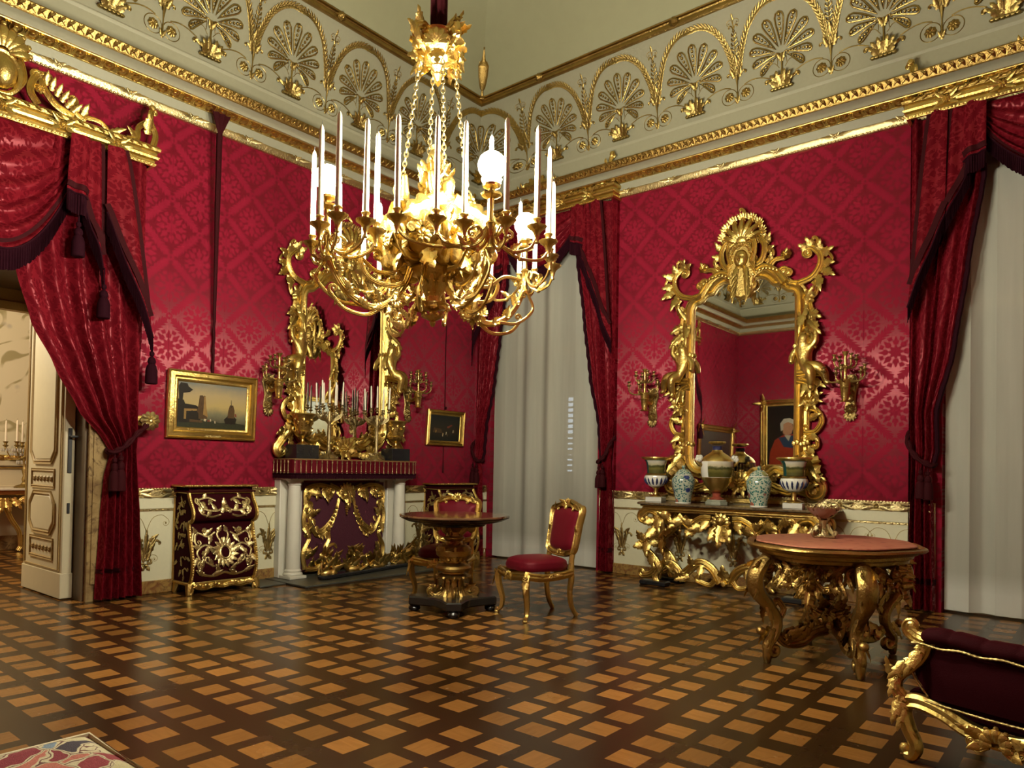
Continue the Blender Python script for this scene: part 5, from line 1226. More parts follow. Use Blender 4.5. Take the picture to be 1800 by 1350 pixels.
# ------------------------------------------------------------------ seat furniture and tables
def chair(lab,loc,rz,grp):
    t=thing('gilded_chair',lab,'chair',loc,rz,grp)
    m=MB()                                   # seat cushion
    def sf(a,b):
        th=2*pi*a; k=.26; c,s=cos(th),sin(th); p=(abs(c)**3.2+abs(s)**3.2)**(-1/3.2); x=c*p*.245; y=s*p*(.245-.03*(.5-x/.49)); r=1-b
        if b<.25: q=b/.25; return (x*(1.0+.03*sin(pi*q)),y*(1+.03*sin(pi*q)),.415+.055*q)
        q=(b-.25)/.75; e=sqrt(max(0,1-q*q)); return (x*e,y*e,.47+.065*q**.8)
    m.grid(sf,40,12,cu=True); m.build('seat',VELVC,t)
    m=MB()                                   # serpentine rail
    def rail(pts): 
        q=cat(pts,6); n=len(q)
        for i in range(n-1): pass
        m.tube([(x,y,z) for x,y,z in q],.024,prof=[(-.7,-1.3),(-.9,-.4),(-.5,.2),(-.6,1.3),(.5,1.35),(.9,.9),(.7,.3),(1.05,-.2),(.9,-.8),(.6,-1.4)],ref=(0,0,1))
    rail([(.25,-.24,.385),(.262,-.12,.372),(.275,0,.360),(.262,.12,.372),(.25,.24,.385)])
    for s in (1,-1): rail([(.24,s*.245,.385),(.1,s*.258,.368),(-.08,s*.235,.372),(-.235,s*.205,.39)])
    rail([(-.235,-.2,.39),(-.245,0,.385),(-.235,.2,.39)])
    F=lambda u,v,w: (.282+w,u,v)
    o=Orn(m,F); o.shell(0,.345,90,.06,7,170,.0); 
    for s in (1,-1):
        o=Orn(m,F,s); o.lf(.03,.365,10,.11,.045,.5,.0,3,6,1); o.lf(.02,.35,-25,.07,.04,.6,.0,3,5,1)
        o=Orn(m,lambda u,v,w,s=s: (u,s*(.262+w),v)); o.ros(.02,.372,.03,6,.0,.5); o.lf(.05,.375,5,.10,.04,.5,0,3,5,1); o.lf(-.01,.375,175,.10,.04,.5,0,3,5,1)
    m.build('seat_rail',GOLD,t)
    for s in (1,-1):
        m=MB(); q=cat([(.225,s*.22,.40),(.258,s*.252,.345),(.252,s*.246,.25),(.228,s*.224,.14),(.232,s*.228,.06),(.258,s*.252,.02),(.262,s*.256,.002)],5); n=len(q)
        rr=[.036-.018*min(1,i/(n*.72))+(.004 if i>n*.85 else 0) for i in range(n)]
        m.tube(q,rr,prof=[(cos(2*pi*i/10)*(1+.12*cos(i*pi)),sin(2*pi*i/10)*(1+.12*cos(i*pi))) for i in range(10)])
        d=lambda u,v,w,s=s: (.245+(w+.012)*.707+u*.707,s*(.24+(w+.012)*.707-u*.707),v)
        o=Orn(m,d); o.lf(0,.37,-90,.14,.07,.35,.022,4,8,2); o.ros(0,.375,.024,6,.03,.5); m.ball((.262,s*.256,.028),.022,7,(1,1,1.1)); m.build('leg',GOLD,t)
        m=MB(); q=cat([(-.225,s*.19,.42),(-.235,s*.20,.34),(-.225,s*.192,.22),(-.245,s*.19,.10),(-.285,s*.195,.02),(-.295,s*.197,.002)],5); n=len(q)
        m.tube(q,[.030-.012*i/n for i in range(n)],8); m.ball((-.292,s*.197,.022),.019,7); m.build('leg',GOLD,t)
    # back: leans; local plane coords (y, h) -> x
    B=lambda u,v,w: (-.225-.19*(v-.42)+w*.98,u,v)
    out=[(-.185,.565),(-.21,.60),(-.218,.70),(-.222,.82),(-.235,.90),(-.225,.945),(-.18,.955),(-.10,.975),(0,1.0)]
    outl=cat(out,4); full=outl+[(-x,y) for x,y in reversed(outl[:-1])]; full=full+[(.10,.545),(0,.54),(-.10,.545)]
    m=MB(); pr=[(-.95,-.6),(-1.0,.3),(-.6,1.),(-.2,.6),(.25,.6),(.6,.95),(1.,.3),(.95,-.6)]
    m.tube([(u,v,.0) for u,v in full],.030,prof=pr,ref=(0,0,1),P=B,closed=True,caps=False)
    for s in (1,-1):
        o=Orn(m,B,s); o.lf(.03,.985,170,.10,.05,.5,.025,4,6,1) if 0 else None
        o.sc([(.02,.965),(.07,.975),(.12,.955)],.012,.009,ev=(.018,-1,1.),w=.03); o.lf(.02,.985,25,.10,.045,.7,.02,3,6,1); o.lf(.20,.93,120,.09,.04,.6,.02,3,5,1); o.lf(.215,.72,90,.09,.04,.5,.02,3,5,1); o.lf(.05,.545,10,.10,.04,.5,.02,3,5,1)
        m.tube([(-.232,s*.195,.40),B(s*.19,.50,.0),B(s*.19,.58,.0)],[.03,.024,.026],8)
    o=Orn(m,B); o.shell(0,.975,90,.055,7,170,.02); o.ros(0,.955,.026,6,.03,.5); o.shell(0,.54,90,.04,5,150,.02)
    m.build('backrest_frame',GOLD,t)
    m=MB(); c=(0,.75)
    inn=[(x*.90 if abs(x)>.05 else x*.9,c[1]+(y-c[1])*.90) for x,y in full]; n=len(inn)
    for sgn in (1,-1):
        m.grid(lambda a,b: ((inn[int(a*n)%n][0]*(1-b),c[1]+(inn[int(a*n)%n][1]-c[1])*(1-b),sgn*(.005+.040*sqrt(max(0,1-(1-b)**4))))),n,7,cu=True,P=B)
    m.build('backrest_pad',VELVC,t)
    return t
chair('gilded side chair with crimson silk seat, turned sideways right of the dark pedestal table',(-2.83,-3.345,0),radians(158),None)
chair('gilded side chair with crimson silk back, half hidden behind the dark pedestal table',(-2.785,-2.165,0),radians(203),None)
# --- pedestal table
t=thing('pedestal_table','dark tilt-top style pedestal table with carved gilded stem','table',(-3.2,-2.67,0))
t['label']='round dark-topped pedestal table with carved gilded column on black base'
def ngon(r,n,ph=0,sq=1.): return [(r*cos(2*pi*i/n+ph),r*sin(2*pi*i/n+ph)*sq) for i in range(n)]
VEN=NT('dark_veneer_top')
def ven():
    t=VEN; p=t.obj(); s=t.sep(p); a=t.M('ARCTAN2',s[1],s[0]); k=t.M('FRACT',t.M('MULTIPLY',a,12/(2*pi))); n=t.noise(t.scale(p,(4,30,1)),2,4)
    c=t.mix(t.M('MULTIPLY_ADD',n,.6,t.M('MULTIPLY',t.M('ABSOLUTE',t.M('SUBTRACT',k,.5)),.8)),(.035,.014,.007),(.16,.07,.03)); return t.pbr(c,.13,0.,Coat_Weight=.6,Coat_Roughness=.05)
ven(); VEN=VEN.m
m=MB(); m.prism(ngon(.505,12,.13),.845,.868,bev=.006); m.build('table_top',VEN,t)
m=MB()
for r0,r1,z0,z1 in ((.505,.44,.845,.815),(.44,.30,.815,.79)): 
    a=ngon(r0,12,.13); b=ngon(r1,12,.13); m.add([(x,y,z0-.001) for x,y in a]+[(x,y,z1) for x,y in b],[(i,(i+1)%12,12+(i+1)%12,12+i) for i in range(12)]+[tuple(range(12,24))])
m.lathe([(.30,.79),(.28,.77),(.17,.76),(.0,.76)],24); m.build('under_frame',BLACKW,t)
m=MB()
m.lathe([(.05,.02+.06),(.135,.085),(.14,.11),(.115,.14),(.09,.20),(.085,.27),(.10,.29),(.155,.30),(.16,.315),(.10,.335),(.10,.35),(.155,.365),(.165,.39),(.15,.41),(.07,.43),(.075,.45),(.155,.50),(.165,.545),(.14,.585),(.085,.605),(.075,.63),(.095,.655),(.098,.665),(.07,.675),(.065,.71),(.10,.75),(.15,.765),(.0,.77)],32,lobes=16,amp=.14,lo=.08,hi=.33)
for k in range(10):
    a=2*pi*k/10+.2; Q=lambda u,v,w,a=a: (cos(a)*(w)-sin(a)*u,sin(a)*w+cos(a)*u,v); o=Orn(m,Q)
    o.lf(0,.45,89,.15,.085,.5,.115,5,10,3,lift=.35); o.lf(0,.61,-89,.08,.06,.6,.10,4,7,2); o.lf(0,.30,-88,.16,.05,.25,.10,4,8,2,lift=.0)
    m.ball(Q(0,.307,.15),.02,6)
for k in range(4):
    a=2*pi*k/4+.25; Q=lambda u,v,w,a=a: (cos(a)*u-sin(a)*w,sin(a)*u+cos(a)*w,v); o=Orn(m,Q); o.sc([(.06,.70),(.10,.74),(.15,.775)],.035,.03,ev=(.035,-1,1.1),w=0); o.lf(.08,.76,20,.14,.12,.9,.0,4,8,2)
for k in range(4):
    a=pi/4+pi/2*k; Q=lambda u,v,w,a=a: (cos(a)*u-sin(a)*w,sin(a)*u+cos(a)*w,v); o=Orn(m,Q); o.sc([(.10,.15),(.16,.12),(.21,.15)],.028,.024,ev=(.034,1,1.2),w=0); o.lf(.1,.17,30,.14,.08,.8,.0,4,7,2)
m.build('gilded_column',DGOLD,t)
m=MB(); q=[]
for k in range(4):
    a=pi/4+pi/2*k; 
    for da,r in ((-.16,.40),(.16,.40),(.45,.27),(.785,.235),(1.12,.27)): q.append((r*cos(a+da),r*sin(a+da)))
m.prism(q,.055,.135,bev=.012); m.build('base_plinth',BLACKW,t)
for k in range(4):
    a=pi/4+pi/2*k; m=MB(); m.lathe([(.03,0),(.05,.008),(.056,.03),(.045,.05),(.03,.056)],16,(.345*cos(a),.345*sin(a),0)); m.build('bun_foot',BLACKW,t)
# --- centre table with pink top
t=thing('gilded_table','carved gilded centre table with scalloped pink stone top and scrolled legs','table',(-2.55,-5.75,0))
def oval(a,b,n=72,k=.0): return [((a*(1+k*cos(8*x+.3)+k*.6*cos(4*x)))*cos(x),(b*(1+k*cos(8*x+.3)+k*.6*cos(4*x)))*sin(x)) for x in [2*pi*i/n for i in range(n)]]
PINK=NT('pink_stone_top'); 
def pinkm():
    p=PINK.obj(); n=PINK.noise(p,6,5,.65,dist=1.2); n2=PINK.noise(p,14,4)
    c=PINK.mix(PINK.ss(n,.3,.7),(.40,.15,.085),(.33,.10,.06)); c=PINK.mix(PINK.ss(n2,.56,.7),c,(.20,.035,.025)); return PINK.pbr(c,.42)
PINK=pinkm()
m=MB(); m.prism(oval(.60,.51,72,.022),.818,.830,bev=.004); m.build('stone_top',PINK,t)
m=MB(); vs=[];fs=[]; prof=[(.0,.80),(.03,.818),(.045,.812),(.05,.80),(.035,.788),(.0,.782),(-.01,.77),(-.03,.765),(-.035,.745),(-.055,.735),(-.06,.715),(-.10,.71)]
n=72
for (d,z) in prof: vs+=[(x,y,z) for x,y in oval(.615+d,.525+d,n,.02)]
for i in range(len(prof)-1):
    for k in range(n): j=(k+1)%n; fs.append((i*n+k,i*n+j,(i+1)*n+j,(i+1)*n+k))
m.add(vs,fs); m.prism(oval(.6,.51,72,.02),.79,.815); m.build('moulded_rim',DGOLD,t)
# pierced carved apron
m=MB()
def ring_P(u,v,w): 
    a=u; return ((.50+w)*cos(a),(.42+w)*sin(a),v)
LG=[(.47,.31),(-.47,.31),(-.47,-.31),(.47,-.31)]
for k in range(4):
    pass
def apron(a0,a1,main):
    Pk=lambda u,v,w: ring_P(a0+(a1-a0)*(u+.5),v,w)
    L=1.
    for s in (1,-1):
        o=Orn(m,lambda u,v,w,s=s: Pk(s*u,v,w))
        o.sc([(.5,.69),(.40,.66),(.36,.59),(.28,.58)],.022,.02,ev=(.035,1,1.),w=.0); o.sc([(.0,.70),(.10,.68),(.18,.62),(.27,.66),(.36,.70)],.022,.022,w=.0)
        o.sc([(.06,.60),(.14,.55),(.24,.57),(.28,.64)],.024,.02,ev=(.03,-1,1.),w=.01)
        for (u,v,a,L) in ((.1,.62,20,.12),(.2,.58,-20,.12),(.30,.62,-60,.12),(.38,.66,-70,.12),(.05,.58,-60,.10)): o.lf(u,v,a,L*1.15,.065,.8,.02,4,8,2)
        if main:
            for (u,v,r) in ((.16,.64,.045),(.07,.67,.05),(.24,.60,.035)): o.ros(u,v,r,7,.03,.7)
        for i in range(8): o.ball(.05+.05*i,.57+.04*sin(i*1.9),.016,.03,5)
    o=Orn(m,Pk); 
    if main: o.ros(0,.60,.075,8,.04,.7); o.lf(0,.56,-90,.16,.18,.7,.03,5,9,3); o.ball(0,.42,.02,.05)
    else: o.shell(0,.60,90,.10,7,170,.02); o.lf(0,.6,-90,.10,.12,.7,.02,4,7,2)
A=[atan2(y/.42,x/.50) for x,y in LG]; A=[a%(2*pi) for a in A]; A.sort()
for k in range(4): apron(A[k],A[(k+1)%4]+(2*pi if k==3 else 0),True)
vs=[];fs=[]; 
m.tube([ring_P(2*pi*i/64,.70,-.02) for i in range(64)],.018,6,closed=True,caps=False); m.build('carved_apron',DGOLD,t)
for (x,y) in LG:
    m=MB(); d=V((x,y)).normalized(); Q=lambda u,v,w,d=d: (d.x*u-d.y*w,d.y*u+d.x*w,v); o=Orn(m,Q)
    pth=scroll([(.55,.71),(.60,.66),(.64,.585),(.62,.49),(.53,.39),(.465,.30),(.475,.20),(.53,.13)],ev=(.06,-1,1.1)); n=len(pth)
    rr=[.042+.016*sin(pi*min(1,i/(n*.45)))-.010*i/n for i in range(n)]
    for i in range(16): rr[n-1-i]*=.45+.55*i/16
    m.tube([(a,b,0) for a,b in pth],rr,prof=[(cos(2*pi*i/10),1.15*sin(2*pi*i/10)) for i in range(10)],ref=(0,0,1),P=Q)
    for f in range(12): a,b=pth[8+f*2] if 8+f*2<n else pth[-1]; m.ball(Q(a+.035,b,0),.017-.0006*f,5)
    for (u,v,a,L) in ((.60,.60,-60,.22),(.56,.42,-100,.20),(.50,.24,-60,.18),(.58,.70,-20,.16)):
        for sw in (-.03,.03): o2=Orn(m,lambda a_,b_,c_,sw=sw,Q=Q: Q(a_,b_,sw+c_*(1 if sw>0 else -1))); o2.lf(u,v,a,L*.85,.055,.5,.0,5,10,2,lift=.1)
    o.sc([(.50,.66),(.54,.63),(.60,.66)],.03,.026,ev=(.036,-1,1.1),w=.0); o.sc([(.44,.30),(.41,.36),(.45,.42)],.024,.018,ev=(.03,-1,1.),w=0); o.ball(.59,.22,.032,0,8)
    m.lathe([(.02,.0),(.026,.01),(.032,.06),(.03,.085)],10,tuple(Q(.535,0,0))) ; m.build('leg',DGOLD,t)
m=MB()
for (x,y) in LG:
    d=V((x,y)).normalized(); Q=lambda u,v,w,d=d: (d.x*u-d.y*w,d.y*u+d.x*w,v); o=Orn(m,Q)
    o.sc([(.47,.20),(.38,.13),(.26,.13),(.16,.19),(.05,.21)],.034,.042,w=0); 
    for (u,v,a,L) in ((.40,.15,140,.18),(.28,.15,120,.16),(.22,.17,60,.14),(.35,.13,40,.12)): o.lf(u,v,a,L,.09,.8,.02,4,8,2); o.lf(u,v,a,L,.09,.8,-.03,4,8,2)
R=random.Random(8)
for i in range(22): a=R.uniform(0,2*pi); b=R.uniform(.0,.10); m.ball((b*cos(a),b*sin(a),.22+R.uniform(0,.12)),.032,7)
for i in range(16):
    a=2*pi*i/16*1.0; Q=lambda u,v,w,a=a: (cos(a)*u-sin(a)*w,sin(a)*u+cos(a)*w,v); Orn(m,Q).lf(.03,.22+.05*(i%3),25+20*(i%3),.15,.09,.8,0,4,7,2)
for i in range(6): a=i*1.05; M_=Matrix.Translation((.09*cos(a),.09*sin(a),.31))@Matrix.Rotation(.9,4,V((-sin(a),cos(a),0))); q=MB(); Orn(q,lambda u,v,w:(u,v,w)).ros(0,0,.05,7,0,.7); m.join(q,M_)
m.build('flower_stretcher',DGOLD,t)
# --- console table under the right-hand mirror
t=thing('console_table','gilded rococo console table with dark marble top under mirror on the right wall','console',(0,-4.09,0)); Q=lambda u,v,w: (-w,-u,v)
def ctop(e): return [(-1.05-e,.008),(-1.07-e,.30),(-1.0-e*.8,.56+e*.5),(-.86,.62+e),(.86,.62+e),(1.0+e*.8,.56+e*.5),(1.07+e,.30),(1.05+e,.008)]
m=MB(); m.prism([(a,b) for a,b in ctop(.02)],.912,.940,P=lambda a,b,c: Q(a,c,b),bev=.010); m.build('marble_top',TOPM,t)
m=MB(); 
for e,z0,z1 in ((-.02,.892,.912),(-.045,.862,.892),(-.07,.84,.862)): m.prism(ctop(e),z0,z1,P=lambda a,b,c: Q(a,c,b),bev=.007)
m.build('moulded_frieze',GOLD,t)
m=MB(); P5=lambda u,v,w: Q(u,v,.53+w)
for s in (1,-1):
    o=Orn(m,P5,s)
    o.sc([(.18,.76),(.24,.68),(.34,.67),(.44,.74),(.50,.82)],.035,.03,w=.02); o.sc([(.12,.80),(.22,.80),(.32,.74),(.36,.66)],.034,.028,ev=(.036,-1,1.),w=.03); o.sc([(.40,.80),(.50,.72),(.58,.72),(.64,.79),(.72,.82)],.03,.024,ev=(.03,-1,1.),w=.02); o.sc([(.62,.83),(.72,.80),(.80,.84)],.024,.022,w=.0)
    for (u,v,a,L) in ((.2,.72,-20,.2),(.3,.7,30,.18),(.42,.76,-10,.2),(.5,.78,-50,.18),(.6,.78,20,.16),(.14,.8,-60,.2),(.36,.68,-70,.12)): o.lf(u,v,a,L,.11,.8,.03,4,9,2)
    for (u,v) in ((.34,.60),(.60,.66),(.48,.64)): o.ball(u,v,.022,.03,7); o.sc([(u,v+.06),(u+.01,v+.03)],.012,.012,w=.03)
o=Orn(m,P5)
o.lf(0,.74,-90,.26,.24,.6,.06,5,11,3); o.lf(.03,.72,-60,.2,.14,.7,.06,4,8,2); o.lf(-.03,.72,-120,.2,.14,.7,.06,4,8,2); o.shell(0,.74,90,.12,7,150,.05); o.ball(0,.78,.05,.08,9,(1,1,.7)); m.build('carved_apron',GOLD,t)
for s in (1,-1):
    for (wd,nm) in ((.52,'leg'),(.14,'leg')):
        m=MB(); o=Orn(m,lambda u,v,w,s=s,wd=wd: Q(s*u,v,wd+w))
        pth=scroll([(.97,.80),(.90,.85),(.80,.83),(.745,.76),(.76,.66),(.86,.56),(.93,.48),(.90,.38),(.80,.28),(.755,.20),(.79,.15)],sv=(.05,-1,1.)) ; n=len(pth)
        rr=[.042+.016*sin(pi*i/n*3)**2 for i in range(n)]
        for i in range(14): rr[i]*=.4+.6*i/14
        m.tube([(a,b,0) for a,b in pth],rr,prof=RIBP,ref=(0,0,1),P=o.P)
        for (u,v,a,L) in ((.78,.80,-110,.24),(.78,.66,-50,.22),(.90,.52,-100,.22),(.86,.36,-120,.2),(.94,.5,60,.14),(.93,.46,-20,.14),(.80,.74,-20,.14)): o.lf(u,v,a,L,.12,.7,.035,4,9,2)
        for i in range(6): o.ros(.92+.02*cos(i*2),.47+.045*sin(i*2.1),.03,6,.03,.6)
        o.sc([(.79,.18),(.86,.12),(.95,.10)],.04,.035,ev=(.034,1,1.),w=0); o.sc([(.78,.20),(.80,.10),(.76,.03)],.04,.034,w=0)
        m.box(*(sorted((Q(s*.70,0,0)[0]-wd+.06,Q(s*.70,0,0)[0]-wd-.06))),*sorted((-s*.68,-s*.98)),0,.035,bev=.01) if 0 else None
        m.build(nm,GOLD,t)
        b=MB(); b.prism([(s*.64,wd-.07),(s*.96,wd-.07),(s*.96,wd+.07),(s*.64,wd+.07)],0,.055,P=lambda a,b_,c: Q(a,c,b_),bev=.012); b.build('black_block_foot',BLACKM,t)
m=MB()
for s in (1,-1):
    o=Orn(m,lambda u,v,w,s=s: Q(s*u,v,.46+w))
    o.sc([(.80,.08),(.76,.20),(.66,.26),(.56,.22),(.50,.13)],.045,.04,w=0); o.sc([(.52,.10),(.40,.22),(.28,.30),(.14,.24),(.05,.10)],.05,.05,w=0); o.sc([(.10,.13),(.16,.07),(.3,.10)],.03,.024,ev=(.03,1,1.),w=.02)
    for (u,v,a,L) in ((.66,.26,-150,.2),(.5,.14,30,.2),(.36,.24,80,.16),(.4,.14,-20,.18),(.6,.12,160,.2),(.25,.28,-80,.16),(.7,.22,100,.12)): o.lf(u,v,a,L,.10,.8,.03,4,8,2)
o=Orn(m,lambda u,v,w: Q(u,v,.46+w)); o.lf(0,.12,90,.2,.16,.8,.02,4,9,2); o.ball(0,.1,.04,.02)
for s in (1,-1): Orn(m,lambda u,v,w,s=s: Q(s*.78,v,u)).sc([(.14,.16),(.3,.24),(.5,.16)],.035,.035,w=0)
m.build('scrolled_stretcher',GOLD,t)
# --- armchair at the lower right
t=thing('armchair','low dark crimson velvet armchair with gilded frame at lower right','armchair',(-4.29,-6.58,0),atan2(-.95,-.30)); MT=None
# local x runs from the front post to the back, local y into the chair (to the right of the picture)
S=lambda u,v,w: (u,w,v)
VEL2=VELVET
for k,y0 in ((0,0.),):
    sg=1
    m=MB()
    def pan(a,b): 
        z=.315+.245*b; x0=.015-.085*sin(pi*min(1,(1-b)*1.05))*1.0+.03*b; x=x0+.05+(.60-x0)*a
        return (x,y0+sg*(-.018*sin(pi*a)*sin(pi*b)),z)
    m.grid(pan,14,8); m.grid(lambda a,b: (pan(a,b)[0],y0+sg*.05,pan(a,b)[2]),14,8); m.build('side_panel',VELVET,t)
    m=MB()
    def pad(a,b):
        th=2*pi*a; x=.02+.60*b; tuft=1-.10*abs(sin(b*pi*4.5))*0-.16*max(0,cos(b*2*pi*4.5))**6*(.5+.5*sin(th)); e=min(1,sqrt(max(0,1-(2*b-1)**12)))
        return (x,y0+sg*.02+.062*cos(th)*tuft*e,.585+.04*sin(th)*tuft*e+.006*sin(b*9))
    m.grid(pad,20,54,cu=True); m.build('arm_pad',VELVET,t)
    m=MB(); m.tube([(.0+.62*i/60,y0-sg*.034,.552+.004*sin(i*.4)) for i in range(61)],[.0045+.002*(i%2) for i in range(61)],6); m.tube([(.05+.56*i/60,y0-sg*.016,.305-.01*sin(pi*i/60)) for i in range(61)],[.004+.002*(i%2) for i in range(61)],6); m.tube([tuple(V(pan(0,i/24))+V((-.008,-sg*.006,0))) for i in range(25)],[.004+.002*(i%2) for i in range(25)],6); m.build('gold_cord_trim',BRONZE,t)
    m=MB(); o=Orn(m,lambda u,v,w,y0=y0,sg=sg: (u,y0-sg*w,v))
    o.sc([(.05,.555),(.03,.50),(-.02,.44),(-.075,.385),(-.085,.33),(-.055,.285),(-.05,.24)],.030,.032,w=.0); o.sc([(.04,.565),(.0,.575),(-.03,.595)],.034,.03,ev=(.026,-1,1.),w=-.01)
    for (u,v,a,L) in ((.035,.54,-110,.16),(-.01,.47,-130,.14),(-.07,.40,-100,.12),(-.085,.36,100,.12),(-.05,.30,-100,.14),(-.08,.27,-60,.08)): o.lf(u,v,a,L,.06,.6,.022,4,8,2)
    o.ros(-.085,.385,.026,6,.02,.6)
    for i in range(7): m.ball((.03-.012*i,y0-sg*.02,.53-.02*i),.012,5)
    m.build('arm_support',GOLD,t)
    m=MB()
    pr=[(-1.,-.5),(-1.,.5),(-.5,.9),(.2,.6),(.6,.9),(1.,.5),(1.,-.5)]
    m.tube([(x,y0+sg*.01,z) for x,z in cat([(-.06,.27),(.02,.285),(.12,.265),(.22,.225),(.34,.21),(.46,.225),(.58,.265),(.66,.28)],6)],.034,prof=pr,ref=(0,-sg,0)); o=Orn(m,lambda u,v,w,y0=y0,sg=sg: (u,y0-sg*(w+.014),v))
    o.shell(.34,.20,90,.07,7,190,.01); 
    for e in (1,-1):
        o2=Orn(m,lambda u,v,w,y0=y0,sg=sg,e=e: (.34+e*u,y0-sg*(w+.014),v)); o2.lf(.03,.215,20,.13,.055,.7,.01,4,8,2); o2.lf(.04,.20,-30,.08,.05,.8,.01,3,6,1); o2.sc([(.03,.19),(.07,.165),(.10,.18)],.014,.01,ev=(.018,1,1.),w=.012)
    m.build('seat_rail',GOLD,t)
    for x0,sx in ((-.045,1),(.655,-1)):
        m=MB(); q=cat([(x0,.285),(x0-sx*.012,.22),(x0+sx*.012,.15),(x0+sx*.045,.08),(x0+sx*.03,.035),(x0-sx*.0,.03)],5); n=len(q)
        m.tube([(x,y0+sg*.015,z) for x,z in q],[.038-.016*i/n for i in range(n)],prof=[(cos(2*pi*i/10),1.1*sin(2*pi*i/10)) for i in range(10)],ref=(0,1,0)); m.ball((x0-sx*.005,y0+sg*.015,.055),.028,8,(1,.8,1)); Orn(m,lambda u,v,w,y0=y0,sg=sg: (u,y0-sg*(w+.02),v)).lf(x0,.27,-90,.13,.06,.4,.006,4,8,2)
        m.build('leg',GOLD,t)
        b=MB(); b.lathe([(.010,.0),(.016,.004),(.018,.02),(.012,.03),(.014,.045)],10,(x0+sx*.02,y0+sg*.015,0)); b.build('caster',BLACKW,t)
m=MB(); m.grid(lambda a,b: (.0+.58*b,.03+.54*a,.33+.08*sin(pi*a)**.5*sin(pi*min(1,b*1.0+.02))**.4),16,16); m.box(-.05,.62,.03,.57,.24,.33,bev=.02); m.build('seat',VELVET,t)
for x0,sx in ((-.03,1),(.64,-1)):
    m=MB(); q=cat([(x0,.285),(x0-sx*.012,.22),(x0+sx*.012,.15),(x0+sx*.045,.08),(x0+sx*.03,.035)],5); n=len(q)
    m.tube([(x,.585,z) for x,z in q],[.036-.016*i/n for i in range(n)],10); m.build('leg',GOLD,t)
    b=MB(); b.lathe([(.010,.0),(.018,.004),(.020,.02),(.012,.03),(.014,.05)],10,(x0+sx*.03,.585,0)); b.build('caster',BLACKW,t)
m=MB()
for q in ([(-.07,y,.275-.02*sin(pi*y/.6)) for y in [.6*i/8 for i in range(9)]],[(.66,y,.275-.02*sin(pi*y/.6)) for y in [.6*i/8 for i in range(9)]],[(-.07+.73*i/8,.60,.27-.03*sin(pi*i/8)) for i in range(9)]): m.tube(q,.03,8)
m.build('front_rail',GOLD,t)
# --- rug-covered bench at the lower left
RUG=NT('flower_woven_rug')
def rug():
    t=RUG; p=t.obj(); vo=t.n.new('ShaderNodeTexVoronoi'); vo.inputs['Scale'].default_value=12; nn=t.noise(p,5,3,.5,out=1); w=t.n.new('ShaderNodeVectorMath'); w.operation='MULTIPLY_ADD'; t.L(nn,w.inputs[0]); w.inputs[1].default_value=(.22,.22,.22); t.L(p,w.inputs[2]); t.L(w.outputs[0],vo.inputs['Vector'])
    s=t.n.new('ShaderNodeSeparateColor'); t.L(vo.outputs['Color'],s.inputs[0]); r=t.n.new('ShaderNodeValToRGB'); t.L(s.outputs[0],r.inputs[0]); e=r.color_ramp; e.interpolation='CONSTANT'
    e.elements[0].position=0; e.elements[0].color=(.16,.012,.02,1); e.elements[1].position=.9; e.elements[1].color=(.03,.02,.03,1)
    for po,c in ((.30,(.42,.36,.20,1)),(.48,(.36,.11,.075,1)),(.66,(.14,.19,.24,1)),(.76,(.20,.02,.025,1))): k=e.elements.new(po); k.color=c
    v2=t.n.new('ShaderNodeTexVoronoi'); v2.feature='DISTANCE_TO_EDGE'; v2.inputs['Scale'].default_value=12; t.L(w.outputs[0],v2.inputs['Vector'])
    c=t.mix(t.ss(v2.outputs['Distance'],.085,.06),r.outputs[0],(.44,.38,.24)); c=t.mix(t.ss(v2.outputs['Distance'],.02,.01),c,(.10,.03,.025))
    wv=t.noise(p,260,2); k=t.M('MULTIPLY_ADD',wv,.7,.6); c=t.mix(1.,c,t.comb(k,k,k),'MULTIPLY'); return t.pbr(c,.9,0.,t.bump(wv,.4,.004))
RUG=rug()
t=thing('bench','low bench covered in red cream and blue woven rug, near left corner','bench',(-7.8,-5.15,0))
m=MB()
def bt(a,b):
    x=-.60+1.31*a; y=-.40+.73*b; e=max(0,max(abs(2*a-1),abs(2*b-1))-.9)/.1
    return (x,y,.462-.022*e*e+.004*sin(a*9)*sin(b*7))
m.grid(bt,40,24); m.box(-.60,.71,-.40,.33,.36,.442); m.build('rug_cover',RUG,t)
m=MB(); m.tube([(-.60,-.4,.445),(.71,-.4,.445),(.71,.33,.445),(-.60,.33,.445)],.012,6,closed=True,caps=False); m.build('cream_edging',plain('cream_cord',(.5,.43,.28),.8,0,.4,150),t)
m=MB(); m.box(-.57,.68,-.37,.30,.28,.36); m.build('bench_frame',BLACKW,t)
for x in (-.53,.64):
    for y in (-.33,.26): m=MB(); m.lathe([(.025,0),(.03,.02),(.022,.05),(.035,.2),(.04,.28)],12,(x,y,0)); m.build('leg',BLACKW,t)
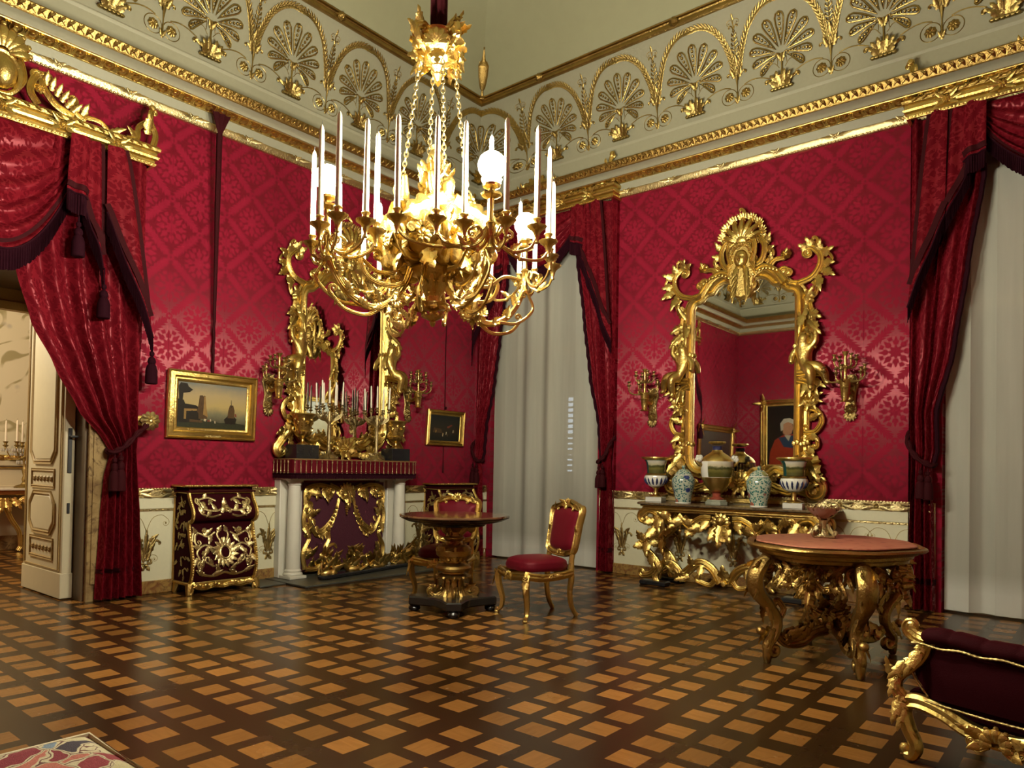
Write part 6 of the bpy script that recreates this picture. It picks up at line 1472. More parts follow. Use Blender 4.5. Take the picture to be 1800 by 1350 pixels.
# ------------------------------------------------------------------ vases and ornaments
BLUEW=NT('blue_enamel').pbr((.03,.035,.10),.2); PGREEN=NT('dark_green_glaze').pbr((.008,.05,.045),.15)
def landscape(name,z0,z1):
    t=NT(name); p=t.obj(); s=t.sep(p); f=t.M('DIVIDE',t.M('SUBTRACT',s[2],z0),z1-z0); n=t.noise(p,22,5,.65); f=t.M('ADD',f,t.M('MULTIPLY',t.M('SUBTRACT',n,.5),.30))
    r=t.n.new('ShaderNodeValToRGB'); t.L(f,r.inputs[0]); e=r.color_ramp.elements; e[0].position=0; e[0].color=C('#4d4a22')+(1,); e[1].position=1; e[1].color=C('#b9b7ae')+(1,)
    for po,c in ((.22,'#6a6330'),(.36,'#3c3d1e'),(.45,'#5f6040'),(.52,'#b5a98a'),(.75,'#c3bca8')): k=e.new(po); k.color=C(c)+(1,)
    return t.pbr(r.outputs[0],.2,0.,Coat_Weight=.4,Coat_Roughness=.1)
LAND=landscape('painted_landscape_panel',.36,.50); LAND2=landscape('painted_landscape_body',.34,.50)
def campana(lab,loc,rz):
    t=thing('porcelain_urn',lab,'urn',loc,rz,None)
    m=MB(); m.box(-.095,.095,-.095,.095,0,.055,bev=.003); m.build('square_plinth',plain('pale_stone_plinth',(.55,.53,.47),.4,var=.06),t)
    m=MB(); m.lathe([(.0,.055),(.07,.056),(.072,.066),(.055,.075),(.03,.085),(.025,.12),(.028,.15),(.045,.165),(.0,.166)],28); m.lathe([(.1,.305),(.118,.312),(.121,.322),(.112,.33)],32); m.lathe([(.135,.487),(.165,.50),(.178,.512),(.176,.52),(.160,.524),(.14,.515),(.12,.49)],36); m.build('gilt_mounts',BRASS,t)
    m=MB(); m.lathe([(.0,.165),(.05,.168),(.09,.19),(.122,.235),(.134,.28),(.128,.305),(.1,.308)],48,lobes=16,amp=.07,lo=.17,hi=.30); m.build('gadrooned_bowl',PORC,t)
    m=MB()
    for k in range(16):
        a=2*pi*k/16; q=[(.118-.0,.255),(.105,.22),(.085,.195)]
        m.tube([((r+.009)*cos(a),(r+.009)*sin(a),z) for r,z in ((.128,.283),(.122,.255),(.106,.225),(.085,.196))],[.002,.011,.012,.004],5)
    m.build('painted_flutes',BLUEW,t)
    m=MB(); m.lathe([(.104,.325),(.104,.36),(.108,.41),(.118,.455),(.138,.49)],48,arc=(radians(200),radians(200+305))); m.build('neck',PGREEN,t)
    m=MB(); m.lathe([(.1055,.333),(.1055,.36),(.1095,.41),(.1195,.455),(.135,.482)],28,arc=(radians(145),radians(255))); m.build('painted_scene',LAND,t)
    for s in (1,-1):
        m=MB(); m.tube([(0+.0,s*y,z) for y,z in cat([(.125,.27),(.155,.29),(.17,.33),(.15,.36),(.118,.36)],4)],.010,6) if 0 else None
def ginger(lab,loc,seed):
    t=thing('lidded_jar',lab,'jar',loc)
    tt=NT('painted_flower_jar_%d'%seed); p=tt.obj(); nn=tt.noise(p,12,2,.5,out=1); w=tt.n.new('ShaderNodeVectorMath'); w.operation='MULTIPLY_ADD'; tt.L(nn,w.inputs[0]); w.inputs[1].default_value=(.04,.04,.04); tt.L(p,w.inputs[2])
    vo=tt.n.new('ShaderNodeTexVoronoi'); vo.inputs['Scale'].default_value=46; tt.L(w.outputs[0],vo.inputs['Vector'])
    v1=tt.n.new('ShaderNodeTexVoronoi'); v1.inputs['Scale'].default_value=9 if seed==1 else 10; v1.inputs['Randomness'].default_value=.8; tt.L(tt.scale(p,(1,1,1.0)),v1.inputs['Vector'])
    sp=tt.ss(vo.outputs['Distance'],.52,.40); base=tt.mix(sp,(.42,.46,.36),(.05,.19,.16) if seed==2 else (.06,.17,.17)); base=tt.mix(tt.ss(vo.outputs['Distance'],.25,.18),base,(.012,.02,.05))
    fl=tt.ss(v1.outputs['Distance'],.36,.31); sc_=tt.n.new('ShaderNodeSeparateColor'); tt.L(v1.outputs['Color'],sc_.inputs[0])
    r=tt.n.new('ShaderNodeValToRGB'); tt.L(sc_.outputs[0],r.inputs[0]); e=r.color_ramp; e.interpolation='CONSTANT'; e.elements[0].position=0; e.elements[0].color=(.42,.13,.08,1); e.elements[1].position=.72; e.elements[1].color=(.36,.36,.13,1)
    k=e.elements.new(.36); k.color=(.03,.05,.19,1) if seed==1 else (.38,.16,.13,1)
    pet=tt.M('MULTIPLY_ADD',tt.M('SINE',tt.M('MULTIPLY',v1.outputs['Distance'],70)),.25,.8); fc=tt.mix(1.,r.outputs[0],tt.comb(pet,pet,pet),'MULTIPLY')
    base=tt.mix(tt.M('MULTIPLY',fl,tt.M('GREATER_THAN',sc_.outputs[1],.15)),base,fc); mt=tt.pbr(base,.14,0.,Coat_Weight=.6,Coat_Roughness=.06)
    m=MB(); m.lathe([(.0,0),(.085,0),(.088,.012),(.085,.03),(.098,.09),(.118,.17),(.128,.235),(.126,.275),(.108,.305),(.085,.318),(.078,.325)],40); m.build('jar_body',mt,t)
    m=MB(); m.lathe([(.092,.318),(.095,.322),(.093,.340),(.075,.358),(.05,.378),(.025,.388),(.014,.392),(.020,.405),(.022,.415),(.012,.428),(.0,.430)],32); m.build('lid',mt,t)
    m=MB(); m.lathe([(.080,.316),(.100,.313),(.104,.318),(.098,.324),(.08,.324)],32); m.lathe([(.0,-.0),(.087,.0),(.091,.006),(.088,.014),(.0,.014)],32); m.build('porcelain_rim',PORC,t)
def amphora(lab,loc):
    t=thing('amphora_vase',lab,'vase',loc,radians(20))
    m=MB(); m.prism(ngon(.125,8,pi/8),.0,.035,bev=.003); m.prism(ngon(.11,8,pi/8),.035,.055,bev=.004); m.build('octagonal_base',plain('green_grey_stone',(.30,.31,.24),.4,var=.1),t)
    m=MB(); m.lathe([(.0,.055),(.075,.056),(.078,.07),(.055,.082),(.045,.09),(.045,.125),(.055,.135),(.0,.137)],28); m.build('red_banded_foot',plain('red_gilt_band',(.28,.06,.035),.25),t)
    m=MB(); m.lathe([(.0,.135),(.05,.137),(.085,.165),(.125,.215),(.155,.275),(.160,.30)],44,lobes=20,amp=.05,lo=.15,hi=.28); m.lathe([(.172,.475),(.165,.495),(.135,.53),(.09,.56),(.06,.58),(.052,.60)],40); m.build('gilt_body',BRASS,t)
    m=MB(); m.lathe([(.160,.30),(.170,.36),(.175,.43),(.172,.475)],56,arc=(radians(60),radians(330))); m.build('white_scrolled_panel',PORC,t)
    m=MB(); m.lathe([(.1608,.303),(.1715,.36),(.1765,.43),(.1732,.472)],30,arc=(radians(150),radians(258))); m.build('painted_scene',LAND2,t)
    m=MB()
    for k in range(6):
        a=radians(268+k*12); 
        for z in (.335,.385,.435): m.tube([((.177)*cos(a+.03*cos(x)),(.177)*sin(a+.03*cos(x)),z+.018*sin(x)) for x in [2*pi*i/8 for i in range(8)]],.004,4,closed=True,caps=False)
    m.build('gold_scrollwork',BRONZE,t)
    m=MB(); m.lathe([(.052,.60),(.050,.62),(.055,.642),(.0,.643)],30); m.build('blue_neck',BLUEW,t)
    m=MB(); m.lathe([(.058,.660),(.085,.672),(.090,.684),(.082,.694),(.055,.690),(.045,.66)],40,lobes=24,amp=.10,lo=.67,hi=.70); m.build('flaring_lip',BRASS,t)
    for s in (1,-1):
        d=V((cos(radians(115)),sin(radians(115))))*s; m=MB(); m.tube([(d.x*r,d.y*r,z) for r,z in cat([(.165,.435),(.20,.44),(.225,.47),(.22,.51),(.195,.525)],4)],[.022,.022,.022,.022,.022,.020,.02,.02,.02,.02,.02,.018,.016,.016,.016,.014,.014][:17],8); m.build('handle',BRONZE,t)
        h=MB(); 
        for i in range(9): h.ball((d.x*(.20+.018*cos(i*2.4)),d.y*(.20+.018*cos(i*2.4)),.505+.02*sin(i*1.7)),.024,7)
        h.ball((d.x*.222,d.y*.222,.495),.028,8); h.build('ram_head',PORC,t)
ZT=.9405
campana('porcelain campana urn with tree landscape on the far end of the console, left of jars',(-.30,-3.17,ZT),radians(10))
campana('porcelain campana urn with park landscape on the near end of the console, right of jars',(-.33,-4.76,ZT),radians(10))
ginger('lidded jar with blue and yellow flowers on the console, beside the far urn',(-.42,-3.575,ZT),1)
ginger('lidded jar with red flowers on green, on the console beside the near urn',(-.42,-4.43,ZT),2)
amphora('tall gold and porcelain vase with landscape band and ram handles, on the console',(-.38,-3.95,ZT))
# mantel urns on black plinths
def bronze_urn(lab,loc):
    t=thing('gilt_urn',lab,'urn',loc); m=MB(); m.lathe([(.0,0),(.06,0),(.062,.012),(.04,.025),(.02,.04),(.018,.065),(.03,.08),(.07,.10),(.095,.13),(.10,.15),(.085,.165),(.09,.18),(.095,.24),(.11,.30),(.135,.335),(.145,.345),(.14,.355),(.12,.35),(.085,.25),(.0,.24)],36,lobes=18,amp=.08,lo=.085,hi=.16)
    for k in range(6): a=2*pi*k/6; Q=lambda u,v,w,a=a: (cos(a)*(w)-sin(a)*u,sin(a)*w+cos(a)*u,v); o=Orn(m,Q); o.lf(0,.18,88,.12,.07,.5,.09,4,7,2); o.ros(.045,.25,.022,6,.095,.5); o.ball(0,.285,.018,.105)
    m.build('urn_body',BRASS,t)
    for s in (1,-1): m=MB(); m.tube([(s*x,0,z) for x,z in cat([(.09,.15),(.125,.155),(.13,.19),(.10,.20)],4)],.009,6); m.build('handle',BRASS,t)
def plinth(lab,loc): tag((lambda m:(m.box(-.15,.15,-.11,.11,0,.155,bev=.004),m.build('black_plinth',BLACKM))[1])(MB()),lab,'plinth').location=loc
for lab,x in (('left end of the mantel shelf',-3.16),('right end of the mantel shelf',-1.755)):
    plinth('black marble block under the gilt urn at the '+lab,(x,-.24,1.366)); bronze_urn('gilt bronze urn on black block at the '+lab,(x,-.24,1.522))
CANDLES=[]
def candle(m,h,r): m.lathe([(.0,0),(r,.0),(r*.96,h*.5),(r*.82,h*.93),(r*.6,h*.97),(r*.15,h*.99),(.0,h)],12)
def candle_obj(loc,h,r,where,grp,lean=(0,0)):
    m=MB(); candle(m,h,r); o=m.build('candle',WAX); o.location=loc; o.rotation_euler=(lean[0],lean[1],0); CANDLES.append((o,where,grp)); w=MB(); w.tube([(0,0,h*.985),(.001,0,h+.012),(.003,.001,h+.018)],.0016,4); w.build('wick',DARK,o); return o
def candelabrum(lab,loc,where,grp):
    t=thing('candelabrum',lab,'candelabrum',loc); m=MB()
    m.lathe([(.0,0),(.085,0),(.088,.012),(.07,.03),(.045,.045),(.03,.07),(.035,.09),(.022,.11),(.019,.20),(.024,.30),(.018,.42),(.028,.44),(.03,.47),(.02,.50),(.016,.56)],20)
    for k in range(3): a=2*pi*k/3; Q=lambda u,v,w,a=a: (cos(a)*u-sin(a)*w,sin(a)*u+cos(a)*w,v); o=Orn(m,Q); o.sc([(.04,.06),(.08,.04),(.11,.01)],.018,.014,ev=(.016,1,.9),w=0); o.lf(.03,.05,30,.08,.05,.8,0,3,6,1); o.lf(.01,.42,60,.08,.05,.9,0,3,6,1)
    m.build('stem',SILVG,t); arms=MB()
    for k in range(6):
        a=2*pi*k/6+.35; R_=.145; z1=.585+.02*(k%2); Q=lambda u,v,w,a=a: (cos(a)*u-sin(a)*w,sin(a)*u+cos(a)*w,v); o=Orn(arms,Q); o.sc([(.01,.48),(.05,.455),(.10,.47),(.14,.51),(R_,z1-.03)],.010,.008,w=0); o.lf(.05,.46,40,.08,.05,.9,0,3,6,1); o.lf(.10,.48,60,.07,.04,.8,0,3,5,1); o.sc([(.07,.46),(.10,.52),(.07,.545)],.008,.006,ev=(.016,1,1.),w=0)
        g=MB(); cup(g,cos(a)*R_,sin(a)*R_,z1); g.build('candle_cup',SILVG,t); candle_obj((loc[0]+cos(a)*R_,loc[1]+sin(a)*R_,loc[2]+z1+.03),.28,.0105,where,grp,(R_*.25*-sin(a),R_*.25*cos(a)))
    g=MB(); cup(g,0,0,.62); candle_obj((loc[0],loc[1],loc[2]+.65),.28,.0105,where,grp); arms.build('candle_arms',SILVG,t); g.build('candle_cup',SILVG,t)
candelabrum('silver gilt candelabrum with seven candles on the mantel shelf beside the left urn',(-2.82,-.27,1.366),'left mantel candelabrum','candles in the left mantel candelabrum')
candelabrum('silver gilt candelabrum with seven candles on the mantel shelf beside the right urn',(-2.10,-.27,1.366),'right mantel candelabrum','candles in the right mantel candelabrum')
# centrepiece on the pink-topped table
t=thing('centrepiece_bowl','small silver gilt footed centrepiece bowl on the pink-topped table','bowl',(-2.36,-5.63,.8305),.4)
m=MB(); m.box(-.075,.075,-.075,.075,.0,.02,bev=.006)
for a in range(4):
    x=a*pi/2+pi/4; Q=lambda u,v,w,x=x: (cos(x)*u-sin(x)*w,sin(x)*u+cos(x)*w,v); o=Orn(m,Q); o.sc([(.04,.10),(.055,.06),(.09,.03)],.016,.014,ev=(.016,1,1.),w=0); o.lf(.03,.1,-60,.09,.06,.8,0,4,7,2); o.lf(.05,.16,60,.09,.05,.9,0,3,6,1); o.sc([(.04,.13),(.05,.18),(.09,.215)],.010,.009,w=0)
    o.lf(.10,.20,80,.05,.04,.9,0,3,5,1)
m.lathe([(.065,.02),(.05,.05),(.03,.07),(.026,.11),(.034,.13),(.02,.14)],16); m.build('silver_gilt_mount',SILVG,t)
m=MB(); m.lathe([(.02,.135),(.05,.150),(.085,.18),(.112,.212),(.118,.22),(.110,.22),(.08,.19),(.045,.165),(.0,.16)],30,lobes=12,amp=.08,lo=.17,hi=.23); m.build('pink_bowl',plain('rose_agate',(.36,.22,.17),.25,var=.3,nscale=30),t)
m=MB()
for i in range(24): a=2*pi*i/24; m.ball((.115*cos(a),.115*sin(a),.222),.010,5)
m.build('beaded_rim',SILVG,t)
# next room: console and crystal girandole
t=thing('console_table','gilded console table with marble top in the next room, through the doorway','console',(-4.72,RY-.25,0)); 
m=MB(); m.prism([(-.75,.20),(-.75,-.10),(-.55,-.26),(.55,-.26),(.75,-.10),(.75,.20)],.86,.895,bev=.008); m.build('marble_top',WHITEM,t)
m=MB(); Qn=lambda u,v,w: (u,-.22-w,v)
m.prism([(-.70,.18),(-.70,-.09),(-.53,-.23),(.53,-.23),(.70,-.09),(.70,.18)],.80,.86,bev=.006)
for s in (1,-1):
    o=Orn(m,Qn,s)
    o.sc([(.05,.74),(.15,.70),(.25,.76),(.36,.70),(.46,.78)],.03,.026,w=0); 
    for (u,v,a,L) in ((.1,.76,-60,.2),(.2,.74,-30,.18),(.3,.74,-70,.2),(.42,.76,-50,.2),(.02,.76,-80,.22)): o.lf(u,v,a,L,.11,.8,.01,4,8,2)
m.build('carved_apron',GOLD,t)
for s in (1,-1):
    for dx,nm in ((.58,'leg'),(.22,'leg')):
        m=MB(); o=Orn(m,lambda u,v,w,s=s: (s*u,-.12-w,v))
        if dx>.5: o.sc([(.52,.80),(.60,.68),(.58,.52),(.48,.36),(.34,.2),(.30,.06)],.05,.03,sv=(.05,-1,1.),w=.05); o.sc([(.30,.07),(.34,.02)],.035,.03,w=.05); o.lf(.55,.7,-110,.25,.12,.6,.09,5,9,2)
        else: o.sc([(.02,.66),(.10,.46),(.20,.28),(.22,.06)],.035,.028,w=.05); o.sc([(.22,.07),(.19,.02)],.03,.03,w=.05)
        m.build('leg',GOLD,t)
CRYS=NT('crystal_glass').pbr((.95,.93,.86),.05,0.,Transmission_Weight=.6,IOR=1.5)
gx,gy,gz=-4.44,RY-.33,.897
t=thing('crystal_girandole','crystal and gilt candelabrum on the console in the next room','candelabrum',(gx,gy,gz)); m=MB()
m.lathe([(.0,0),(.13,0),(.135,.012),(.11,.03),(.05,.05),(.03,.08),(.04,.12),(.025,.17),(.04,.24),(.03,.3),(.02,.34),(.035,.38),(.02,.44),(.015,.62),(.0,.66)],18); m.build('stem',BRONZE,t)
a_=MB(); d=MB()
for k in range(5):
    a=2*pi*k/5+.2; R_=.24; a_.tube([(cos(a)*r,sin(a)*r,z) for r,z in cat([(.01,.44),(.09,.40),(.18,.44),(R_,.55)],4)],.009,6); g=MB(); cup(g,cos(a)*R_,sin(a)*R_,.60,1.5); g.build('candle_cup',BRONZE,t)
    candle_obj((gx+cos(a)*R_,gy+sin(a)*R_,gz+.652),.30,.014,'crystal candelabrum in the next room','candles in the next room candelabrum')
    for i in range(8): b=2*pi*i/8; d.ball((cos(a)*R_+.05*cos(b),sin(a)*R_+.05*sin(b),.53),.012,6,(1,1,2.2)); d.ball((cos(a)*(R_-.1)+.04*cos(b),sin(a)*(R_-.1)+.04*sin(b),.47),.010,6,(1,1,2.))
for i in range(14): b=2*pi*i/14; d.ball((.1*cos(b),.1*sin(b),.36),.012,6,(1,1,2.4))
a_.build('candle_arms',BRONZE,t); d.build('crystal_drops',CRYS,t)
# small black spotlight on the cornice in the room corner
t=thing('spotlight','small black cylindrical spotlight standing on the cornice in the room corner','spotlight',(-.30,-.46,5.14)); m=MB(); m.lathe([(.0,.0),(.035,0),(.035,.012),(.01,.015),(.01,.09)],14); m.build('stand',SILVG,t); m=MB(); m.lathe([(.0,.085),(.043,.085),(.045,.09),(.045,.30),(.04,.305),(.0,.305)],20); m.build('lamp_body',DARK,t)
# ------------------------------------------------------------------ chandelier
RT=V((.642,-.767,0)); FW=V((.767,.642,0)); CC=V((-4.985,-4.155,0))
t=thing('chandelier','large gilded chandelier with four lit globe lamps and tall white candles','chandelier',(CC.x,CC.y,0))
L2=lambda a,d,z: RT*a+FW*d+V((0,0,z))
GLOBE=emis('lit_opal_globe',(1,.945,.73),760.)
CLR=NT('lamp_neck_glass').pbr((.95,.95,.92),.1,0.,Transmission_Weight=.5,IOR=1.3)
m=MB(); m.lathe([(.0,2.13),(.012,2.14),(.02,2.16),(.012,2.165),(.055,2.185),(.062,2.195),(.02,2.205),(.018,2.225),(.085,2.245),(.10,2.262),(.095,2.27),(.045,2.28),(.045,2.30),(.05,2.34),(.075,2.395),(.10,2.43),(.14,2.445),(.155,2.46),(.15,2.475),(.12,2.485),(.17,2.50),(.25,2.53),(.30,2.57),(.315,2.60),(.30,2.615),(.18,2.60),(.0,2.60)],40,lobes=20,amp=.05,lo=2.29,hi=2.44)
for k in range(10): a=2*pi*k/10; Q=lambda u,v,w,a=a: (cos(a)*w-sin(a)*u,sin(a)*w+cos(a)*u,v); o=Orn(m,Q); o.lf(0,2.31,88,.14,.06,.6,.045,4,8,2,lift=.35); o.lf(0,2.25,-20,.05,.05,.5,.085,2,4,1); o.ball(0,2.20,.014,.058)
for k in range(16): a=2*pi*k/16; Q=lambda u,v,w,a=a: (cos(a)*w-sin(a)*u,sin(a)*w+cos(a)*u,v); o=Orn(m,Q); o.lf(0,2.49,80,.14,.10,.5,.16,4,7,2,lift=.9)
m.build('bowl_body',BRASS,t)
m=MB(); 
for k in range(8):
    a=2*pi*k/8+.2; Q=lambda u,v,w,a=a: (cos(a)*u-sin(a)*w,sin(a)*u+cos(a)*w,v); o=Orn(m,Q)
    o.sc([(.16,2.52),(.26,2.50),(.33,2.55),(.34,2.62)],.03,.026,ev=(.04,1,1.2),w=0); o.sc([(.20,2.62),(.28,2.66),(.36,2.62)],.028,.024,ev=(.035,-1,1.1),w=0); o.lf(.25,2.53,30,.2,.13,.8,0,5,10,3); o.lf(.22,2.64,50,.16,.10,.9,0,4,8,2)
    Q2=lambda u,v,w,a=a: (cos(a+.39)*w-sin(a+.39)*u,sin(a+.39)*w+cos(a+.39)*u,v); o=Orn(m,Q2); o.ros(0,2.58,.05,8,.31,.5); o.lf(0,2.52,-60,.14,.12,.6,.26,4,7,2); o.shell(0,2.62,90,.09,7,150,.30)
m.build('carved_rim',GOLD,t)
m=MB(); m.lathe([(.12,2.60),(.09,2.66),(.06,2.75),(.05,2.84),(.07,2.88),(.06,2.92),(.035,2.96),(.045,3.02),(.04,3.10),(.05,3.13),(.045,3.17),(.03,3.19),(.035,3.215),(.0,3.225)],18)
for z,n,L in ((2.86,8,.15),(2.95,7,.17),(3.03,6,.12),(2.72,8,.16)):
    for k in range(n): a=2*pi*k/n+z*9; Q=lambda u,v,w,a=a: (cos(a)*u-sin(a)*w,sin(a)*u+cos(a)*w,v); Orn(m,Q).lf(.03,z,62,L,.08,.9,0,4,8,2)
m.build('leafy_stem',GOLD,t)
for k in range(4):
    a=radians(-90+25+90*k); d=RT*cos(a)+FW*sin(a); s=RT*-sin(a)+FW*cos(a); c=d*.20+V((0,0,2.72))
    Q=lambda u,v,w,c=c,d=d,s=s: tuple(c+s*u+V((0,0,v))*1.+d*w*1.0+d*.0)
    putto('seated_figure',GOLD,t,lambda u,v,w,Q=Q: Q(u*.62,v*.62-.03,w*.7),1.,1 if k%2 else -1,1)
    m=MB(); o=Orn(m,lambda u,v,w,Q=Q: Q(u,v,w+.03))
    for i in range(7): o.lf(-.12+.04*i,.02,-75-5*i,.20,.10,.3,.03,2,9,2,bend=.5)
    for e in (1,-1): o.sc([(e*.03,.1),(e*.12,.06),(e*.2,-.06),(e*.28,-.10)],.05,.03,w=.0,prof=FLATP); o.lf(e*.1,.06,-30 if e>0 else 210,.24,.16,.4,.02,2,10,3)
    m.build('figure_drapery',GOLD,t)
GL=[]
for k in range(4):
    a=radians(32+90*k); GL.append((.655*cos(a),.655*sin(a)))
CD=[(-.587,-.55),(-.454,-.70),(-.318,-.62),(-.29,-.45),(-.136,-.69),(.075,-.68),(.223,-.62),(.36,-.44),(.454,-.67),(.625,-.57),(.706,-.31),(.735,-.02),(-.69,.06),(-.66,.24),(-.53,.42),(-.326,.58),(.35,.74),(.556,.58),(.66,.45),(-.12,.70),(.12,.66),(-.46,.66),(.77,.20),(-.72,-.20)]
CD=[(a*.94,d*.94) for a,d in CD]
m=MB()
for (a,d) in GL:
    dr=(RT*a+FW*d).normalized(); sd=V((-dr.y,dr.x,0)); Q=lambda u,v,w,dr=dr,sd=sd: tuple(dr*u+sd*w+V((0,0,v))); o=Orn(m,Q)
    # big leafy branch sweeping out under the bowl and up to the lamp
    o.sc([(.15,2.46),(.19,2.36),(.28,2.24),(.40,2.20),(.53,2.26),(.62,2.38),(.655,2.50)],.024,.016,w=0); o.sc([(.20,2.36),(.30,2.33),(.42,2.36),(.47,2.46),(.40,2.52)],.014,.011,ev=(.04,1,1.2),w=.03); o.sc([(.24,2.42),(.36,2.42),(.48,2.50),(.60,2.50)],.013,.010,w=-.03)
    for (u,v,an,L) in ((.22,2.32,-60,.11),(.30,2.22,-20,.12),(.40,2.20,20,.13),(.50,2.25,50,.12),(.34,2.24,60,.09),(.58,2.34,80,.10),(.2,2.38,40,.09),(.28,2.25,-80,.10)):
        o.lf(u,v,an,L,.055,.9,.01,5,9,2); o.lf(u,v,an+12,L*.9,.05,.9,-.03,4,8,2)
    o.sc([(.30,2.23),(.42,2.15),(.56,2.17),(.64,2.25)],.012,.009,ev=(.03,1,1.1),w=.02); o.sc([(.45,2.21),(.58,2.22),(.70,2.32),(.66,2.42)],.011,.009,ev=(.03,1,1.1),w=-.03); o.shell(.25,2.26,250,.06,7,160,.02)
m.build('main_branches',BRASS,t)
for k in range(4):
    m=MB(); a=radians(32+45+90*k); dr=RT*cos(a)+FW*sin(a); sd=V((-dr.y,dr.x,0)); Q=lambda u,v,w,dr=dr,sd=sd: tuple(dr*u+sd*w+V((0,0,v))); o=Orn(m,Q)
    o.sc([(.14,2.46),(.20,2.36),(.26,2.28),(.24,2.20)],.018,.012,ev=(.025,-1,1.1),w=0)
    for v in (2.40,2.33,2.27): o.lf(.21+.02*(2.4-v)*10,v,-50,.09,.05,.9,0,4,8,2); o.lf(.22,v,30,.07,.045,.9,0,4,7,2)
    m.build('scroll_bracket',BRASS,t)
def bob(m,p,k=1.):
    m.lathe([(.006,-.09),(.012,-.085),(.008,-.07),(.014,-.05),(.018,-.035),(.03,-.02),(.048,-.006),(.052,.004),(.044,.002),(.02,-.006),(.016,0),(.017,.03),(.024,.04),(.02,.045),(.0,.04)],20,p,lobes=8,amp=.16,lo=-.015,hi=.008)
for gi,(a,d) in enumerate(GL):
    p=L2(a,d,0); x,y=p.x,p.y
    m=MB(); m.lathe([(.022,2.42),(.03,2.44),(.018,2.46),(.014,2.50),(.022,2.56),(.03,2.57),(.016,2.585),(.012,2.64),(.016,2.70),(.05,2.715),(.055,2.725),(.02,2.735),(.018,2.75),(.045,2.762),(.048,2.775),(.03,2.78)],18,(x,y,0),lobes=8,amp=.12,lo=2.71,hi=2.73); m.build('lamp_stem',BRASS,t)
    m=MB(); m.lathe([(.034,2.775),(.05,2.785),(.056,2.80),(.048,2.815),(.038,2.82)],20,(x,y,0)); m.build('lamp_collar_glass',CLR,t)
    m=MB(); m.ball((x,y,2.875),.073,24,h=16); m.build('lamp_globe',GLOBE,t)
    arms=MB()
    own=[c for c in CD if min(range(4),key=lambda j:(c[0]-GL[j][0])**2+(c[1]-GL[j][1])**2)==gi]
    cups=[]
    for i,(ca,cd) in enumerate(own):
        q=V((ca-a,cd-d)); r=q.length; e=RT*(q.x/r)+FW*(q.y/r); sd=V((-e.y,e.x,0)); Q=lambda u,v,w,e=e,sd=sd,p=p: tuple(p+e*u+sd*w+V((0,0,v))); o=Orn(arms,Q); zc=2.565
        o.sc([(.01,2.56),(.04*r/.2,2.47),(.10*r/.2,2.43),(.17*r/.2,2.45),(r,zc-.06)],.010,.008,w=0); o.sc([(.03,2.50),(.07,2.55),(.11,2.53)],.008,.006,ev=(.022,-1,1.),w=0); o.lf(.09*r/.2,2.44,40,.08,.04,.9,0,3,6,1); o.ball(.10*r/.2,2.425,.014,0)
        g=MB(); qq=L2(ca,cd,0); bob(g,(qq.x,qq.y,zc+.0)); g.build('candle_cup',BRASS,t)
        ln=((i*37)%7-3)*.006; candle_obj((CC.x+qq.x,CC.y+qq.y,zc+.036),.50,.0155,'large chandelier','candles on the chandelier',(ln,-ln*.6))
    arms.build('candle_arms',BRASS,t)
# canopy, chains, red cloth sleeve
m=MB(); m.lathe([(.0,3.61),(.012,3.62),(.03,3.645),(.02,3.66),(.045,3.69),(.03,3.70),(.05,3.72),(.10,3.745),(.135,3.79),(.14,3.82),(.115,3.83),(.12,3.86),(.105,3.875),(.11,3.89),(.06,3.90)],26)
for k in range(4):
    a=radians(45+90*k); Q=lambda u,v,w,a=a: tuple((RT*cos(a)+FW*sin(a))*u+(RT*-sin(a)+FW*cos(a))*w+V((0,0,v))); o=Orn(m,Q)
    o.sc([(.10,3.76),(.16,3.80),(.17,3.87),(.12,3.90)],.03,.026,ev=(.03,1,1.1),w=0)
    for (u,v,an,L) in ((.13,3.88,60,.12),(.15,3.84,10,.12),(.15,3.80,-50,.12),(.11,3.76,-80,.12)): o.lf(u,v,an,L,.08,.9,0,4,8,2); o.lf(u,v,an+20,L*.8,.07,.9,-.02,3,6,2)
    Q=lambda u,v,w,a=a+pi/4: tuple((RT*cos(a)+FW*sin(a))*w+(RT*-sin(a)+FW*cos(a))*u+V((0,0,v))); o=Orn(m,Q); o.shell(0,3.77,90,.08,7,170,.12); o.lf(0,3.76,-85,.12,.10,.5,.10,4,7,2)
m.build('canopy',GOLD,t)
for k in range(4):
    a=radians(20+90*k); top=L2(.105*cos(a),.105*sin(a),3.74); bot=L2(.20*cos(a),.20*sin(a),2.98); m=MB(); n=26; dirv=(bot-top); ln=dirv.length; dn=dirv/ln; s1=dn.orthogonal().normalized(); s2=dn.cross(s1)
    for i in range(n):
        c=top+dirv*((i+.5)/n); A=s1 if i%2 else s2; hl=ln/n*.68; m.tube([tuple(c+dn*(hl*cos(x))+A*(.011*sin(x))) for x in [2*pi*j/10 for j in range(10)]],.0042,5,closed=True,caps=False)
    m.tube([tuple(bot+V((0,0,-.045))+V((0,0,1))*(.045*cos(x))+RT*(.026*sin(x))) for x in [2*pi*j/16 for j in range(16)]],.007,6,closed=True,caps=False)
    m.tube([tuple(bot+V((0,0,-.09))),tuple(L2(.24*cos(a),.24*sin(a),2.62))],.008,6); m.build('hanging_chain',GOLDP,t)
m=MB(); m.grid(lambda a,b: ((.043+.012*b+.010*sin(a*2*pi*7+b*6))*cos(2*pi*a),(.043+.012*b+.010*sin(a*2*pi*7+b*6))*sin(2*pi*a),3.89+4.15*b),56,20,cu=True); m.build('cloth_sleeve',CORD,t)
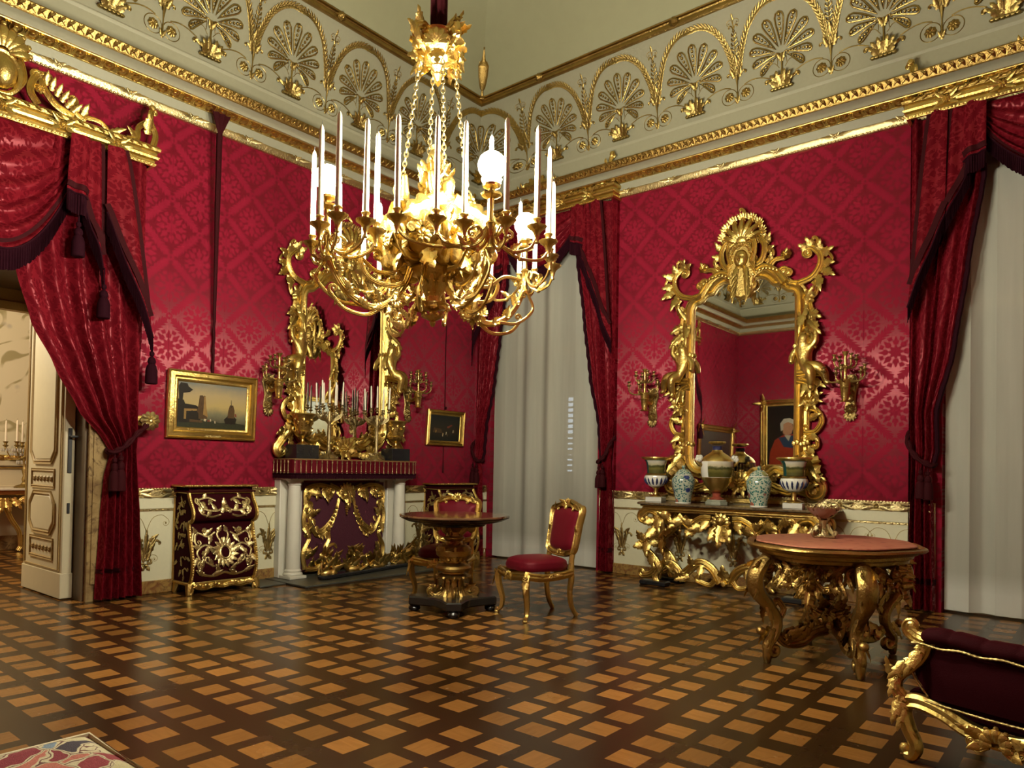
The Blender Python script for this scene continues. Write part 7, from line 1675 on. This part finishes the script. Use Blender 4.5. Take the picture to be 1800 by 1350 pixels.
# ------------------------------------------------------------------ every candle says which one it is
ORD=['','second','third','fourth','fifth','sixth','seventh','eighth','ninth','tenth','eleventh','twelfth','thirteenth','fourteenth','fifteenth','sixteenth','seventeenth','eighteenth','nineteenth','twentieth','twenty-first','twenty-second','twenty-third','twenty-fourth','twenty-fifth']
def label_row(objs,what,where,grp,cat_='candle'):
    def sx(o): d=V(o.location)-V((-8.0177,-7.2423,1.3)); return d.dot(RT)/max(.1,d.dot(FW))
    row=sorted(objs,key=sx); n=len(row)
    for i,o in enumerate(row):
        if i==0: s='leftmost %s on the %s'%(what,where)
        elif i==n-1: s='rightmost %s on the %s'%(what,where)
        else: s='%s %s from the left on the %s'%(ORD[i],what,where)
        tag(o,s,cat_,grp)
for g in sorted(set(c[2] for c in CANDLES)):
    l=[c for c in CANDLES if c[2]==g]; label_row([c[0] for c in l],'white candle',l[0][1],g)
# ------------------------------------------------------------------ camera, light, view
cam=bpy.data.cameras.new('camera'); co=bpy.data.objects.new('camera',cam); COL.objects.link(co)
F,CX,CY=1274.5732,879.8014,800.5439; yaw,pit,rol=.6973,.0174,.0183
fw=V((cos(pit)*cos(yaw),cos(pit)*sin(yaw),sin(pit))); rt=V((sin(yaw),-cos(yaw),0)); up=rt.cross(fw)
r2=rt*cos(rol)+up*sin(rol); u2=up*cos(rol)-rt*sin(rol)
co.matrix_world=Matrix(((r2.x,u2.x,-fw.x,-8.0177),(r2.y,u2.y,-fw.y,-7.2423),(r2.z,u2.z,-fw.z,1.3),(0,0,0,1)))
cam.sensor_fit='HORIZONTAL'; cam.sensor_width=36; cam.lens=F/1800*36; cam.shift_x=(900-CX)/1800; cam.shift_y=(CY-675)/1800; cam.clip_start=.02
SC.camera=co
w=bpy.data.worlds.new('sky'); SC.world=w; w.use_nodes=True
bg=w.node_tree.nodes['Background']; bg.inputs[0].default_value=(.75,.85,1,1); bg.inputs[1].default_value=1.2
def area(name,loc,rot,sx,sy,e,col):
    l=bpy.data.lights.new(name,'AREA'); l.shape='RECTANGLE'; l.size=sx; l.size_y=sy; l.energy=e; l.color=col
    o=bpy.data.objects.new(name,l); COL.objects.link(o); o.location=loc; o.rotation_euler=rot; return o
def lamp(name,loc,e,col,r=.1):
    l=bpy.data.lights.new(name,'POINT'); l.energy=e; l.color=col; l.shadow_soft_size=r
    o=bpy.data.objects.new(name,l); COL.objects.link(o); o.location=loc; return o
lamp('next_room_chandelier_light',(-6.9,2.3,3.2),150,(1,.86,.62),.25)
SC.view_settings.view_transform='Standard'; SC.view_settings.look='None'; SC.view_settings.gamma=1; SC.view_settings.use_curve_mapping=False
SC.view_settings.exposure=1.0
SC.cycles.adaptive_threshold=.02; SC.cycles.max_bounces=8; SC.cycles.diffuse_bounces=4; SC.cycles.glossy_bounces=4; SC.cycles.transmission_bounces=4; SC.cycles.transparent_max_bounces=8
SC.cycles.sample_clamp_indirect=4; SC.cycles.caustics_reflective=False; SC.cycles.caustics_refractive=False
